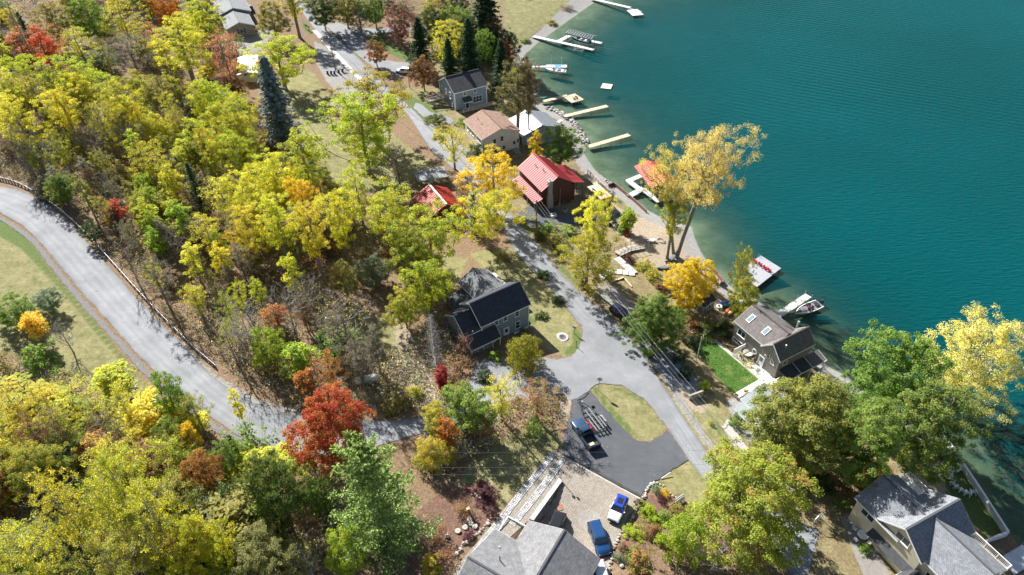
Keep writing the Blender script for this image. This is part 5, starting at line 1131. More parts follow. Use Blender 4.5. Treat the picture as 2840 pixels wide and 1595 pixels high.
    def rail(s, pts, h=1.0, mat=M_WHITE, post=.1, balusters=.22, name='railing', every=1.8, infill=True):
        """railing: posts are separate sub-parts of it"""
        m = MB(); pts = [Vector(p) for p in pts]
        for a, b in zip(pts[:-1], pts[1:]):
            L_ = (b-a).length; up = Vector((0, 0, 1))
            m.bar(a+up*h, b+up*h, .1, .06); m.bar(a+up*.12, b+up*.12, .05, .05)
            if infill:
                n = max(1, int(L_/balusters))
                for k in range(n): q = a+(b-a)*((k+.5)/n); m.bar(q+up*.1, q+up*h, .04, .04, up=(1, 0, 0))
        r = s.part(name, m, mat); pm_ = None
        for a, b in zip(pts[:-1], pts[1:]):
            n = max(1, round((b-a).length/every))
            for k in range(n+1):
                if k == 0 and a != pts[0]: continue
                q = a+(b-a)*k/n; x = MB(); x.box((q.x, q.y, q.z+h*.52), (post, post, h*1.05)); s.part('post', x, mat, r)
        return r
    def planks(s, u0, u1, v0, v1, z, w, mat, th=.05, along='u', gap=.012, name='deck_board'):
        n = max(1, round(((v1-v0) if along == 'u' else (u1-u0))/w))
        if along == 'u': m = MB(); ww = (v1-v0)/n; m.box(((u0+u1)/2, ww/2, z-th/2), (u1-u0, ww-gap, th))
        else: m = MB(); ww = (u1-u0)/n; m.box((ww/2, (v0+v1)/2, z-th/2), (ww-gap, v1-v0, th))
        me = m.mesh(name, mat)
        for k in range(n): o = link(name, me, s.e); o.location = (0, v0+k*ww, 0) if along == 'u' else (u0+k*ww, 0, 0)
def _part1(h, name, c, d, mat): m = MB(); m.box(c, d); return h.part(name, m, mat)
# --- slate blue farmhouse by the junction
S_SLATE = siding('slate_siding', (.215, .26, .3))
h = House('farmhouse', 'slate blue house with navy shingle roof and white trim by the road junction', 'house', (-5.2, 80.96), 33, 5.2)
h.gable(0, 10, 0, 7, 5.2, 7.85, S_SLATE, ASPH_NAVY)
h.gable(-2.9, .3, .4, 7.0, 4.2, 6.45, S_SLATE, ASPH_NAVY, ends=(1, 0))
h.slab('porch_roof', [(-2.9, .42, 4.12), (2.95, .42, 4.12), (2.95, -1.5, 2.62), (-2.9, -1.5, 2.62)], ASPH_NAVY, .14)
m = MB(); m.box((-.62, -.35, .55), (3.96, 1.5, 4.1)); m.box((2.1, .1, .55), (1.4, .6, 4.1)); h.part('wall', m, S_SLATE)
m = MB(); m.bar((-2.9, -1.5, 2.5), (2.95, -1.5, 2.5), .05, .2); m.bar((-2.9, .4, 4.0), (-2.9, -1.5, 2.5), .05, .2); m.bar((2.95, .4, 4.0), (2.95, -1.5, 2.5), .05, .2); h.part('fascia', m, M_WHITE)
h.corner([(.33, .33), (9.67, .33), (9.67, 6.67), (-2.62, -1.12)], -1, 2.4)
h.corner([(9.68, .32), (.32, .32)], 2.4, 5.1)
h.corner([(2.82, -1.25), (1.35, -1.25)], -1, 2.55, w=.13)
for u, z, w, hh in ((3.2, 4.25, .8, .95), (4.95, 4.25, .8, .95), (7.35, 4.15, .85, 1.15), (7.45, 1.5, .9, 1.55), (3.4, 1.7, .8, 1.3)): h.win((u, .35, z), -90, w, hh)
h.door((5.1, .35, .95), -90, .95, 2.1)
h.win((-.9, -1.1, 1.2), -90, 1.0, 1.1); h.door((1.9, -.22, .95), -90)
h.win((-2.55, 2.6, 3.4), 180, .8, 1.3)
m = MB(); m.box((2.0, -1.9, -.1), (1.9, 1.5, .5)); h.part('porch_step', m, M_CONC)
m = MB(); m.tube([(-1.4, .3, 4.2), (-1.4, .3, 4.9)], .06, 8); h.part('vent_pipe', m, M_ALU)
m = MB(); m.box((7.2, .0, .0), (2.2, .5, .5)); m.box((8.6, .15, -.2), (1.8, .25, .6)); h.part('foundation_ledge', m, M_WHITE)
# rear wing and its lean-to
h.gable(3.8, 10.3, 5.0, 14.4, 3.1, 4.95, S_SLATE, shingle('weathered_shingle', (.13, .135, .14), (.18, .185, .19)), axis='v', ends=(0, 1))
h.slab('lean_to_roof', [(.1, 7.1, 3.0), (3.75, 7.1, 3.0), (3.75, 12.6, 3.0), (.1, 12.6, 2.5)], ASPH_DK, .12)
m = MB(); m.box((1.95, 9.9, .45), (3.4, 5.0, 4.0)); h.part('wall', m, S_SLATE)
m = MB(); m.bar((3.78, 7.1, 3.08), (3.78, 12.6, 3.08), .06, .16); h.part('flashing', m, M_WHITE)
m = MB(); P = [(10.3, 6.9), (12.3, 6.9), (12.3, 9.1), (10.3, 9.1)]; c = (11.3, 8.0, 3.6)
m.add([(x, y, 2.75) for x, y in P]+[c], [(0, 1, 4), (1, 2, 4), (2, 3, 4), (3, 0, 4), (3, 2, 1, 0)]); h.part('porch_roof', m, ASPH_LGREY)
m = MB(); m.bar((12.25, 6.95, 2.72), (12.25, 9.05, 2.72), .06, .14); m.bar((10.4, 9.05, 2.72), (12.25, 9.05, 2.72), .06, .14); h.part('fascia', m, M_WHITE)
[_part1(h, 'porch_post', (x, y, .8), (.12, .12, 3.8), M_WHITE) for x, y in ((12.15, 7.1), (12.15, 8.95))]
m = MB(); m.box((11.6, 12.2, .1), (2.0, 7.5, .5)); h.part('terrace_slab', m, M_CONC); m = MB(); m.box((1.2, 15.2, .1), (1.6, 4.2, .4)); h.part('terrace_slab', m, M_CONC)
m = MB(); m.box((.8, 11.8, 2.75), (.6, .35, .2)); h.part('roof_vent', m, M_WHITE)
# --- slate blue cottage
S_BLUE = siding('blue_grey_siding', (.2, .255, .3))
h = House('cottage', 'slate blue two storey cottage with dark roof and triple window among the spruces', 'house', (-14.7, 173.34), 29.5, 3.4)
h.gable(0, 10.3, 0, 10, 5.3, 8.1, S_BLUE, ASPH_DK, inset=.3)
h.corner([(.28, .28), (10.02, .28), (.28, 9.7), (10.02, 9.7)], -1, 5.25, w=.2)
h.win((3.4, .3, 4.35), -90, .85, .95); h.win((6.5, .3, 4.35), -90, .85, .95); h.win((7.15, .3, 1.95), -90, 2.75, 1.75, cols=3)
h.door((3.95, .3, .95), -90, .95, 2.05, mat=pm('navy_door', (.03, .045, .07), rough=.4), glass=False)
h.slab('awning_roof', [(2.5, .35, 3.45), (5.0, .35, 3.45), (5.0, -1.25, 2.5), (2.5, -1.25, 2.5)], ASPH_DK, .1)
m = MB(); m.bar((2.5, -1.25, 2.42), (5.0, -1.25, 2.42), .05, .14); [m.bar((u, .3, 1.7), (u, -1.1, 2.4), .07, .07) for u in (2.6, 4.9)]; h.part('awning_trim', m, M_WHITE)
h.win((.3, 3.0, 3.6), 180, .8, 1.7); h.win((.3, 2.2, 1.2), 180, .6, .9); h.door((.3, 5.6, 3.5), 180); h.win((.3, 8.3, 3.8), 180, .7, 1.2)
m = MB(); m.tube([(3.5, 3.2, 6.6), (3.5, 3.2, 7.5)], .06, 8); h.part('vent_pipe', m, M_BLACK); m = MB(); m.tube([(.9, 6.5, 7.2), (.9, 6.5, 8.6)], .06, 8); h.part('vent_pipe', m, M_ALU)
m = MB(); m.box((10.8, 5.0, 4.6), (1.3, 2.2, .12)); m.bar((10.1, 3.9, 3.9), (11.4, 3.9, 4.5), .08, .1); h.part('side_canopy', m, M_WHITE)
h.planks(.6, 10.6, -2.6, -1.2, .55, .23, M_WOODGREY); h.rail([(1.2, -2.6, .55), (10.6, -2.6, .55)], 1.0, M_WOODTAN, every=1.6, balusters=.3)
# entrance bridge at the left gable
h.planks(-5.4, .0, 4.9, 6.3, 2.3, .24, M_WOODGREY); h.rail([(-5.4, 4.9, 2.3), (.1, 4.9, 2.3)], 1.05, M_WOODGREY, balusters=.25); h.rail([(-5.4, 6.3, 2.3), (.1, 6.3, 2.3)], 1.05, M_WOODGREY, balusters=.25)
[_part1(h, 'bridge_post', (u, v, .6), (.14, .14, 3.4), M_WOODGREY) for u in (-4, -1.5) for v in (5.0, 6.2)]
# --- white cottage with brown roof
S_CREAM = siding('cream_siding', (.74, .71, .6))
h = House('cottage', 'white cottage with brown shingle roof beside the big oak', 'house', (2.88, 153.94), 115.5, 3.0)
h.gable(0, 11.6, 0, 10.6, 4.6, 6.45, S_CREAM, ASPH_BROWN, z0=-1.5)
for v, z, w, hh in ((7.1, 3.2, .85, 1.25), (5.1, 3.5, .85, 1.25), (6.9, .75, .75, 1.05), (4.6, .95, .75, 1.05), (.7, 1.9, .6, 1.2)): h.win((.35, v, z), 180, w, hh)
h.door((.35, 1.75, 1.1), 180, .95, 2.1)
for u in (2.0, 3.2, 6.2, 7.6, 9.4): h.win((u, 10.25, 3.4), 90, .9, 1.1)
m = MB(); m.bar((.33, .4, 2.45), (.33, 10.2, 2.45), .04, .08); h.part('belt_board', m, M_WHITE)
for u, v, z in ((8.8, 7.8, 5.6), (6.2, 8.0, 5.5)): m = MB(); m.tube([(u, v, z-.2), (u, v, z+.8)], .07, 8); h.part('vent_pipe', m, M_WHITE)
h.rail([(-1.6, 7.5, -.3), (-1.6, 2.6, .1)], .95, M_WOODGREY, every=2.4, infill=False); m = MB(); m.box((-.6, 1.8, -.05), (1.6, 1.6, .3)); [m.box((-1.6-.3*k, 1.8, -.2-.2*k), (.3, 1.4, .2)) for k in range(3)]; h.part('step', m, M_WOODGREY)
# --- grey metal garage by the shore
S_GAR = siding('steel_wall', (.24, .27, .31), .25, True)
h = House('boathouse', 'grey metal boathouse with bright ribbed roof on the shore behind the oaks', 'boathouse', (13.7, 160.2), 114, 2.2)
h.gable(0, 9.7, 0, 11.6, 2.8, 4.65, S_GAR, M_METALGREY, roofs=False, inset=.3)
h.metal_roof(0, 9.7, 0, 2.85, 5.8, 4.7, 16, M_METALGREY); h.metal_roof(0, 9.7, 11.6, 2.85, 5.8, 4.7, 16, pm('sunlit_roof_metal', (.74, .75, .76), (.66, .67, .69), rough=.42, metal=.15, spec=.6))  # same grey metal; sun glare on the left slope is put into its paler colour
m = MB(); m.bar((0, 5.8, 4.83), (9.7, 5.8, 4.83), .4, .05); h.part('ridge_cap', m, M_METALGREY); m = MB(); m.bar((.0, 0, 2.7), (9.7, 0, 2.7), .05, .16); m.bar((.0, 11.6, 2.7), (9.7, 11.6, 2.7), .05, .16); h.part('gutter', m, M_ALU)
h.door((.3, 9.5, .9), 180, .95, 2.05)
# --- red board house with red metal roof
S_RED = siding('dark_red_boards', (.1, .03, .025), .3, True, (.075, .024, .02))
h = House('lake_house', 'dark red board house with ribbed red metal roof and stone chimney', 'house', (14.1, 129.3), 116, 2.6)
h.gable(0, 11.6, 0, 8.2, 5.0, 7.6, S_RED, M_METALRED, roofs=False, inset=.4)
h.metal_roof(0, 11.6, 0, 5.05, 4.1, 7.65, 18, M_METALRED); h.metal_roof(0, 11.6, 8.2, 5.05, 4.1, 7.65, 18, M_METALRED)
m = MB(); m.bar((0, 4.1, 7.8), (11.6, 4.1, 7.8), .34, .06); h.part('ridge_cap', m, M_METALRED)
m = MB(); [m.bar((0, v, 5.0), (0, 4.1, 7.55), .06, .24) for v in (0, 8.2)]; h.part('fascia', m, M_METALRED)
h.metal_roof(.9, 9.6, -.1, 4.55, -3.4, 3.6, 14, M_METALRED); m = MB(); m.box((5.2, -.6, 1.2), (7.6, 1.0, 5.0)); h.part('wall', m, S_RED)
[_part1(h, 'porch_post', (u, -3.2, 1.0), (.16, .16, 5.0), M_DARKW) for u in (1.2, 3.8, 6.6, 9.3)]
h.metal_roof(-.6, 10.4, 8.15, 3.6, 10.2, 2.9, 18, M_METALRED); [_part1(h, 'porch_post', (u, 10.0, .7), (.16, .16, 4.2), M_DARKW) for u in (-.3, 3, 6.5, 10)]
M_CHIM = brickm('rubble_stone', (.4, .37, .33), (.25, .23, .21), (.16, .15, .14), .38, .22, .03, coord='Object', noise=.4)
m = MB(); m.box((-.1, 6.1, 1.0), (.75, 1.35, 5.0)); m.box((0, 6.1, 5.0), (.65, 1.0, 4.2)); m.box((0, 6.1, 7.15), (.8, 1.15, .15)); c = h.part('chimney', m, pm('chimney_stone', (.42, .39, .35), (.17, .16, .15), scale=2.6, rough=.9, bump=1, bscale=5)); m = MB(); m.tube([(0, 6.1, 7.2), (0, 6.1, 7.7)], .16, 8); h.part('flue', m, M_ALU, c)
rs = random.Random(4); sm = None
for k in range(46):
    m = MB(); a = rs.uniform(.16, .3); b = rs.uniform(.1, .2); z = -.6+k % 23*.26+rs.uniform(-.04, .04); v = 6.1+(-.28 if k < 23 else .28)*(1.3 if z < 3 else 1)+rs.uniform(-.08, .08)
    if z < 3.4: m.box((-.49, v, z), (.1, a*1.6, b*1.2), rs.uniform(-.1, .1)); h.part('stone', m, M_STONE, c)
h.win((.4, 5.0, 4.1), 180, .6, 1.3, trim=M_DARKW); h.win((.4, 4.4, 2.1), 180, .7, .9, trim=M_DARKW); h.win((.4, 2.2, .4), 180, .6, .5, trim=M_DARKW)
m = MB(); m.tube([(.3, 3.3, .2), (.3, 3.3, 4.3)], .06, 8); m.box((.25, 3.4, .5), (.2, .35, .7)); h.part('conduit', m, M_ALU)
for u, v, z in ((7.4, 5.6, 6.7), (4.6, 5.2, 7.0)): m = MB(); m.tube([(u, v, z-.1), (u, v, z+.7)], .08, 8); m.tube([(u, v, z+.6), (u, v+.4, z+.6)], .05, 6); h.part('vent_pipe', m, M_DARKW)
dk = thing('deck', 'raised red edged wooden deck with rails beside the red roofed house', 'deck', (17.4, 132.5, 2.4), math.radians(-64))
class Deck(House):
    def __init__(s, e): s.e = e
h = Deck(dk); h.planks(0, 5.9, 0, 2.9, 2.1, .24, M_WOODTAN); h.rail([(0, 2.9, 2.1), (5.9, 2.9, 2.1), (5.9, .2, 2.1)], 1.0, M_WOODTAN, every=1.5, balusters=.4)
[_part1(h, 'deck_post', (u, v, .2), (.16, .16, 3.6), M_DARKW) for u in (.3, 3, 5.7) for v in (.2, 2.7)]; m = MB(); m.box((3, 3.05, 1.9), (6.3, .3, .25)); m.box((6.05, 1.4, 1.9), (.3, 3.2, .25)); h.part('deck_edge', m, M_METALRED)
h.planks(-4.8, 0, 1.9, 3.1, 2.1, .24, M_WOODTAN); h.rail([(-4.8, 3.1, 2.1), (0, 3.1, 2.1)], 1.0, M_WOODTAN, every=1.2, balusters=.4)
# --- red barn
h = House('barn', 'red metal roofed barn half hidden in the yellow trees', 'barn', (-9.58, 120.72), 118, 4.3)
S_BARN = siding('barn_boards', (.12, .035, .03), .3, True)
h.gable(0, 9.1, 0, 8.4, 2.9, 5.1, S_BARN, M_METALROSE, roofs=False, inset=.3)
h.metal_roof(0, 9.1, 0, 2.95, 4.2, 5.15, 15, M_METALROSE); h.metal_roof(0, 9.1, 8.4, 2.95, 4.2, 5.15, 15, M_METALROSE)
m = MB(); m.bar((0, 4.2, 5.3), (9.1, 4.2, 5.3), .42, .05); h.part('ridge_cap', m, M_WHITE); h.metal_roof(-.4, 5.0, 8.4, 2.6, 10.4, 1.9, 9, M_METALROSE)
h.door((.3, 3.2, .9), 180, 1.8, 2.2, mat=M_DARKW, glass=False); [_part1(h, 'post', (u, 10.2, .3), (.15, .15, 3.4), M_DARKW) for u in (-.2, 2.3, 4.8)]
h = House('carport', 'flat dark roofed carport shaded by trees behind the red barn', 'carport', (-20.5, 131.5), 20, 4.4)
h.slab('roof', [(0, 0, 2.6), (7.2, 0, 2.6), (7.2, 4.6, 2.8), (0, 4.6, 2.8)], pm('roof_membrane', (.14, .145, .15), (.2, .2, .205), rough=.7), .14); [_part1(h, 'post', (u, v, .8), (.14, .14, 3.6), M_DARKW) for u in (.3, 3.6, 6.9) for v in (.3, 4.3)]
# --- grey house at the water
S_TAUPE = siding('taupe_siding', (.24, .22, .2))
h = House('lake_house', 'taupe grey house with skylights and a white deck at the water', 'house', (37.85, 84.75), -61, 2.2)
h.gable(0, 8.2, 0, 7.5, 5, 7.05, S_TAUPE, ASPH_TAUPE, ends=(1, 0), inset=.3, z0=-2)
h.gable(6.6, 10.9, -.4, 7.6, 5, 7.25, S_TAUPE, ASPH_TAUPE, axis='v', inset=.3, z0=-2)
for u in (1.75, 5.25):
    z = 5+(7.05-5)/3.75*1.9; m = MB(); sk = (7.05-5)/3.75
    f = lambda a, b, dz: (u+a, 1.9+b, z+b*sk+dz)
    m.slab([f(-.42, -.7, .12), f(.42, -.7, .12), f(.42, .7, .12), f(-.42, .7, .12)], .16); w = h.part('skylight', m, M_ALU); g = MB(); g.slab([f(-.32, -.6, .14), f(.32, -.6, .14), f(.32, .6, .14), f(-.32, .6, .14)], .02); h.part('pane', g, pm('skylight_glass', (.18, .26, .3), rough=.08, spec=.9), w)
h.win((2.0, .3, 3.55), -90, 1.7, 1.25, cols=2, rows=1); h.win((1.6, .3, 1.35), -90, 2.1, .6, cols=2, rows=1); h.win((5.4, .3, 2.2), -90, .9, .9, shape='round', fw=.14)
h.door((7.35, -.1, 1.8), -90, .95, 2.05); F = -90
h.win((8.15, -.1, 4.0), -90, .95, .9, shape=[(-.5, -.4), (.5, -.4), (.5, .5)]); h.win((9.55, -.1, 3.7), -90, .95, 1.3, shape=[(-.5, .5), (-.5, -.5), (.45, -.5)])
h.win((10.6, 1.4, 3.6), 0, 1.0, .7, rows=1); m = MB(); m.tube([(7.3, 6.7, 6.3), (7.3, 6.7, 7.6)], .14, 8); m.box((7.3, 6.7, 7.6), (.35, .35, .1)); h.part('chimney_pipe', m, M_ALU)
m = MB(); m.tube([(9.7, 1.6, 6.2), (9.7, 1.6, 6.8)], .07, 8); m.box((9.7, 1.6, 6.8), (.22, .22, .06)); h.part('vent_pipe', m, M_WHITE)
h.slab('porch_roof', [(10.85, 0, 3.0), (10.85, 5.6, 3.0), (13.0, 5.6, 2.35), (13.0, 0, 2.35)], ASPH_DK, .12); h.slab('porch_roof', [(10.85, 5.62, 3.0), (10.85, 9.0, 3.0), (13.0, 9.0, 2.35), (13.0, 5.62, 2.35)], ASPH_TAUPE, .12)
m = MB(); m.bar((13.0, 0, 2.3), (13.0, 9, 2.3), .06, .16); m.bar((10.9, 3.0, 3.06), (13.0, 3.0, 2.42), .06, .08); m.bar((10.9, 5.61, 3.06), (13.0, 5.61, 2.42), .06, .08); m.bar((10.9, 9, 2.95), (13.0, 9, 2.3), .06, .16); h.part('fascia', m, M_WHITE)
[_part1(h, 'porch_post', (12.85, v, .4), (.14, .14, 3.8), M_WHITE) for v in (.2, 3, 5.6, 8.8)]; m = MB(); m.box((11.7, 8.6, .1), (2.2, 1.2, .8)); h.part('wall', m, M_CONC)
h.planks(3.4, 11.5, -3.6, .2, .75, .2, pm('white_decking', (.6, .59, .58), (.52, .51, .5), scale=2, rough=.6)); m = MB(); m.box((7.4, -1.7, -.2), (8, 3.7, 1.7)); h.part('deck_skirt', m, M_WHITE)
h.rail([(3.4, -2.4, .75), (3.4, .1, .75)], 1.6, M_WHITE, balusters=.12, name='privacy_screen'); h.rail([(11.5, -.2, .75), (11.5, -1.4, .75), (12.6, -1.4, .5)], 1.0, M_WHITE, every=1.2)
m = MB(); m.box((1.6, 7.7, .4), (2.6, .9, .12)); h.part('lake_step', m, M_WHITE); h.rail([(.9, 8.0, .6), (2.8, 8.0, .6)], 1.0, M_WHITE)
# --- cream house at the bottom right
S_BUT = siding('butter_siding', (.66, .6, .44))
h = House('lake_house', 'large cream house with crossing grey shingle gables at the bottom right', 'house', (47.51, 43.64), 25, 2.4)
h.gable(0, 9.5, -3.4, 3.4, 5.9, 8.5, S_BUT, ASPH_GREY, z0=-1.5); h.gable(0, 7.9, 0, 6.9, 5.6, 8.2, S_BUT, ASPH_GREY, axis='v', ends=(0, 1), z0=-1.5); h.gable(.7, 8.7, -8.4, -.2, 5.7, 8.25, S_BUT, ASPH_GREY, axis='v', ends=(1, 0), z0=-1.5)
for v, z in ((4.6, 4.6), (-.2, 6.3)): h.win((.35, v, z), 180, 1.9, 1.2, cols=2, rows=1)
h.win((1.05, -5.0, 3.8), 180, 1.9, 1.2, cols=2, rows=1); h.win((3.0, -8.05, 4.0), -90, 1.6, 1.2, cols=2, rows=1); h.win((6.3, -8.05, 4.0), -90, 1.6, 1.2, cols=2, rows=1)
h.slab('pent_roof', [(.4, -3.0, 3.5), (.4, 3.3, 3.5), (-.75, 3.3, 2.95), (-.75, -3.0, 2.95)], ASPH_DK, .1)
m = MB(); m.box((.55, 1.6, 4.8), (.12, .12, .12)); h.gable(-1.7, .5, -4.4, -2.4, 2.9, 3.9, S_BUT, ASPH_DK, axis='u', ends=(1, 0), inset=.15, names=('entry_wall', 'entry_roof')); h.door((-1.55, -3.4, 1.2), 180)
h.planks(9.4, 11.0, 2.0, 7.0, 3.2, .25, M_WHITE); h.rail([(9.6, 7.0, 3.2), (11.0, 7.0, 3.2), (11.0, 1.6, 3.2)], 1.0, M_WHITE, balusters=.16); h.planks(8.7, 11.0, -8.0, -1.5, 3.2, .25, M_WOODTAN); h.rail([(11.0, -1.5, 3.2), (11.0, -8.0, 3.2), (8.9, -8.0, 3.2)], 1.0, M_WHITE, balusters=.16)
[_part1(h, 'deck_post', (10.8, v, .8), (.2, .2, 4.6), M_WHITE) for v in (6.8, 2.0, -1.7, -7.8)]
for v in (-2.0, -5.4): m = MB(); m.lathe([(.12, 0), (.24, .34), (.22, .36)], (-2.3, v, .1), 10); h.part('flower_pot', m, M_WHITE); m = MB(); [m.box((-2.3+rs.uniform(-.2, .2), v+rs.uniform(-.2, .2), .55+rs.uniform(-.1, .15)), (.14, .14, .1), rs.random()) for _ in range(24)]; h.part('flowers', m, pm('magenta_flowers', (.3, .02, .12), (.4, .06, .16), rough=.8))
# --- grey roofed house with the block paved court
S_NEAR = siding('grey_siding', (.42, .42, .4))
h = House('court_house', 'light grey shingle roofed house by the block paved court at the bottom edge', 'house', (1.65, 47.0), -122, 5.0)
h.gable(0, 16, 0, 10.1, 3.7, 6.0, S_NEAR, ASPH_LGREY, trim=pm('pale_grey_trim', (.55, .55, .54), rough=.5)); h.gable(3.2, 15.0, -3.1, 4.6, 3.7, 6.25, S_NEAR, ASPH_LGREY, axis='v', ends=(1, 0))
m = MB(); m.tube([(7.2, .2, 5.2), (7.2, .2, 6.4)], .07, 8); h.part('vent_pipe', m, M_BLACK); m = MB(); m.box((5.5, -1.0, 4.85), (.12, .12, .12)); h.part('roof_vent', m, M_WHITE)
for v in (3.0, 7.2): m = MB(); m.bar((.33, v-1.3, .0), (.33, v+1.3, .0), .06, 2.3); h.part('garage_door', m, M_WHITE)
h.planks(.4, 3.3, -2.9, -.1, 1.75, .2, M_WHITE); m = MB(); m.box((1.9, -1.5, .3), (2.7, 2.6, 2.6)); h.part('deck_skirt', m, M_WHITE); h.rail([(.4, -.1, 1.75), (.4, -2.9, 1.75), (3.2, -2.9, 1.75)], 1.0, M_WHITE, balusters=.14)
# --- far ranch house, white shed, roof among the spruces
S_TAN = siding('tan_siding', (.36, .31, .26)); ASPH_RANCH = shingle('ranch_shingle', (.15, .16, .17), (.2, .21, .22))
h = House('ranch_house', 'tan ranch house with grey roof and blue shutters near the top left', 'house', (-79.3, 217.5), 115, 9.6)
h.gable(0, 13.8, 0, 8.8, 2.8, 4.4, S_TAN, ASPH_RANCH); h.gable(12.5, 27, -1.2, 9.6, 3.3, 5.1, S_TAN, ASPH_RANCH); h.win((.35, 4.3, 1.6), 180, 1.0, 1.25)
for v in (3.4, 5.2): h.box('shutter', (.3, v, 1.6), (.05, .42, 1.35), pm('blue_shutter', (.06, .12, .2), rough=.5))
m = MB(); m.tube([(7.5, 6.5, 3.6), (7.5, 6.5, 4.6)], .08, 8); h.part('vent_pipe', m, M_WHITE)
h = House('shed', 'white roofed shed glimpsed behind the coral tree', 'shed', (-77.8, 193.5), -75, 9.3); h.gable(0, 13, 0, 5.6, 2.4, 2.9, M_WHITE, pm('white_roof_sheet', (.8, .8, .8), (.74, .74, .74), rough=.5), axis='u', inset=.25)
p = gp(1225, 100); h = House('cabin', 'small grey roofed cabin among the dark spruces', 'house', (p[0]-3, p[1]), 30, gz(p[0], p[1])); h.gable(0, 8, 0, 6, 3.0, 5.2, S_NEAR, ASPH_LGREY); m = MB(); m.tube([(2, 3.5, 4.6), (2, 3.5, 6.2)], .14, 8); h.part('chimney_pipe', m, M_ALU); h.win((4, .35, 1.5), -90, 1.2, 1.1)
p = gp(1440, -22); h = House('gazebo', 'roofed gazebo at the very top edge on the shore lawn', 'gazebo', (p[0], p[1]), 10, gz(p[0], p[1])); m = MB(); m.lathe([(3.4, 2.8), (2.0, 3.9), (.2, 5.0)], (0, 0, 0), 8); h.part('roof', m, ASPH_GREY); [_part1(h, 'post', (2.9*math.cos(k*.785), 2.9*math.sin(k*.785), 1.3), (.16, .16, 3.2), M_WHITE) for k in range(8)]
# --- slate shed by the kayaks, white porch house under the olive tree
h = House('shed', 'small slate blue shed with a white framed window behind the kayaks', 'shed', (34.9, 91.9), 37, 1.6); h.gable(0, 3.6, 0, 3.2, 2.2, 3.2, S_SLATE, ASPH_DK, inset=.15); h.win((2.0, .15, 1.3), -90, .75, .9, rows=1); h.door((.7, .15, .8), -90, .7, 1.7, mat=M_DARKW, glass=False)
h = House('porch_house', 'white porch house with pale metal roof under the olive tree', 'house', (35.3, 69.3), -60, 2.0); M_PALEROOF = pm('pale_green_roof', (.24, .27, .275), (.19, .22, .225), scale=1, rough=.6, spec=.3)
h.gable(0, 9, 0, 6.4, 3.0, 4.2, M_WHITE, M_PALEROOF, z0=-1.5); h.slab('porch_roof', [(.5, .1, 3.0), (9, .1, 3.0), (9, -1.9, 2.3), (.5, -1.9, 2.3)], M_PALEROOF, .1)
m = MB(); m.box((4.8, -.8, -.4), (8.4, 2.0, 1.6)); h.part('wall', m, M_WHITE)
for u in (1.6, 3.4, 5.2, 7.0): h.win((u, -1.8, 1.2), -90, 1.4, 1.3, cols=1, rows=1, fw=.12)
# ---------------------------------------------------------------- docks, lifts, boats
M_DOCKW = pm('white_dock_panel', (.52, .53, .54), (.45, .46, .47), scale=1.5, rough=.55)
M_DOCKG = pm('grey_composite', (.3, .31, .33), (.26, .27, .29), scale=1.2, rough=.6)
M_DOCKOLD = pm('bleached_boards', (.56, .54, .5), (.42, .4, .37), scale=2.5, rough=.85, bump=.3)
def local(o, p): c, s = math.cos(-o.rotation_euler[2]), math.sin(-o.rotation_euler[2]); x, y = p[0]-o.location[0], p[1]-o.location[1]; return (x*c-y*s, x*s+y*c)
def dock_run(root, a, b, w, z, mat, sec=3.0, legs=True, plank=.22, legmat=None):
    """a run of dock from a to b (world xy): sections of boards on pipe legs"""
    A, B = Vector((*local(root, a), 0)), Vector((*local(root, b), 0)); L_ = (B-A).length; n = max(1, round(L_/sec)); sl_ = L_/n; an = math.atan2(B.y-A.y, B.x-A.x)
    m = MB(); k = max(1, round(sl_/plank)); pw = sl_/k
    for i in range(k): m.box((pw*(i+.5), 0, -.025), (pw-.015, w, .05))
    for s in (-1, 1): m.box((sl_/2, s*(w/2-.04), -.12), (sl_-.04, .07, .16))
    me = m.mesh('dock_section', mat); lg = MB(); dp = 2.6; lg.tube([(0, 0, -dp-z), (0, 0, .5)], .045, 6); lme = lg.mesh('dock_leg', legmat or M_STEEL)
    for i in range(n):
        o = link('dock_section', me, root, A+(B-A)*(i/n)+Vector((0, 0, z)), an)
    if legs:
        for i in range(n+1):
            for s in (-1, 1):
                p = A+(B-A)*(i/n); link('dock_leg', lme, root, (p.x-math.sin(an)*s*(w/2+.06), p.y+math.cos(an)*s*(w/2+.06), z))
def P2(x, y, z=.7): return tuple(at(x, y, z)[:2])
d = thing('dock', 'long white dock with a boxy end platform at the top edge of the picture', 'dock', (*P2(1653, 0), 0)); dock_run(d, P2(1640, -4, .8), P2(1748, 21, .8), 1.7, .8, M_DOCKW); dock_run(d, (44.6, 262.9), (49.8, 258.2), .3, .8, M_DOCKW, legs=False); dock_run(d, (46.6, 260.4), (47.9, 254.2), 4.2, .8, M_DOCKW)
d = thing('dock', 'long white dock leading to the black framed boat canopy', 'dock', (8.8, 235.1, 0)); dock_run(d, (8.8, 235.3), (28.4, 222.4), 1.6, .8, M_DOCKW); dock_run(d, (17.4, 230.6), (21.3, 235.4), 1.7, .804, M_DOCKW); dock_run(d, (28.0, 230.2), (31.6, 228.0), 1.5, .8, M_DOCKW)
c = thing('boat_lift', 'dark boat lift with slatted metal canopy frame over the black boat', 'boat lift', (24.7, 229.5, 0), math.radians(-38)); M_LIFT = pm('dark_lift_steel', (.1, .1, .11), (.16, .16, .17), rough=.5, metal=.5); M_CANV = pm('canopy_rib', (.42, .43, .45), (.3, .31, .33), rough=.5)
for x in (-4.4, 4.4):
    for y in (-1.6, 1.6): m = MB(); m.tube([(x, y, -2.2), (x, y, 3.1)], .08, 6); m.build('post', M_LIFT, c)
for y in (-1.9, 1.9): m = MB(); m.bar((-5, y, 3.15), (5, y, 3.15), .22, .3); m.build('side_beam', M_LIFT, c)
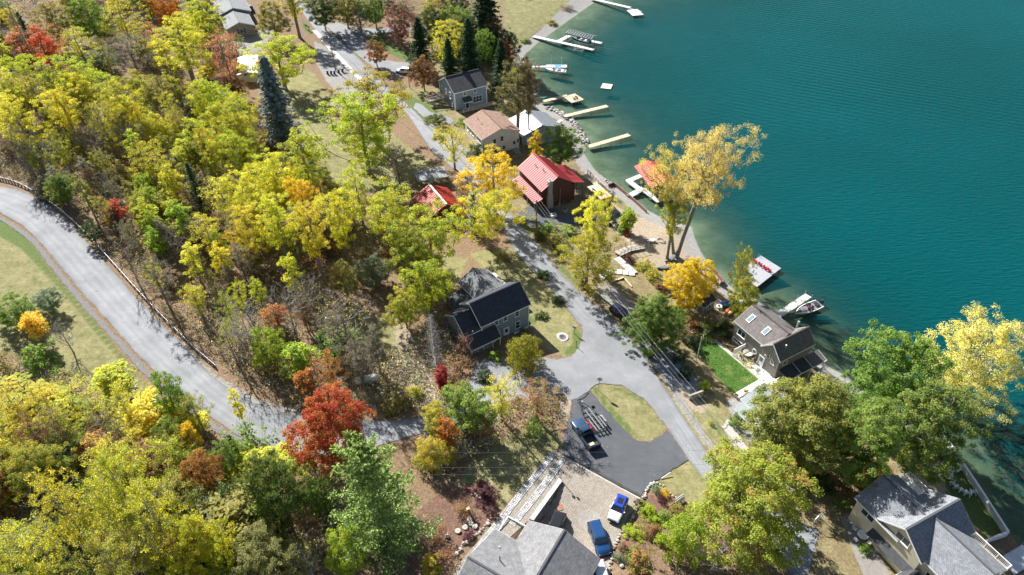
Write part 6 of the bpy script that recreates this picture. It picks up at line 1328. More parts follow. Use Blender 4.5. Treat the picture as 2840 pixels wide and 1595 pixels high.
m = MB(); m.bar((-5, 0, 3.75), (5, 0, 3.75), .18, .12); m.build('ridge_beam', M_LIFT, c)
for k in range(11):
    x = -4.9+k*.98
    for s in (-1, 1): m = MB(); m.bar((x, s*1.9, 3.28), (x, 0, 3.78), .16, .07); m.build('canopy_rib', M_CANV, c)
for x in (-4.4, 4.4): m = MB(); m.bar((x, -1.9, .3), (x, 1.9, .3), .15, .15); m.build('cradle_beam', M_LIFT, c)
def boat(name, label, cat, L_, W, H, mats, loc, rz, deckfrom=.55, floor=.35, xdeck=None):
    """hull lofted in stations; the gunwale turns in and drops to the cockpit floor"""
    o = thing(name, label, cat, loc, rz); R = []; n = 12
    for i in range(n+1):
        t = i/n; x = -L_/2+L_*t; b = W/2*(1-max(0, (t-.35)/.65)**2.4)*(.9+.1*min(1, t*5)); b = max(b, .03); g = H*(.86+.22*t*t); kz = H*(.02+.5*max(0, (t-.7)/.3)**2); ch = b*.86; fi = g-.06 if t > deckfrom else floor*H; inn = max(b-.13, .01)
        if t < .06: fi = g-.06
        R.append([(x, b, g), (x, ch, g*.45+kz*.4), (x, .02, kz), (x, -ch, g*.45+kz*.4), (x, -b, g), (x, -inn, g+.03), (x, -inn*.97, fi), (x, inn*.97, fi), (x, inn, g+.03)])
    m = MB(); k = 9; V = [p for r in R for p in r]; F = []; mi = []
    for i in range(n):
        for j in range(k): F.append((i*k+j, i*k+(j+1) % k, (i+1)*k+(j+1) % k, (i+1)*k+j)); mi.append({0: 0, 3: 0, 1: 1, 2: 1, 4: 2, 8: 2, 5: 2, 7: 2, 6: 3}[j])
    n0 = len(m.v); m.v += V; m.f += F; m.m += mi; m.add([], []); m.f += [tuple(range(k))[::-1], tuple(range(n*k, n*k+k))]; m.m += [0, 0]
    m.build('hull', mats, o); return o
M_BOATW = pm('white_gelcoat', (.75, .75, .75), (.7, .7, .7), rough=.2, coat=.5); M_BOATB = pm('blue_gelcoat', (.02, .06, .3), (.025, .07, .34), rough=.2, coat=.5); M_BOATK = pm('black_gelcoat', (.02, .02, .025), (.03, .03, .035), rough=.25, coat=.4); M_CARPET = pm('grey_boat_carpet', (.13, .135, .145), (.17, .175, .185), scale=6, rough=.95); M_VINYL = pm('pale_vinyl', (.6, .6, .58), (.52, .52, .5), rough=.5)
b = boat('motor_boat', 'black motor boat raised on the lift under the slatted canopy', 'boat', 7.4, 2.5, 1.2, [M_BOATK, M_BOATK, M_CANV, M_CARPET], (24.6, 229.4, .75), math.radians(142))
for x, y in ((-1.8, 0), (.2, .55), (.2, -.55)): m = MB(); m.box((x, y, .75), (.8, 1.6 if x < 0 else .6, .5)); m.build('seat', M_VINYL, b)
m = MB(); m.box((-3.9, 0, .9), (.6, .5, .9)); m.build('outboard_motor', M_BLACK, b); m = MB(); m.bar((1.0, -.9, 1.25), (1.0, .9, 1.25), .05, .45); m.build('windscreen', M_GLASS, b)
s = thing('boat_lift', 'small empty steel lift rack beside the long white dock', 'boat lift', (*P2(1605, 140, .5), 0), math.radians(-30))
for y in (-.7, .7): m = MB(); m.bar((-1.8, y, .8), (1.8, y, .8), .12, .12); m.build('rail', M_STEEL, s)
for x in (-1.3, 1.3):
    m = MB(); m.bar((x, -1.2, .6), (x, 1.2, .6), .12, .12); m.build('cross_beam', M_STEEL, s)
    for y in (-1.2, 1.2): m = MB(); m.tube([(x, y, -2), (x, y, 1.3)], .05, 6); m.build('post', M_STEEL, s)
d = thing('dock', 'white dock with a flag pole and blue mat beside the blue and white ski boat', 'dock', (8.2, 209.5, 0)); dock_run(d, (6.6, 209.6), (12, 209.5), 1.2, .7, M_DOCKW); dock_run(d, (12.03, 209.9), (18.6, 209.5), 2.1, .7, M_DOCKW)
m = MB(); m.box((7.6, .5, .76), (2.0, 1.3, .1)); m.build('blue_mat', pm('blue_foam', (.02, .22, .6), (.03, .27, .66), rough=.6), d)
f = thing('flag', 'small striped flag with blue canton on a white pole at the dock', 'flag', (13.6, 210.3, .7)); m = MB(); m.tube([(0, 0, 0), (0, 0, 4.6)], .04, 6); m.build('pole', M_WHITE, f)
M_FRED = pm('flag_red', (.5, .03, .05), rough=.8); M_FBLUE = pm('flag_blue', (.02, .04, .2), rough=.8)
for k in range(7): m = MB(); m.box((-.18+.02*k, .02, 4.45-k*.13), (.34, .03, .125)); m.build('stripe', M_FRED if k % 2 == 0 else M_WHITE, f)
m = MB(); m.box((-.1, .03, 4.3), (.2, .05, .4)); m.build('canton', M_FBLUE, f)
for x in (8.6, 17.0): o = thing('mooring_post', 'white mooring post at the %s end of the flag dock' % ('shore' if x < 10 else 'lake'), 'post', (x, 210.7, -.8)); m = MB(); m.tube([(0, 0, 0), (0, 0, 4)], .06, 6); m.build('pole', M_WHITE, o)
b = boat('ski_boat', 'blue and white ski boat on a lift beside the flag dock', 'boat', 6.8, 2.4, 1.15, [M_BOATW, M_BOATB, M_BOATW, M_VINYL], (14.6, 204.9, .55), math.radians(164), deckfrom=.62)
for x, y in ((-2.2, 0), (-.4, .6), (-.4, -.6), (1.0, 0)): m = MB(); m.box((x, y, .72), (.7, 1.6 if x < -1 else .6, .45)); m.build('seat', M_BOATW if x > 0 else M_VINYL, b)
m = MB(); [m.tube([(-.9, y, 1.0), (-.5, y*.9, 2.3)], .04, 6) for y in (-1.05, 1.05)]; m.tube([(-.5, -.95, 2.3), (-.5, .95, 2.3)], .05, 6); m.build('wake_tower', M_ALU, b); m = MB(); m.bar((.5, -.9, 1.3), (.5, .9, 1.3), .04, .4); m.build('windscreen', M_GLASS, b)
for x in (-1.5, 1.5):
    for y in (-1.5, 1.5): m = MB(); m.tube([(x, y, -2.3), (x, y, 1.5)], .06, 6); m.build('lift_post', M_ALU, b)
o = thing('swim_raft', 'square tan swim raft floating alone', 'raft', (29.5, 195.0, .1), math.radians(-18)); m = MB(); m.box((0, 0, .0), (3.0, 3.4, .35)); m.build('float', pm('orange_float', (.5, .3, .1), (.42, .26, .1), rough=.7), o)
for k in range(12): m = MB(); m.box((0, -1.56+k*.284, .21), (3.05, .262, .05)); m.build('plank', pm('raft_boards', (.62, .54, .4), (.54, .46, .34), scale=2, rough=.7), o)
d = thing('dock', 'brown L shaped board dock with two black chairs on it', 'dock', (10.3, 185, 0)); dock_run(d, (9.4, 184.3), (17.2, 188.1), 1.35, .8, M_WOODTAN, plank=.2); dock_run(d, (17.6, 188.3), (19.9, 184.2), 4.2, .8, M_WOODTAN, sec=5, plank=.2)
d = thing('dock', 'straight narrow board dock nearest below the L shaped dock', 'dock', (15.7, 175.2, 0)); dock_run(d, (15.2, 174.9), (28.0, 180.9), 1.5, .8, M_WOODTAN, plank=.2)
d = thing('dock', 'straight narrow board dock nearest the dark green round tree', 'dock', (21.4, 158.3, 0)); dock_run(d, (20.4, 157.6), (31.8, 163.7), 1.5, .8, M_WOODTAN, plank=.2)
def canoe(name, label, cat, L_, W, mat, loc, rz, tilt=0.0, cock=True, up=True):
    o = thing(name, label, cat, loc, rz); m = MB(); R = []; n = 10
    for i in range(n+1):
        t = i/n*2-1; b = max(.02, W/2*(1-abs(t)**2.2)); zt = .3+.12*t*t; R.append([(t*L_/2, b*math.cos(a), .18+(.2*math.sin(a) if math.sin(a) < 0 else (zt-.18)*math.sin(a)*(1 if up else 1.3))) for a in [k*math.pi/5 for k in range(10)]])
    m.loft(R); h = m.build('hull', mat, o, True); o.rotation_euler[0] = tilt
    if cock: m = MB(); m.lathe([(W*.3, 0), (W*.3, .05)], (-.1, 0, zt*.74), 10); c = m.build('cockpit', M_BLACK, o); c.scale = (1.7, .9, 1)
    return o
canoe('canoe', 'teal canoe lying at the foot of the L shaped dock', 'canoe', 4.2, .85, pm('teal_plastic', (.03, .22, .2), (.04, .26, .23), rough=.35), (9.6, 187.2, .35), math.radians(18), 0, False)
# red roofed lift and its white dock
d = thing('dock', 'white zigzag dock under the cottonwood beside the red boat lift', 'dock', (27.7, 134.5, 0)); dock_run(d, (27.6, 134.3), (31.5, 137.6), 1.5, .7, M_DOCKW); dock_run(d, (30.4, 137.3), (28.3, 141.0), 1.4, .704, M_DOCKW); dock_run(d, (27.9, 140.6), (31.8, 143.2), 1.4, .7, M_DOCKW); dock_run(d, (31.3, 137.0), (34.2, 131.6), 1.3, .7, M_DOCKW); dock_run(d, (36.8, 136.2), (38.4, 132.4), 1.0, .7, M_DOCKW)
c = thing('boat_lift', 'boat lift with red ribbed metal roof behind the cottonwood branches', 'boat lift', (34.4, 139.6, 0), math.radians(-76))
M_LIFTRED = pm('coral_red_roof', (.52, .09, .06), (.46, .08, .055), scale=.6, rough=.45)
h = Deck(c); h.metal_roof(-5.1, 5.1, -3.4, 3.0, 0, 4.0, 15, M_LIFTRED); h.metal_roof(-5.1, 5.1, 3.4, 3.0, 0, 4.0, 15, M_LIFTRED); m = MB(); m.bar((-5.1, 0, 4.12), (5.1, 0, 4.12), .35, .06); m.build('ridge_cap', M_LIFTRED, c)
for x in (-4.4, 4.4):
    for y in (-2.7, 2.7): m = MB(); m.tube([(x, y, -2.5), (x, y, 3.1)], .09, 6); m.build('post', M_ALU, c)
b = boat('motor_boat', 'dark boat stored under the red ribbed lift roof', 'boat', 6.4, 2.3, 1.1, [M_BOATK, M_BOATK, M_BOATW, M_CARPET], (34.0, 139.4, .7), math.radians(104)); m = MB(); m.box((-1.5, 0, .7), (.8, 1.5, .5)); m.build('seat', M_VINYL, b)
# grey platform dock with red chairs
d = thing('dock', 'broad grey composite platform dock carrying four red chairs', 'dock', (47.5, 102.5, 0), math.radians(-56))
A = [local(d, p) for p in ((51.5, 111.0), (54.3, 106.7), (48.0, 101.2), (46.3, 103.4), (48.3, 104.6), (46.9, 107.3))]
m = MB(); m.prism(A, .45, .68); m.build('frame', M_DOCKG, d)
xs = sorted(a[0] for a in A); y0, y1 = min(a[1] for a in A), max(a[1] for a in A); n = 22
for k in range(n):
    ya = y0+(y1-y0)*k/n; yb = y0+(y1-y0)*(k+.94)/n; ym = (ya+yb)/2; X = []
    for i in range(len(A)):
        (xa, yaa), (xb, ybb) = A[i], A[(i+1) % len(A)]
        if (yaa > ym) != (ybb > ym): X.append(xa+(xb-xa)*(ym-yaa)/(ybb-yaa))
    X.sort()
    for a, b_ in zip(X[::2], X[1::2]): m = MB(); m.box(((a+b_)/2, ym, .7), (b_-a, yb-ya, .05)); m.build('deck_board', M_DOCKG, d)
for p in A: m = MB(); m.tube([(p[0]*.97, p[1]*.97, -2.5), (p[0]*.97, p[1]*.97, .6)], .07, 6); m.build('dock_leg', M_STEEL, d)
m = MB(); q = local(d, (51.2, 110.6)); [m.tube([(q[0]+s*.25, q[1], -.5), (q[0]+s*.25, q[1], 1.3), (q[0]+s*.25, q[1]-.5, 1.3), (q[0]+s*.25, q[1]-.5, .7)], .03, 6) for s in (-1, 1)]; [m.tube([(q[0]-.25, q[1], .2+.3*k), (q[0]+.25, q[1], .2+.3*k)], .02, 6) for k in range(3)]; m.build('swim_ladder', M_STEEL, d)
# white board dock and the bass boat
d = thing('dock', 'bleached board dock with tall bollards beside the bass boat', 'dock', (49.8, 93.2, 0)); dock_run(d, (48.6, 92.4), (57.1, 98.5), 1.35, .6, M_DOCKOLD, legs=False, plank=.25, sec=1.6)
for k in range(5):
    for s in (-1, 1): m = MB(); t = .12+k*.22; x, y = local(d, (48.6+8.5*t-s*.44, 92.4+6.1*t+s*.6)); m.tube([(x, y, -2), (x, y, 1.3)], .05, 6); m.build('bollard', M_STEEL, d)
b = boat('bass_boat', 'white rimmed bass boat with grey carpet deck and black outboard', 'boat', 6.2, 2.35, .78, [M_BOATW, M_BOATK, M_BOATW, M_CARPET], (55.75, 94.9, -.12), math.radians(206), deckfrom=.55, floor=.7)
m = MB(); m.box((-3.45, 0, .95), (.55, .5, .75)); m.box((-3.5, 0, .3), (.3, .25, .9)); m.build('outboard_motor', M_BLACK, b)
for y in (-.42, .42): m = MB(); m.box((-.5, y, .8), (.55, .5, .22)); m.box((-.78, y, 1.02), (.12, .5, .42)); m.build('seat', M_BLACK, b)
m = MB(); m.box((.15, .55, .95), (.4, .55, .4)); m.build('console', M_BOATK, b); m = MB(); m.box((-.2, -.1, .82), (.35, .3, .2)); m.build('seat_cushion', pm('red_vinyl', (.4, .02, .04), rough=.5), b)
m = MB(); m.tube([(2.7, .1, .9), (1.5, .25, 1.0)], .05, 6); m.box((2.75, .1, .95), (.25, .2, .2)); m.build('trolling_motor', M_BLACK, b); m = MB(); m.tube([(-2.9, .8, .8), (-2.9, .8, 2.6)], .02, 4); m.build('antenna', M_BLACK, b)
for x in (2.1, -2.2): m = MB(); m.box((x, 0, .82), (.9 if x < 0 else .7, 1.0 if x < 0 else .5, .03)); m.build('hatch', M_BLACK, b)
d = thing('dock', 'small grey plank dock at the lower right corner below the cream house', 'dock', (*P2(2800, 1575), 0)); dock_run(d, P2(2790, 1572), P2(2860, 1530), 2.4, .6, M_DOCKW)
# kayaks and tube beside the slate shed
def onp(x, y, dz): p = gp(x, y, dz); return (p[0], p[1], gz(p[0], p[1])+dz)
canoe('kayak', 'teal kayak with a black cockpit beside the slate shed', 'kayak', 3.2, .75, pm('teal_kayak', (.03, .26, .2), rough=.35), onp(2021, 847, .4), math.radians(15))
canoe('kayak', 'faded red kayak lying in front of the teal one', 'kayak', 3.6, .7, pm('faded_red_plastic', (.42, .1, .08), rough=.35), onp(2019, 862, .3), math.radians(48), 0, False)
canoe('kayak', 'yellow kayak lying beside the faded red one', 'kayak', 3.0, .7, pm('yellow_plastic', (.55, .42, .1), rough=.4), onp(2028, 867, .3), math.radians(46), 0, False)
canoe('rowing_boat', 'dark blue upturned boat behind the kayaks', 'boat', 3.4, 1.3, M_BOATB, onp(2006, 844, .3), math.radians(25), 0, False)
p = onp(1995, 851, .35); o = thing('swim_tube', 'white swim tube leaning by the slate shed', 'swim tube', p); m = MB()
m.tube([(.42*math.cos(k*math.pi/6), .42*math.sin(k*math.pi/6), .1) for k in range(13)], .17, 7); m.build('ring', M_WHITE, o)
canoe('rowing_boat', 'grey upturned boat at the foot of the giant cottonwood', 'boat', 3.6, 1.5, pm('grey_hull', (.13, .135, .14), rough=.6), onp(1860, 718, .3), math.radians(40), 0, False)
canoe('rowing_boat', 'grey upturned boat half under the gold maple', 'boat', 3.6, 1.4, pm('grey_hull', (.13, .135, .14)), onp(1845, 742, .3), math.radians(12), 0, False)
# chairs
def adirondack(name, label, mat, cat='chair'):
    o = thing(name, label, cat); m = MB(); 
    for k in range(4): m = MB(); m.bar((.28-k*.13, -.27, .36-k*.035), (.28-k*.13, .27, .36-k*.035), .11, .03); m.build('seat_slat', mat, o)
    for k in range(5): y = -.22+k*.11; m = MB(); m.bar((-.14, y*.9, .25), (-.46, y*1.15, 1.0-abs(k-2)*.05), .095, .025, up=(1, 0, 0)); m.build('back_slat', mat, o)
    for s in (-1, 1):
        m = MB(); m.box((.0, s*.36, .55), (.75, .15, .03)); m.build('arm', mat, o); m = MB(); m.bar((.3, s*.31, 0), (.3, s*.31, .55), .1, .04); m.build('leg', mat, o); m = MB(); m.bar((.34, s*.29, .33), (-.5, s*.29, .02), .1, .04); m.build('leg', mat, o)
    return o
M_CHRED = pm('red_chair_plastic', (.5, .012, .02), (.44, .012, .02), rough=.4)
c0 = None
for (x, y), w in zip(((2093.5, 724.5), (2107.5, 733), (2121, 742.5), (2132.5, 749.5)), ('leftmost of the four red slatted chairs on the grey dock', 'second from left of the four red slatted chairs on the grey dock', 'third from left of the four red slatted chairs on the grey dock', 'rightmost of the four red slatted chairs on the grey dock')):
    p = at(x, y, .95); loc = (p[0], p[1], .726); g = 'red chairs on the grey dock'
    if c0 is None: c0 = adirondack('slatted_chair', w, M_CHRED); c0.location = loc; c0.rotation_euler[2] = math.radians(35); c0['group'] = g
    else: dup(c0, loc, math.radians(35), w, g)
c1 = None; cx, cy = at(2688, 1325, 1.2)[:2]
for i, (x, y) in enumerate(((2671, 1287), (2660, 1292), (2647, 1293), (2643, 1306), (2645, 1322), (2651, 1337), (2664, 1347), (2677, 1353), (2692, 1358), (2708, 1353))):
    z = 1.6; p = at(x, y, z); loc = (p[0], p[1], gz(p[0], p[1])); w = 'white slatted chair in the lawn ring by the seawall, number %s counted from the top' % ('one two three four five six seven eight nine ten'.split()[i]); g = 'white chairs in a ring by the seawall'
    rz = math.atan2(cy-p[1], cx-p[0])
    if c1 is None: c1 = adirondack('slatted_chair', w, M_WHITE); c1.location = loc; c1.rotation_euler[2] = rz; c1['group'] = g
    else: dup(c1, loc, rz, w, g)
c2 = None
for x, y, w in ((1592, 273, 'black chair on the brown L shaped dock, left one'), (1599, 270, 'black chair on the brown L shaped dock, right one')):
    p = at(x, y, 1.1); loc = (p[0], p[1], .8)
    if c2 is None: c2 = adirondack('slatted_chair', w, M_BLACK); c2.location = loc; c2.rotation_euler[2] = .4; c2['group'] = 'black chairs on the L dock'
    else: dup(c2, loc, .7, w, 'black chairs on the L dock')
# seawalls and shore stones
def wall_run(name, label, cat, px, w, z0, z1, mat, zp=None, group=None):
    P = [at(x, y, zp if zp is not None else z1)[:2] for x, y in px]; o = thing(name, label, cat, (P[0][0], P[0][1], 0), 0, group)
    for a, b in zip(P[:-1], P[1:]): m = MB(); m.bar((a[0]-P[0][0], a[1]-P[0][1], (z0+z1)/2), (b[0]-P[0][0], b[1]-P[0][1], (z0+z1)/2), w, z1-z0); m.build('wall_section', mat, o)
    return o
M_RUST = pm('rusty_sheet_piling', (.2, .1, .07), (.13, .075, .06), scale=3, rough=.85, bump=.4)
wall_run('seawall', 'rusty brown seawall in front of the leafy yard under the red lift', 'seawall', ((1688, 511), (1702, 505), (1712, 512), (1760, 552), (1793, 582)), .25, -2, .9, M_RUST)
wall_run('seawall', 'rusty brown seawall with a concrete pad beside the gold maple', 'seawall', ((1963, 728), (1988, 752), (2008, 777), (2000, 784)), .3, -2, .9, M_RUST)
wall_run('seawall', 'long white capped seawall below the ring of white chairs', 'seawall', ((2632, 1225), (2650, 1248), (2678, 1292), (2722, 1358), (2798, 1474), (2738, 1498)), .3, -3, 1.25, pm('white_wall_cap', (.68, .68, .68), (.6, .6, .6), rough=.7))
def stone_mesh(seed):
    r = random.Random(seed); bm = bmesh.new(); bmesh.ops.create_icosphere(bm, subdivisions=1, radius=.5)
    for v in bm.verts: v.co *= r.uniform(.72, 1.12); v.co.z *= .72
    me = bpy.data.meshes.new('stone'); bm.to_mesh(me); bm.free(); return me
STONES = [stone_mesh(k) for k in range(6)]
M_STPALE = pm('pale_boulder', (.38, .36, .33), (.25, .235, .22), scale=2.5, rough=.9, bump=.4); M_STWARM = pm('warm_boulder', (.32, .26, .21), (.22, .185, .155), scale=2.5, rough=.9, bump=.4)
ST = []
for k, me in enumerate(STONES):
    for mt in (M_STPALE, M_STONE, M_STWARM): q = me.copy(); q.materials.append(mt); ST.append(q)
def stones(name, label, px, step, size, spread=0, rows=1, seed=1, pale=.5, zp=None):
    P = smooth_poly([gp(x, y)[:2] for x, y in px], 8, False); o = thing(name, label, 'stone border' if rows == 1 else 'rock bank', (P[0][0], P[0][1], 0)); r = random.Random(seed); acc = 0; n = 0
    for a, b in zip(P[:-1], P[1:]):
        L_ = float(np.hypot(*(b-a))); t = step-acc
        while t < L_:
            for _ in range(rows):
                q = a+(b-a)*t/L_; nr = np.array([-(b-a)[1], (b-a)[0]])/L_; q = q+nr*r.uniform(-spread, spread); s = size*r.uniform(.6, 1.4)
                e = link('stone', ST[r.randrange(6)*3+(0 if r.random() < pale else r.randrange(1, 3))], o, (q[0]-P[0][0], q[1]-P[0][1], gz(q[0], q[1])+s*.2), r.uniform(0, 6.28)); e.scale = (s, s*r.uniform(.7, 1.1), s*r.uniform(.8, 1.1)); n += 1
            acc = 0; t += step
        acc = L_-(t-step)
    return o
stones('rock_revetment', 'bank of pale and dark boulders along the shore between the board docks', [(1512, 297), (1540, 308), (1566, 322), (1592, 343), (1612, 372), (1624, 398)], .62, .85, 1.0, 3, 3, .6)
stones('stone_border', 'curving row of round stones along the leafy bed beside the pale paver track', [(1300, 1372), (1322, 1376), (1345, 1400), (1360, 1428), (1352, 1453), (1326, 1480), (1296, 1500), (1270, 1532), (1248, 1556), (1228, 1590)], .42, .5, .12, 1, 4, .3)
stones('stone_border', 'row of round stones edging the garden bed along the block paved court', [(1890, 1392), (1862, 1372), (1838, 1348), (1812, 1340), (1794, 1362), (1784, 1384), (1766, 1412), (1750, 1443), (1724, 1478), (1706, 1512), (1696, 1545), (1688, 1592)], .46, .5, .1, 1, 5, .45)
stones('stone_border', 'scattered beach stones at the end of the rusty seawall', [(1672, 500), (1682, 505), (1692, 510)], .7, .6, .5, 2, 6, .8)
stones('stone_border', 'broken stones in the ditch beside the hill road', [(310, 1010), (330, 1040), (350, 1062), (368, 1085)], .5, .45, .6, 2, 7, .7)
# ---------------------------------------------------------------- vehicles
M_CARGLASS = pm('car_glass', (.012, .016, .02), (.02, .024, .028), rough=.05, spec=.9)
def paint(name, c): return pm(name, c, tuple(x*1.08 for x in c), scale=.5, rough=.3, coat=.5, metal=.15)
M_LAMP = pm('lamp_lens', (.6, .62, .64), (.5, .52, .54), rough=.1, spec=.9); M_TAIL = pm('tail_lens', (.4, .01, .015), rough=.2)
def rrect(x, w, z0, z1, r=.12):
    """rounded cross section of a car body at station x"""
    return [(x, -w*.86, z0), (x, -w, z0+.15), (x, -w, (z0+z1)*.52), (x, -w*.985, z1-r), (x, -w*.93, z1-r*.3), (x, -w*.78, z1), (x, w*.78, z1), (x, w*.93, z1-r*.3), (x, w*.985, z1-r), (x, w, (z0+z1)*.52), (x, w, z0+.15), (x, w*.86, z0)]
def wheel(o, x, y, r=.33, w=.22):
    prof = [(r*.62, -w/2), (r*.94, -w/2), (r, -w*.3), (r, w*.3), (r*.94, w/2), (r*.62, w/2)]; m = MB(); m.lathe(prof, n=18); e = m.build('wheel', M_RUBBER, o); e.location = (x, y, r); e.rotation_euler = (math.pi/2, 0, 0)
    m = MB(); m.lathe([(r*.63, -w*.46), (r*.6, w*.46), (r*.18, w*.5)], n=10); m.build('rim', M_ALU, e)
def car(label, loc, rz, L_=4.6, W=1.85, H=1.62, body=None, roofm=None, cab=(-.46, .22), hood=.98, belt=1.02, tail=1.0, kind='car', pickup=False, slope=(.28, .5), sun=False, cat='car'):
    o = thing(kind, label, cat, loc, rz); w = W/2; a = L_/2; roofm = roofm or body
    st = [(-a, .84, .34, tail*.86), (-a+.08, .93, .26, tail*.97), (-a+.5, .98, .2, tail), (-a*.35, 1, .18, belt), (a*.2, 1, .18, belt), (a*.42, 1, .18, hood+.03), (a-.55, .97, .2, hood*.95), (a-.12, .9, .26, hood*.83), (a, .76, .34, hood*.66)]
    if pickup: st = [(-.45, 1, .3, belt)]+st[4:]
    m = MB(); m.loft([rrect(x, w*k, z0, z1) for x, k, z0, z1 in st]); m.build('body', body, o, True)
    c0, c1 = cab[0]*L_, cab[1]*L_; b0 = c0+slope[0]; b1 = c1-slope[1]; wt = w*.76; wb = w*.93
    if pickup: c0 = -.4; b0 = -.25
    g = MB(); zb, zt = belt-.05, H-.06
    lo = [(c0, -wb, zb), (c1, -wb, zb), (c1, wb, zb), (c0, wb, zb)]; hi = [(b0, -wt, zt), (b1, -wt, zt), (b1, wt, zt), (b0, wt, zt)]
    g.add(lo+hi, [(3, 2, 1, 0), (4, 5, 6, 7), (0, 1, 5, 4), (1, 2, 6, 5), (2, 3, 7, 6), (3, 0, 4, 7)]); g.build('glasshouse', M_CARGLASS, o)
    r = MB(); e = .07
    r.loft([[(b0-e, -wt*.9, zt-.02), (b0-e, wt*.9, zt-.02), (b0-e, wt*.82, zt+.04), (b0-e, -wt*.82, zt+.04)], [(b0+.15, -wt-.03, zt-.03), (b0+.15, wt+.03, zt-.03), (b0+.15, wt*.86, zt+.065), (b0+.15, -wt*.86, zt+.065)], [(b1-.2, -wt-.03, zt-.03), (b1-.2, wt+.03, zt-.03), (b1-.2, wt*.86, zt+.06), (b1-.2, -wt*.86, zt+.06)], [(b1+e, -wt*.92, zt-.03), (b1+e, wt*.92, zt-.03), (b1+e, wt*.84, zt+.02), (b1+e, -wt*.84, zt+.02)]]); r.build('roof', roofm, o, False)
    for sx in (-1, 1):
        for q0, q1 in (((c0, sx*wb, zb), (b0, sx*wt, zt)), ((c1, sx*wb, zb), (b1, sx*wt, zt)), (((c0+c1)/2-.1, sx*wb, zb), ((b0+b1)/2-.05, sx*wt, zt))):
            m = MB(); m.bar(q0, q1, .09, .07); m.build('pillar', roofm, o)
        m = MB(); m.box((c1-.35, sx*(w+.1), belt+.06), (.14, .2, .14)); m.build('mirror', body, o)
        m = MB(); m.box((a-.17, sx*w*.66, hood*.72), (.2, .32, .14)); m.build('headlight', M_LAMP, o); m = MB(); m.box((-a+.06, sx*w*.78, tail*.82), (.14, .2, .26)); m.build('taillight', M_TAIL, o)
        m = MB(); m.box(((c0+c1)/2+.25, sx*w*1.0, belt-.2), (.16, .03, .04)); m.build('door_handle', M_ALU, o)
    m = MB(); m.box((a-.02, 0, hood*.5), (.08, W*.55, .22)); m.build('grille', M_BLACK, o); m = MB(); m.box((a-.03, 0, .3), (.16, W*.84, .16)); m.box((-a+.05, 0, .34), (.16, W*.86, .2)); m.build('bumper', M_BLACK, o) if False else [q.build('bumper', M_BLACK, o) for q in (_bx((a-.03, 0, .3), (.16, W*.84, .16)), _bx((-a+.05, 0, .36), (.16, W*.86, .2)))]
    for x in (-a*.6, a*.62):
        for s in (-1, 1): wheel(o, x, s*(w-.1), .34 if not pickup else .4)
    if sun: m = MB(); m.box(((b0+b1)/2+.05, 0, zt+.068), ((b1-b0)*.55, wt*1.1, .02)); m.build('sunroof', M_CARGLASS, o)
    if pickup:
        x0, x1 = -a+.03, -.46; cx = (x0+x1)/2; bl = x1-x0
        for c, d, nm in (((cx, 0, .62), (bl, W*.96, .1), 'bed_floor'), ((cx, w-.09, .82), (bl, .16, .7), 'bed_side'), ((cx, -w+.09, .82), (bl, .16, .7), 'bed_side'), ((x0+.04, 0, .82), (.08, W*.82, .66), 'tailgate')): _bx(c, d).build(nm, M_BLACK if nm == 'bed_floor' else body, o)
        _bx((x0+.75, .1, .72), (.5, .75, .1)).build('cargo_board', pm('cardboard', (.55, .4, .24), rough=.8), o)
    return o
def _bx(c, d, rz=0): m = MB(); m.box(c, d, rz); return m
def gl(x, y, dz=0): p = gp(x, y); return (p[0], p[1], gz(p[0], p[1])+dz)
def gw(x, y, dz=.08): return (x, y, gz(x, y)+dz)
car('dark blue pickup truck with an open black bed on the sealed drive', gw(10.35, 62.3), math.radians(115), 5.75, 2.0, 1.88, paint('dark_blue_paint', (.018, .045, .09)), cab=(-.1, .2), hood=1.18, belt=1.24, tail=1.1, kind='pickup_truck', pickup=True, slope=(.2, .55), cat='truck')
car('white hatchback with a bright blue roof and white bonnet on the paved court', gw(13.55, 49.7), math.radians(-118), 3.9, 1.74, 1.46, paint('white_car_paint', (.74, .74, .74)), paint('royal_blue_roof', (.02, .05, .33)), cab=(-.48, .2), hood=.92, belt=.97, tail=.98, sun=True, slope=(.25, .72))
car('metallic blue estate car beside the garden bed on the paved court', gw(10.6, 45.6), math.radians(-77), 4.75, 1.88, 1.6, paint('metallic_blue_paint', (.01, .047, .135)), cab=(-.47, .2), hood=.98, belt=1.02)
p = gp(1540, 1470); car('black car half hidden by the garage roof on the paved court', gw(p[0], p[1]), math.radians(-112), 4.5, 1.84, 1.5, paint('black_paint', (.012, .013, .016)), cab=(-.4, .2))
p = gp(1668, 1612); car('silver car peeping out below the court house roof at the bottom edge', gw(p[0], p[1]), math.radians(-80), 4.5, 1.84, 1.5, paint('silver_paint', (.5, .51, .53)))
p = gp(1722, 876); car('navy car parked in the shade left of the green linden', gw(p[0], p[1]), math.radians(-50), 4.6, 1.85, 1.6, paint('navy_paint', (.012, .018, .045)))
p = gp(694, 27); car('dark car with a pale front parked beside the ranch house', gw(p[0], p[1]), math.radians(115), 4.8, 1.9, 1.65, paint('black_paint', (.012, .013, .016)))
p = gp(1120, 203); car('white car on the concrete drive behind the yellow tree', gw(p[0], p[1]), math.radians(165), 4.6, 1.85, 1.65, paint('white_car_paint', (.74, .74, .74)))
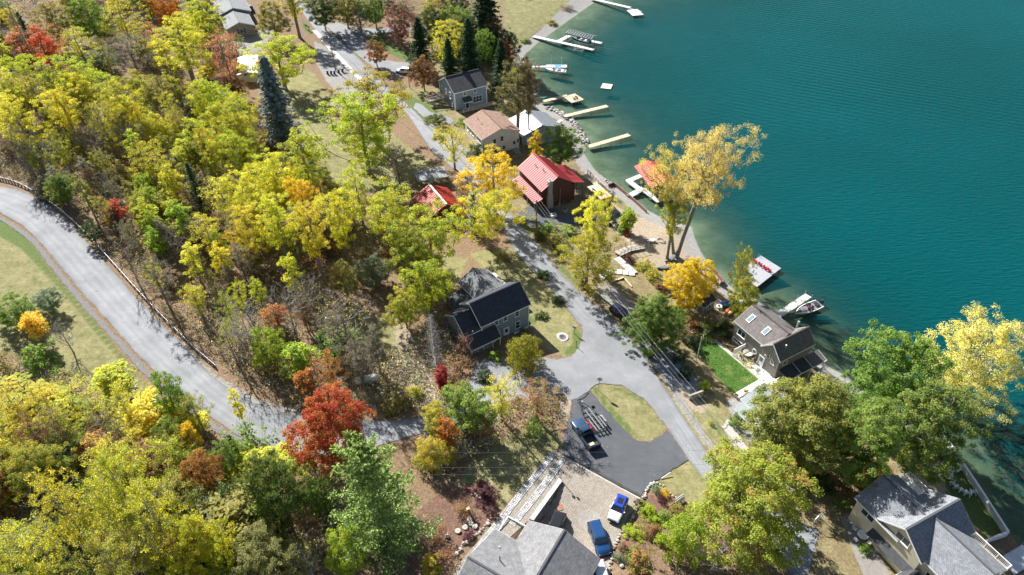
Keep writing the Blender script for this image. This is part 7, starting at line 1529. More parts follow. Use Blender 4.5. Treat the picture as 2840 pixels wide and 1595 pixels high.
# boat trailer
t = thing('boat_trailer', 'empty black boat trailer with grey bunks and a red mudguard on the sealed drive', 'trailer', gw(11.6, 65.9), math.radians(117)); M_TRB = pm('black_trailer_steel', (.02, .02, .022), (.035, .035, .04), rough=.4); M_BUNK = pm('bunk_carpet', (.17, .175, .185), (.14, .145, .155), rough=.95)
for s in (-1, 1):
    m = MB(); m.tube([(-3.1, s*1.0, .5), (.9, s*1.0, .5), (3.2, s*.12, .5)], .06, 6); m.build('side_rail', M_TRB, t)
    for y, x0, x1 in ((.32, -3.0, 1.2), (.82, -2.9, -.7)): m = MB(); m.bar((x0, s*y, .72), (x1, s*y, .72+(.06 if y < .5 else 0)), .2, .07); m.build('bunk', M_BUNK, t)
    for x in (-2.0, -1.15): wheel(t, x, s*1.3, .3, .2)
    m = MB(); m.loft([[(-2.5, s*1.16, .5), (-2.5, s*1.46, .5), (-2.5, s*1.46, .53), (-2.5, s*1.16, .53)], [(-2.1, s*1.16, .72), (-2.1, s*1.46, .72), (-2.1, s*1.46, .75), (-2.1, s*1.16, .75)], [(-1.05, s*1.16, .72), (-1.05, s*1.46, .72), (-1.05, s*1.46, .75), (-1.05, s*1.16, .75)], [(-.6, s*1.16, .5), (-.6, s*1.46, .5), (-.6, s*1.46, .53), (-.6, s*1.16, .53)]]); f = m.build('mudguard', pm('red_mudguard', (.36, .012, .025), rough=.3) if s > 0 else pm('grey_mudguard', (.2, .2, .2), rough=.5), t)
for x in (-3.0, -2.3, -1.5, -.7, .1, .9, 1.7): m = MB(); hw = 1.0 if x < 1 else .75; m.bar((x, -hw, .5), (x, hw, .5), .07, .09); m.build('cross_member', M_TRB, t)
m = MB(); m.tube([(2.6, 0, .5), (3.9, 0, .5)], .06, 6); m.build('tongue', M_TRB, t); m = MB(); m.box((2.5, 0, .85), (.18, .2, .7)); m.build('winch_post', M_ALU, t); m = MB(); m.tube([(3.5, .2, .1), (3.5, .2, .9)], .05, 6); m.build('jack', M_ALU, t)
w = MB(); w.lathe([(.18, -.1), (.3, -.1), (.32, 0), (.3, .1), (.18, .1)], n=14); e = w.build('spare_wheel', M_RUBBER, t); e.location = (1.1, -1.15, .7); e.rotation_euler = (math.pi/2, 0, .3)
# dark water line on the drive is a real hose
m = MB(); P = [gl(x, y, .12) for x, y in ((1601, 1110), (1612, 1108), (1622, 1102), (1627, 1096), (1633, 1090))]; o = thing('hose', 'thin black hose lying at the top of the sealed drive', 'hose', P[0]); m.tube([tuple(np.array(q)-np.array(P[0])) for q in P], .04, 5); m.build('tube', M_RUBBER, o)
# ---------------------------------------------------------------- walls, rails, poles, furniture
# raised lawn with its walls
LQ = [at(x, y, 3.0)[:2] for x, y in ((1963, 928), (2115, 1056), (2006, 1119), (1905, 956))]
M_LAWN = pm('lush_lawn', (.055, .15, .018), (.1, .19, .03), scale=.9, rough=.95, bump=.8, bscale=9, wear=((.3, .3, .1), .35, .58))
def lawn():
    xs = [p[0] for p in LQ]; ys = [p[1] for p in LQ]; cz = lambda X, Y: np.full(np.shape(X), 2.98)
    tag(link('raised_lawn', sheet_mesh('raised_lawn', LQ, M_LAWN, 0, .8, cz)), kind='structure')
    rng = np.random.default_rng(5); q = rng.uniform([min(xs), min(ys)], [max(xs), max(ys)], (60000, 2)); q = q[poly_sd(q[:, 0], q[:, 1], LQ) < -.45][:22000]; n = len(q)
    P = np.stack([q[:, 0], q[:, 1], np.full(n, 3.03)], 1); me = leaf_mesh('lawn_grass', P, unit(rng.normal(size=(n, 3))+np.array([0, 0, .4])), unit(rng.normal(size=(n, 3))*.6+np.array([0, 0, 1])), rng.uniform(.08, .16, n), rng.uniform(.03, .06, n), np.zeros(n), np.ones(n), pm('grass_blade', (.07, .19, .02), (.15, .25, .045), scale=.8, rough=.8)); tag(link('lawn_grass', me), kind='stuff')
lawn()
o = thing('retaining_wall', 'concrete retaining wall with pale cap slabs round the bright green raised lawn', 'wall', (LQ[0][0], LQ[0][1], 0)); C0 = np.array(LQ[0])
M_CAP = pm('pale_cap_slab', (.4, .37, .315), (.34, .315, .27), scale=1.5, rough=.85, bump=.2); M_CAPW = pm('bright_cap_slab', (.56, .53, .47), (.5, .47, .42), scale=1.5, rough=.85)
for i, (a, b) in enumerate(zip(LQ, LQ[1:]+LQ[:1])):
    a = np.array(a)-C0; b = np.array(b)-C0
    m = MB(); m.bar((*a, .8), (*b, .8), .45, 4.2); m.build('wall', M_CONC, o)
    if i == 2: continue
    L_ = np.hypot(*(b-a)); n = round(L_/1.25); tt = (b-a)/L_; an = math.atan2(tt[1], tt[0]); w = .62 if i != 1 else 1.0
    for k in range(n): q = a+tt*L_*(k+.5)/n; _bx((0, 0, 0), (L_/n-.025, w, .12)).build('cap_slab', M_CAP if i != 1 else M_CAPW, o, loc=(q[0], q[1], 3.0+(.003 if i % 2 else 0)), rz=an)
p = at(1929.4, 1007.4, 3.0); o = thing('flagpole', 'bare white flagpole at the edge of the bright green lawn', 'flagpole', (p[0], p[1], 2.9)); m = MB(); m.tube([(0, 0, 0), (0, 0, 6.2)], [.09, .06], 8); m.build('pole', M_WHITE, o); m = MB(); m.lathe([(.02, 6.2), (.09, 6.28), (.02, 6.38)], n=8); m.build('finial', M_WHITE, o)
# chain link fence at the lawn corner
o = thing('fence', 'grey mesh fence at the top corner of the raised lawn', 'fence', (LQ[3][0], LQ[3][1], 3.0)); q = np.array(LQ[0])-np.array(LQ[3])
for k in range(5): _bx((0, 0, 0), (.05, .05, 1.3)).build('post', M_STEEL, o, loc=(q[0]*k/4, q[1]*k/4, .6))
for z in (.3, .75, 1.2): m = MB(); m.tube([(0, 0, z), (q[0], q[1], z)], .02, 5); m.build('rail', M_STEEL, o)
# white steps and rail by the porch house
a = np.array(at(1975, 1160, 4.2)[:2]); b = np.array(at(2034, 1128, 3.4)[:2]); o = thing('garden_steps', 'bright white concrete steps leading from the road to the porch house', 'steps', (a[0], a[1], 0)); an = ang(a, b); L_ = float(np.hypot(*(b-a)))
for k in range(9): _bx((0, 0, -1), (L_/9+.01, 2.5, 2.4)).build('step', M_WHITE, o, loc=(math.cos(an)*L_*(k+.5)/9, math.sin(an)*L_*(k+.5)/9, 3.5-.11*k), rz=an)
m = MB(); pts = [(math.cos(an)*L_*k/8+math.sin(an)*1.25, math.sin(an)*L_*k/8-math.cos(an)*1.25, 4.6-.09*k+.12*math.sin(k*2.2)) for k in range(9)]; m.tube(pts, .035, 6); [m.tube([(p[0], p[1], p[2]-.95), p], .025, 5) for p in pts[::2]]; m.build('handrail', M_STEEL, o)
p = at(2041.6, 1099, 3.3); o = thing('flower_pot', 'brown clay pot standing on the wall above the white steps', 'pot', (p[0], p[1], 3.06)); m = MB(); m.lathe([(.2, 0), (.36, .4), (.4, .5), (.33, .5), (.25, .12)], n=12); m.build('pot', pm('clay', (.22, .13, .1), rough=.8), o); m = MB(); m.lathe([(.02, .42), (.3, .44), (.3, .46)], n=12); m.build('soil', M_DRAIN, o)
# court wall with cap stones, lamp, drain cover
A, B = np.array(WALL_A), np.array(WALL_B); an = ang(A, B); L_ = float(np.hypot(*(B-A))); zt = [gz(*(A+(B-A)*t-np.array([-math.sin(an), math.cos(an)])*1.2)) for t in (0, 1)]
o = thing('court_wall', 'low stone wall with long cap stones between the paver path and the court', 'wall', (A[0], A[1], 0)); n = 9
for k in range(n):
    t = (k+.5)/n; q = (B-A)*t; z = zt[0]+(zt[1]-zt[0])*t+.18; c = _bx((0, 0, 0), (L_/n-.02, .62, .12)).build('cap_stone', pm('cap_stone', (.4, .4, .39), (.3, .3, .3), scale=1.2, rough=.85, bump=.2) if k % 3 else pm('pale_cap_stone', (.4, .41, .42), (.33, .34, .35), scale=1.2, rough=.85), o, loc=(q[0], q[1], z+.06), rz=an)
r = random.Random(2)
for row in range(9):
    for k in range(20):
        t = (k+.5+(row % 2)*.5)/20.5; z = zt[0]+(zt[1]-zt[0])*t+.18-.2*(row+.5)
        if z < gz(*(A+(B-A)*t+np.array([-math.sin(an), math.cos(an)])*.9))-.25: continue
        e = link('block', BLK, o, ((B-A)[0]*t, (B-A)[1]*t, z), an) if 'BLK' in globals() else None
        if e is None: BLK = _bx((0, 0, 0), (L_/20.5-.02, .52, .185)).mesh('block', pm('wall_block', (.26, .24, .22), (.18, .17, .155), scale=2.5, rough=.9, bump=.4)); e = link('block', BLK, o, ((B-A)[0]*t, (B-A)[1]*t, z), an)
o = thing('lamp_post', 'black twin headed lamp post on the end of the court wall', 'lamp post', (A[0], A[1], zt[0]+.3)); m = MB(); m.tube([(0, 0, 0), (0, 0, 1.75)], .045, 8); m.build('post', M_BLACK, o); m = MB(); m.tube([(-.28, .1, 1.7), (.28, -.1, 1.7)], .03, 6); m.build('crossbar', M_BLACK, o)
for s in (-1, 1): m = MB(); m.lathe([(.05, 1.6), (.12, 1.63), (.14, 1.85), (.05, 1.95)], (s*.3, -s*.1, 0), 8); m.build('lantern', M_BLACK, o)
p = gp(1554, 1406); o = thing('drain_cover', 'round rusty drain cover in the block paved court', 'drain cover', (p[0], p[1], gz(p[0], p[1])+.06)); m = MB(); m.lathe([(.44, 0), (.44, .03), (.38, .045)], n=20); m.build('lid', pm('rust', (.3, .12, .06), (.22, .1, .06), scale=5, rough=.9), o); m = MB(); m.lathe([(.5, 0), (.5, .02), (.45, .025)], n=20); m.build('ring', M_CONC, o)
# stone discs, carved post, boulders in the beds
for (x, y), w in zip(((1317, 1461), (1306, 1453), (1290, 1464), (1270, 1474), (1303, 1442)), ('round stone disc nearest the stone border', 'round stone disc behind the nearest one', 'round stone disc with a hole, middle of the row', 'round stone disc at the left end of the row', 'half buried stone disc beside the wooden post')):
    p = gp(x, y); o = thing('stone_disc', w, 'stone disc', (p[0], p[1], gz(p[0], p[1])), r.uniform(0, 6), 'stone discs in the leafy bed'); m = MB(); m.lathe([(.36, 0), (.38, .1), (.36, .22), (.1, .23)], n=18); m.build('disc', pm('millstone', (.38, .355, .3), (.3, .28, .245), scale=4, rough=.9, bump=.3), o); m = MB(); m.lathe([(.07, .225), (.065, .24)], n=10); m.build('hole', M_BLACK, o)
p = gp(1303, 1428); o = thing('wooden_post', 'tan wooden post standing in the black plum shrubs', 'post', (p[0], p[1], gz(p[0], p[1])), .4); m = MB(); m.bar((0, 0, 0), (-.1, .15, 1.3), .32, .32); m.build('shaft', M_DARKW, o); m = MB(); m.bar((-.1, .15, 1.3), (-.11, .17, 1.42), .42, .5); m.build('cap', pm('fresh_timber', (.62, .44, .2), (.54, .38, .18), rough=.7), o)
for x, y, s, w in ((1240, 1489, .75, 'grey boulder at the left of the stone discs'), (1724, 1572, .65, 'pale boulder at the bottom of the garden bed')): p = gp(x, y); e = link('boulder', ST[0], None, (p[0], p[1], gz(p[0], p[1])+.15), 1.0); e.scale = (s, s, s); tag(e, w, 'boulder')
# guardrail along the hill road
GR = smooth_poly([gp(x, y)[:2] for x, y in ((-60, 488), (0, 498), (69, 520), (162, 579), (242, 651), (328, 745), (415, 841), (522, 949), (603, 1021))], 8, False)
o = thing('guardrail', 'long galvanised guardrail on wooden posts along the hill road', 'guardrail', (GR[0][0], GR[0][1], 0)); acc = 0; pme = _bx((0, 0, .2), (.15, .18, 1.1)).mesh('post', M_DARKW)
for a, b in zip(GR[:-1], GR[1:]):
    za, zb = gz(*a), gz(*b); A3 = Vector((a[0]-GR[0][0], a[1]-GR[0][1], za+.62)); B3 = Vector((b[0]-GR[0][0], b[1]-GR[0][1], zb+.62)); t = (B3-A3).normalized(); nr = Vector((-t.y, t.x, 0)).normalized(); m = MB()
    prof = [(.16, 0), (.1, .05), (.04, 0), (-.04, 0), (-.1, .05), (-.16, 0)]; m.loft([[q+Vector((0, 0, z))-nr*(y+.12) for z, y in prof]+[q+Vector((0, 0, z))-nr*(y+.1) for z, y in prof[::-1]] for q in (A3, B3+t*.02)]); m.build('rail', M_STEEL, o)
    e = link('post', pme, o, (A3.x, A3.y, za), math.atan2(t.y, t.x))
# utility poles and their wires
def pole(label, base, top_y, arm=None, trans=False, mat=M_DARKW, r=.15, rz=0.0, name='utility_pole'):
    p = gp(*base); h = 4.0
    for _ in range(40):
        v = np.array([p[0], p[1], p[2]+h-CAM_H]); y = 797.5-FPX*(v@AX_U)/(v@AX_F); h += (y-top_y)*.06
    h = min(h, 14); o = thing(name, label, 'pole', (p[0], p[1], p[2]-.2), rz); m = MB(); m.tube([(0, 0, 0), (0, 0, h)], [r, r*.65], 8); m.build('pole', mat, o)
    if arm: m = MB(); m.bar((-arm/2, 0, h-.4), (arm/2, 0, h-.4), .12, .14); m.build('crossarm', mat, o); [_bx((x, 0, h-.22), (.1, .1, .22)).build('insulator', M_ALU, o) for x in (-arm/2+.1, 0, arm/2-.1)]
    if trans: m = MB(); m.lathe([(.05, h-2.6), (.3, h-2.55), (.3, h-1.6), (.1, h-1.5)], (.0, .42, 0), 12); m.build('transformer', pm('transformer_grey', (.3, .33, .36), rough=.5), o)
    return p[0], p[1], p[2]+h
p1 = pole('tall utility pole with crossarm and transformer beside the row of bins', (931, 197), 87, 2.4, True, rz=.3)
p2 = pole('short wooden utility pole at the corner of the red house drive', (1487, 628), 553, 1.2)
p3 = pole('thin dark pole beside the white car at the lake road', (1136, 243), 183, None, r=.1)
p4 = pole('leaning grey utility pole in the brush beside the red maple', (881, 1100), 1022, None, mat=M_WOODGREY)
p5 = pole('utility pole hidden in the red tipped maple at the road', (2030, 1375), 1262, None)
M_WIRE = pm('bare_cable', (.3, .3, .3), (.4, .4, .4), rough=.4, metal=.5); M_CABLE = pm('black_cable', (.02, .02, .02), rough=.5)
def wire(label, a, b, sag, r=.014, mat=M_WIRE, group='power lines'):
    a, b = Vector(a), Vector(b); o = thing('power_line', label, 'cable', a, 0, group); m = MB(); m.tube([(b-a)*t-Vector((0, 0, 4*sag*t*(1-t))) for t in [k/16 for k in range(17)]], r, 4); m.build('cable', mat, o)
V2, V5 = np.array(p2), np.array(p5)
for dx, dz, s, r_, mt, w in ((0, -.1, 1.0, .03, M_CABLE, 'thick black telephone cable over the lake road edge'), (.35, -.8, 1.3, .018, M_CABLE, 'thin black cable just below the telephone cable along the road'), (.6, 0, .9, .013, M_WIRE, 'bright overhead wire along the lake road, upper one'), (-.5, -.3, 1.0, .013, M_WIRE, 'bright overhead wire along the lake road, lower one')): wire(w, V2+np.array([dx, 0, dz]), V5+np.array([dx, 0, dz]), s, r_, mt)
for k, (y0, y1) in enumerate(((1246, 1249), (1288, 1288), (1311, 1303))):
    w = ('highest', 'middle', 'lowest')[k]; a = at(1955, y1, 13-.8*k); b = at(880, y0+6, 18-.8*k); c_ = at(-60, 1640+k*85, 24-.8*k)
    wire('%s of the three wires crossing the court from the right' % w, a, b, .4); wire('%s of the three wires slanting over the lower left wood' % w, b, c_, .6)
for k in range(3): wire(('left', 'middle', 'right')[k]+' wire running up the lake road from the tall pole', np.array(p1)+np.array([-.9+.9*k, 0, -.4]), at(800-20*k, -60, 17), .8, group='power lines at the top')
wire('telephone cable running down the lake road from the tall pole', np.array(p1)-np.array([0, 0, 3.5]), V2-np.array([0, 0, .5]), 2.4, .035, M_CABLE); wire('upper wire running down the lake road from the tall pole', np.array(p1), V2, 2.0)
wire('service wire from the short pole to the red house', V2, at(1500, 500, 8.0), .3)
# mailboxes, bins
def bin_(label, loc, rz, mat, group):
    o = thing('wheelie_bin', label, 'bin', loc, rz, group); m = MB(); m.loft([[(-.22, -.24, .1), (.22, -.24, .1), (.22, .24, .1), (-.22, .24, .1)], [(-.29, -.31, 1.0), (.29, -.31, 1.0), (.29, .31, 1.0), (-.29, .31, 1.0)]]); m.build('body', mat, o)
    m = MB(); m.loft([[(-.33, -.33, 1.0), (.33, -.33, 1.0), (.33, .33, 1.0), (-.33, .33, 1.0)], [(-.3, -.3, 1.1), (.28, -.26, 1.07), (.28, .26, 1.07), (-.3, .3, 1.1)]]); m.build('lid', mat, o)
    for s in (-1, 1): m = MB(); m.lathe([(.12, -.04), (.12, .04)], n=10); e = m.build('wheel', M_RUBBER, o); e.location = (-.24, s*.27, .12); e.rotation_euler = (math.pi/2, 0, 0)
    m = MB(); m.tube([(-.36, -.25, 1.0), (-.36, .25, 1.0)], .025, 6); m.build('handle', M_BLACK, o)
M_BINB = pm('blue_bin', (.015, .04, .22), rough=.5); M_BINK = pm('charcoal_bin', (.03, .032, .036), (.04, .042, .046), rough=.55)
for (x, y), mt, w in zip(((909, 206), (919, 206), (928, 206), (940, 203), (950, 200)), (M_BINB, M_BINK, M_BINB, M_BINK, M_BINK), ('blue bin at the left end of the row by the tall pole', 'charcoal bin second from left in the row by the tall pole', 'blue bin at the middle of the row by the tall pole', 'charcoal bin second from right in the row by the tall pole', 'charcoal bin at the right end of the row by the tall pole')): bin_(w, gl(x, y), -1.2, mt, 'bins beside the tall pole')
for x, y, w in ((1614, 791, 'black bin by the roadside walnut, upper one'), (1622, 802, 'black bin by the roadside walnut, lower one'), (1782, 972, 'black bin at the parking bay, left one'), (1794, 986, 'black bin at the parking bay, middle one'), (1806, 992, 'black bin at the parking bay, right one')): bin_(w, gl(x, y), -.8, M_BINK, 'black roadside bins')
p = gl(853, 82); o = thing('mailbox_stand', 'dark plank stand carrying a row of mailboxes at the lake road', 'mailbox stand', p, math.radians(-50))
for x in (-1.2, 1.2): _bx((x, 0, .5), (.12, .12, 1.2)).build('post', M_DARKW, o)
_bx((0, 0, 1.1), (3.2, .3, .06)).build('shelf', M_DARKW, o)
for k in range(4): q = thing('mailbox', ('leftmost', 'second', 'third', 'rightmost')[k]+' dark mailbox on the plank stand by the lake road', 'mailbox', (p[0]+math.cos(math.radians(-50))*(-1.2+.8*k), p[1]+math.sin(math.radians(-50))*(-1.2+.8*k), p[2]+1.13), math.radians(-50), 'mailboxes on the stand'); m = MB(); m.loft([[(x, y, z) for y, z in ((-.24, 0), (.24, 0))] and [(-.1*0+xx, -.24, zz) for xx, zz in ((-.1, 0), (.1, 0), (.1, .16), (.05, .24), (-.05, .24), (-.1, .16))], [(xx, .24, zz) for xx, zz in ((-.1, 0), (.1, 0), (.1, .16), (.05, .24), (-.05, .24), (-.1, .16))]]); m.build('box', M_BLACK, q); _bx((.12, .1, .18), (.02, .05, .16)).build('flag_arm', M_TAIL, q)
# stop sign, small signs
p = gl(1660, 1083); o = thing('stop_sign', 'red octagonal stop sign on a post at the tip of the grass island', 'sign', p, math.radians(165)); m = MB(); m.tube([(0, 0, 0), (0, 0, 2.95)], .04, 6); m.build('post', M_STEEL, o)
oc = lambda rr, y: [(rr*math.sin(math.pi/8+k*math.pi/4), y, 2.6+rr*math.cos(math.pi/8+k*math.pi/4)) for k in range(8)]
m = MB(); m.loft([oc(.46, -.05), oc(.46, -.07)]); m.build('border', M_WHITE, o); m = MB(); m.loft([oc(.42, -.07), oc(.42, -.076)]); m.build('face', pm('stop_red', (.5, .01, .02), rough=.4), o)
def letters(txt, size, parent, loc, rot, mat):
    cu = bpy.data.curves.new('lettering', 'FONT'); cu.body = txt; cu.size = size; cu.align_x = 'CENTER'; cu.align_y = 'CENTER'; cu.extrude = .004
    t = bpy.data.objects.new('lettering_tmp', cu); COL.objects.link(t); dg = bpy.context.evaluated_depsgraph_get(); me = bpy.data.meshes.new_from_object(t.evaluated_get(dg)); bpy.data.objects.remove(t); me.materials.clear(); me.materials.append(mat)
    e = link('lettering', me, parent, loc); e.rotation_euler = rot; return e
letters('STOP', .3, o, (0, -.082, 2.6), (math.pi/2, 0, 0), M_WHITE)
p = gl(1592, 925); o = thing('yard_sign', 'small pale square sign on the slate house lawn corner', 'sign', p, -.5); _bx((0, 0, 1.5), (.75, .05, .6)).build('board', pm('sign_grey', (.42, .45, .45), (.36, .39, .4), rough=.5), o); _bx((0, .03, .6), (.07, .07, 1.3)).build('post', M_WOODGREY, o)
p = gl(1598, 962); o = thing('marker_post', 'thin dark marker post at the road edge of the slate house lawn', 'post', p); _bx((0, 0, .7), (.08, .08, 1.5)).build('post', M_BLACK, o)
p = gl(1774, 955); o = thing('sign', 'yellow and teal sign boards on a pole beside the green linden', 'sign', p, -.7); _bx((0, 0, 1.5), (.08, .08, 3.2)).build('post', M_DARKW, o); _bx((0, -.06, 2.5), (1.1, .05, 1.0)).build('board', pm('sign_yellow', (.6, .4, .03), rough=.5), o, loc=None); _bx((0, -.06, 1.65), (.9, .05, .55)).build('board', pm('sign_teal', (.1, .4, .4), rough=.5), o)
for x, y, a, w in ((1824, 962, .6, 'white picket gate at the head of the parking bay, left one'), (1847, 968, -.9, 'white picket gate at the head of the parking bay, right one'), (1809, 980, -.9, 'white picket panel beside the parking bay bins')):
    p = gl(x, y); o = thing('picket_panel', w, 'fence', p, a)
    for k in range(6): _bx((-.6+k*.24, 0, .5), (.13, .03, 1.0)).build('picket', M_WHITE, o)
    for z in (.25, .8): _bx((0, .03, z), (1.45, .04, .08)).build('rail', M_WHITE, o)
p = gl(1920, 1085); wall_run('bay_wall', 'grey timber wall at the foot of the parking bay', 'wall', ((1912, 1100), (1950, 1086)), .3, 2.5, 4.9, M_WOODGREY, 4.6)
# propane tank, fire pit, satellite items
p = gl(1018, 1062); o = thing('gas_tank', 'white horizontal gas tank in the woods above the red maple', 'gas tank', p, math.radians(14)); R_ = [(.02, -1.75), (.4, -1.68), (.58, -1.45), (.6, -1.2), (.6, 1.2), (.58, 1.45), (.4, 1.68), (.02, 1.75)]; m = MB(); m.lathe(R_, n=16); e = m.build('tank', M_WHITE, o, True); e.location = (0, 0, .85); e.rotation_euler = (0, math.pi/2, 0)
for x in (-1, 1): _bx((x, 0, .2), (.2, .8, .5)).build('foot', M_CONC, o)
m = MB(); m.lathe([(.16, 1.4), (.18, 1.6), (.1, 1.68)], n=10); m.build('valve_dome', M_WHITE, o)
p = gl(1559, 935); o = thing('fire_pit', 'round gravel fire pit on the slate house lawn', 'fire pit', p); m = MB(); m.lathe([(1.15, -.3), (1.1, .06), (.5, .08)], n=24); m.build('gravel_ring', pm('pit_gravel', (.26, .25, .26), (.4, .39, .39), scale=6, rough=.95, bump=.6, bscale=14), o); m = MB(); m.lathe([(.48, .05), (.46, .12), (.3, .12)], n=16); m.build('ash_pit', M_DRAIN, o)
for k in range(12): e = link('stone', ST[k % 18], o, (.52*math.cos(k*.523), .52*math.sin(k*.523), .14), k); e.scale = (.28, .22, .22)
p = gl(1832, 668); o = thing('fire_ring', 'bleached log fire ring on the leafy yard', 'fire ring', p)
for k in range(9): m = MB(); a = k*.7; m.tube([(.75*math.cos(a)-.3*math.sin(a), .75*math.sin(a)+.3*math.cos(a), .1), (.75*math.cos(a)+.3*math.sin(a), .75*math.sin(a)-.3*math.cos(a), .16)], .09, 6); m.build('log', M_STPALE, o)
p = gl(1806, 670); o = thing('log_bench', 'bleached driftwood bench beside the log fire ring', 'bench', p, .3)
for k in range(3): _bx((0, -.3+.3*k, .4), (1.9, .24, .1)).build('plank', M_DOCKOLD, o)
for x in (-.7, .7): _bx((x, 0, .15), (.25, .8, .45)).build('support', M_DOCKOLD, o)
# boardwalk, path and timber edging below the roadside walnut
def gprun(name, label, cat, pts, w, th, mat, step=.3, lift=.25, rail=False, along=False):
    P = [gl(x, y) for x, y in pts]; o = thing(name, label, cat, (P[0][0], P[0][1], P[0][2]), 0)
    for a, b in zip(P[:-1], P[1:]):
        A, B = Vector(a)-Vector(P[0]), Vector(b)-Vector(P[0]); L_ = (B-A).length; n = max(1, round(L_/step)); an = math.atan2(B.y-A.y, B.x-A.x)
        me = _bx((0, 0, 0), (L_/n-.02, w, th)).mesh('plank', mat)
        for k in range(n): q = A+(B-A)*((k+.5)/n); link('plank', me, o, (q.x, q.y, q.z+lift), an)
        if rail:
            for s in (-1, 1):
                for k in range(4): q = A+(B-A)*(k/3); _bx((0, 0, .5), (.07, .07, 1.1)).build('rail_post', M_DARKW, o, loc=(q.x-math.sin(an)*s*w/2, q.y+math.cos(an)*s*w/2, q.z+lift))
                m = MB(); nx, ny = -math.sin(an)*s*w/2, math.cos(an)*s*w/2; m.bar((A.x+nx, A.y+ny, A.z+lift+1.0), (B.x+nx, B.y+ny, B.z+lift+1.0), .06, .06); m.build('handrail', M_DARKW, o)
    return o
gprun('boardwalk', 'weathered grey boardwalk with dark rails leading to the leafy yard', 'boardwalk', ((1712, 708), (1742, 694), (1782, 686)), 1.8, .08, M_WOODGREY, .25, .35, True)
gprun('garden_walk', 'pale concrete garden walk below the roadside walnut', 'path', ((1710, 716), (1760, 760), (1690, 752), (1665, 772)), 1.5, .1, M_CONC, 1.2, .12); gprun('timber_edging', 'pale timber edging at the top of the gravel patch by the linden', 'edging', ((1694, 783), (1730, 772)), .3, .25, M_WOODTAN, 1.8, .15); gprun('timber_edging', 'second timber edging running down the gravel patch', 'edging', ((1731, 773), (1752, 797)), .25, .2, M_WOODTAN, 1.8, .15)
p = gl(1650, 772); o = thing('brick_stack', 'small stack of rust coloured boards beside the walnut trunk', 'board stack', p, .5); [_bx((r.uniform(-.5, .5), r.uniform(-.4, .4), .12+.1*k), (1.2, .25, .08), r.uniform(-.8, .8)).build('board', pm('rust_board', (.34, .17, .09), (.28, .15, .09), rough=.8), o) for k in range(6)]
# patio furniture
def table_set(label, lab2, p, top, R, n, mat, matc, group, cw):
    o = thing('round_table', label, 'table', p); m = MB(); m.lathe([(R, .7), (R, .74), (R*.9, .75)], n=20); m.build('tabletop', mat, o); m = MB(); m.tube([(0, 0, 0), (0, 0, .7)], .06, 8); m.build('leg', matc, o)
    for k in range(n):
        a = k*2*math.pi/n+.5; c = thing('patio_chair', lab2 % cw[k], 'chair', (p[0]+(R+.45)*math.cos(a), p[1]+(R+.45)*math.sin(a), p[2]), a+math.pi, group)
        _bx((0, 0, .45), (.5, .52, .05)).build('seat', matc, c); m = MB(); m.bar((-.24, 0, .5), (-.36, 0, 1.0), .5, .04, up=(0, 1, 0)); _bx((-.28, 0, .75), (.05, .5, .5)).build('backrest', matc, c)
        for x in (-.22, .22):
            for y in (-.22, .22): _bx((x, y, .22), (.04, .04, .45)).build('leg', matc, c)
q = House.__new__(House); p = at(2074, 979, 3.6); table_set('round stone topped table on the white deck', 'brown chair at the stone topped table, %s side', (p[0], p[1], 2.95), None, .85, 4, pm('stone_top', (.46, .42, .36), (.36, .33, .28), scale=4, rough=.7), pm('brown_wicker', (.2, .13, .09), rough=.8), 'chairs on the white deck', ('right', 'far', 'left', 'near'))
p = at(2389, 1489, 3.4); table_set('round glass topped table on the shaded terrace of the cream house', 'white chair at the glass topped table, %s side', (p[0], p[1], gz(p[0], p[1])+.05), None, .7, 4, pm('frosted_top', (.6, .63, .65), (.5, .53, .55), rough=.2), M_WHITE, 'chairs on the shaded terrace', ('right', 'far', 'left', 'near'))
p = at(2139, 1037, 3.2); o = thing('flower_pot', 'brown flower pot on the white deck', 'pot', (p[0], p[1], 2.95)); m = MB(); m.lathe([(.16, 0), (.28, .36), (.3, .42), (.2, .4)], n=12); m.build('pot', pm('clay', (.22, .13, .1)), o)
p = gl(2265, 1447); o = thing('white_arch', 'white trellis arch and hoop at the beige house terrace entrance', 'trellis', p, .6); m = MB(); m.tube([(-.9, 0, 0), (-.9, 0, 1.5), (0, 0, 1.9), (.9, 0, 1.5), (.9, 0, 0)], .06, 6); m.build('arch', M_WHITE, o)
for k in range(7): _bx((-.75+k*.25, .05, .6), (.05, .04, 1.2)).build('slat', M_WHITE, o)
# terrace of the cream house
tag(link('terrace', sheet_mesh('terrace', gpoly([(2330, 1435), (2370, 1420), (2420, 1500), (2470, 1595), (2520, 1680), (2430, 1680), (2370, 1540)]), pm('shaded_terrace', (.17, .155, .14), (.24, .22, .2), scale=2, rough=.9, bump=.3), .05)), kind='structure')  # shade of the big tree is put into the dark paving colour
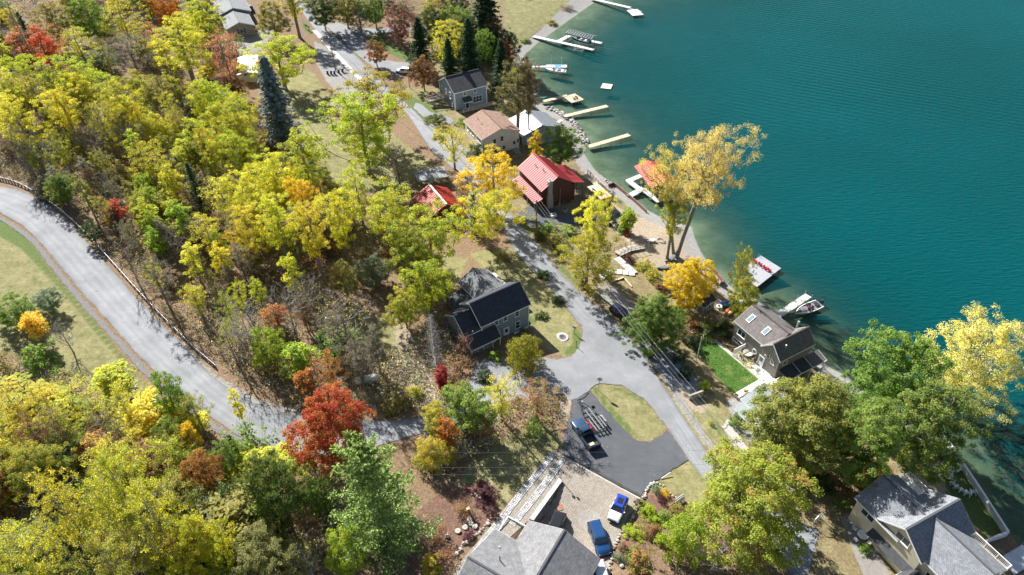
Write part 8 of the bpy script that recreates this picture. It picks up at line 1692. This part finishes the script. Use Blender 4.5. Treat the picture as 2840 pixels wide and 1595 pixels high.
# units outside the red house
for x, y, d_, w, mt in ((1567, 588, (.8, .8, .85), 'grey air conditioner beside the red house wall', M_ALU), (1534, 601, (1.3, .9, .6), 'pale storage box at the red house chimney foot', M_WHITE)):
    p = gl(x, y); o = thing('air_conditioner' if 'air' in w else 'storage_box', w, 'appliance' if 'air' in w else 'box', p, .45); _bx((0, 0, d_[2]/2), d_).build('case', mt, o); m = MB(); m.lathe([(.32, d_[2]), (.34, d_[2]+.04), (.1, d_[2]+.05)], n=12); m.build('grille' if 'air' in w else 'lid_knob', M_BLACK, o)
p = at(1655, 520, 5.6); o = thing('picnic_table', 'white topped table on the raised deck of the red house', 'table', (p[0], p[1], 4.5), -1.1); _bx((0, 0, .75), (1.9, .9, .07)).build('tabletop', M_WHITE, o)
for s in (-1, 1): _bx((0, s*.75, .42), (1.8, .3, .06)).build('bench', M_WOODTAN, o); _bx((s*.7, 0, .38), (.08, 1.5, .7)).build('leg', M_WOODTAN, o)
p = gl(1552, 343, 0); o = thing('picnic_table', 'white table on the grass behind the boathouse', 'table', p, .9); _bx((0, 0, .75), (1.7, .8, .06)).build('tabletop', M_WHITE, o); [_bx((s*.6, 0, .36), (.1, .7, .72)).build('leg', M_WHITE, o) for s in (-1, 1)]
# scrap pile in the clearing
p = gl(450, 395); o = thing('scrap_pile', 'pile of pale boards and dark sheets in the clearing left of the lime trees', 'scrap pile', p)
for k in range(26): mt = (M_WHITE, M_WOODTAN, M_DARKW, M_STEEL, M_STPALE)[k % 5]; _bx((r.uniform(-3.6, 3), r.uniform(-3.2, 4.2), r.uniform(.1, .9)), (r.uniform(.5, 2.6), r.uniform(.15, .8), .07), r.uniform(0, 3)).build('board', mt, o)
o = thing('wood_rack', 'low pale timber frame in front of the scrap pile', 'timber frame', gl(440, 430), .4)
for k in range(5): _bx((0, k*.6, .25), (2.6, .16, .12)).build('rail', M_WOODTAN, o)
for s in (-1, 1): _bx((s*1.1, 1.2, .12), (.14, 2.8, .12)).build('bearer', M_WOODTAN, o)
p = gl(1845, 1322); o = thing('fallen_pole', 'white pole lying on the dry grass beside the drive', 'pole', (p[0], p[1], p[2]), math.radians(30)); m = MB(); m.tube([(-.8, 0, .15), (.9, 0, .35)], .06, 6); m.build('pole', M_WHITE, o); _bx((-.7, 0, .1), (.1, .1, .2)).build('peg', M_WOODGREY, o)
p = gl(1885, 1392); o = thing('garden_bench', 'white bench at the right end of the garden bed', 'bench', p, .6); _bx((0, 0, .42), (1.5, .42, .06)).build('seat', M_WHITE, o); _bx((0, .22, .75), (1.5, .05, .5)).build('backrest', M_WHITE, o); [_bx((s*.6, 0, .2), (.08, .4, .4)).build('leg', M_WHITE, o) for s in (-1, 1)]
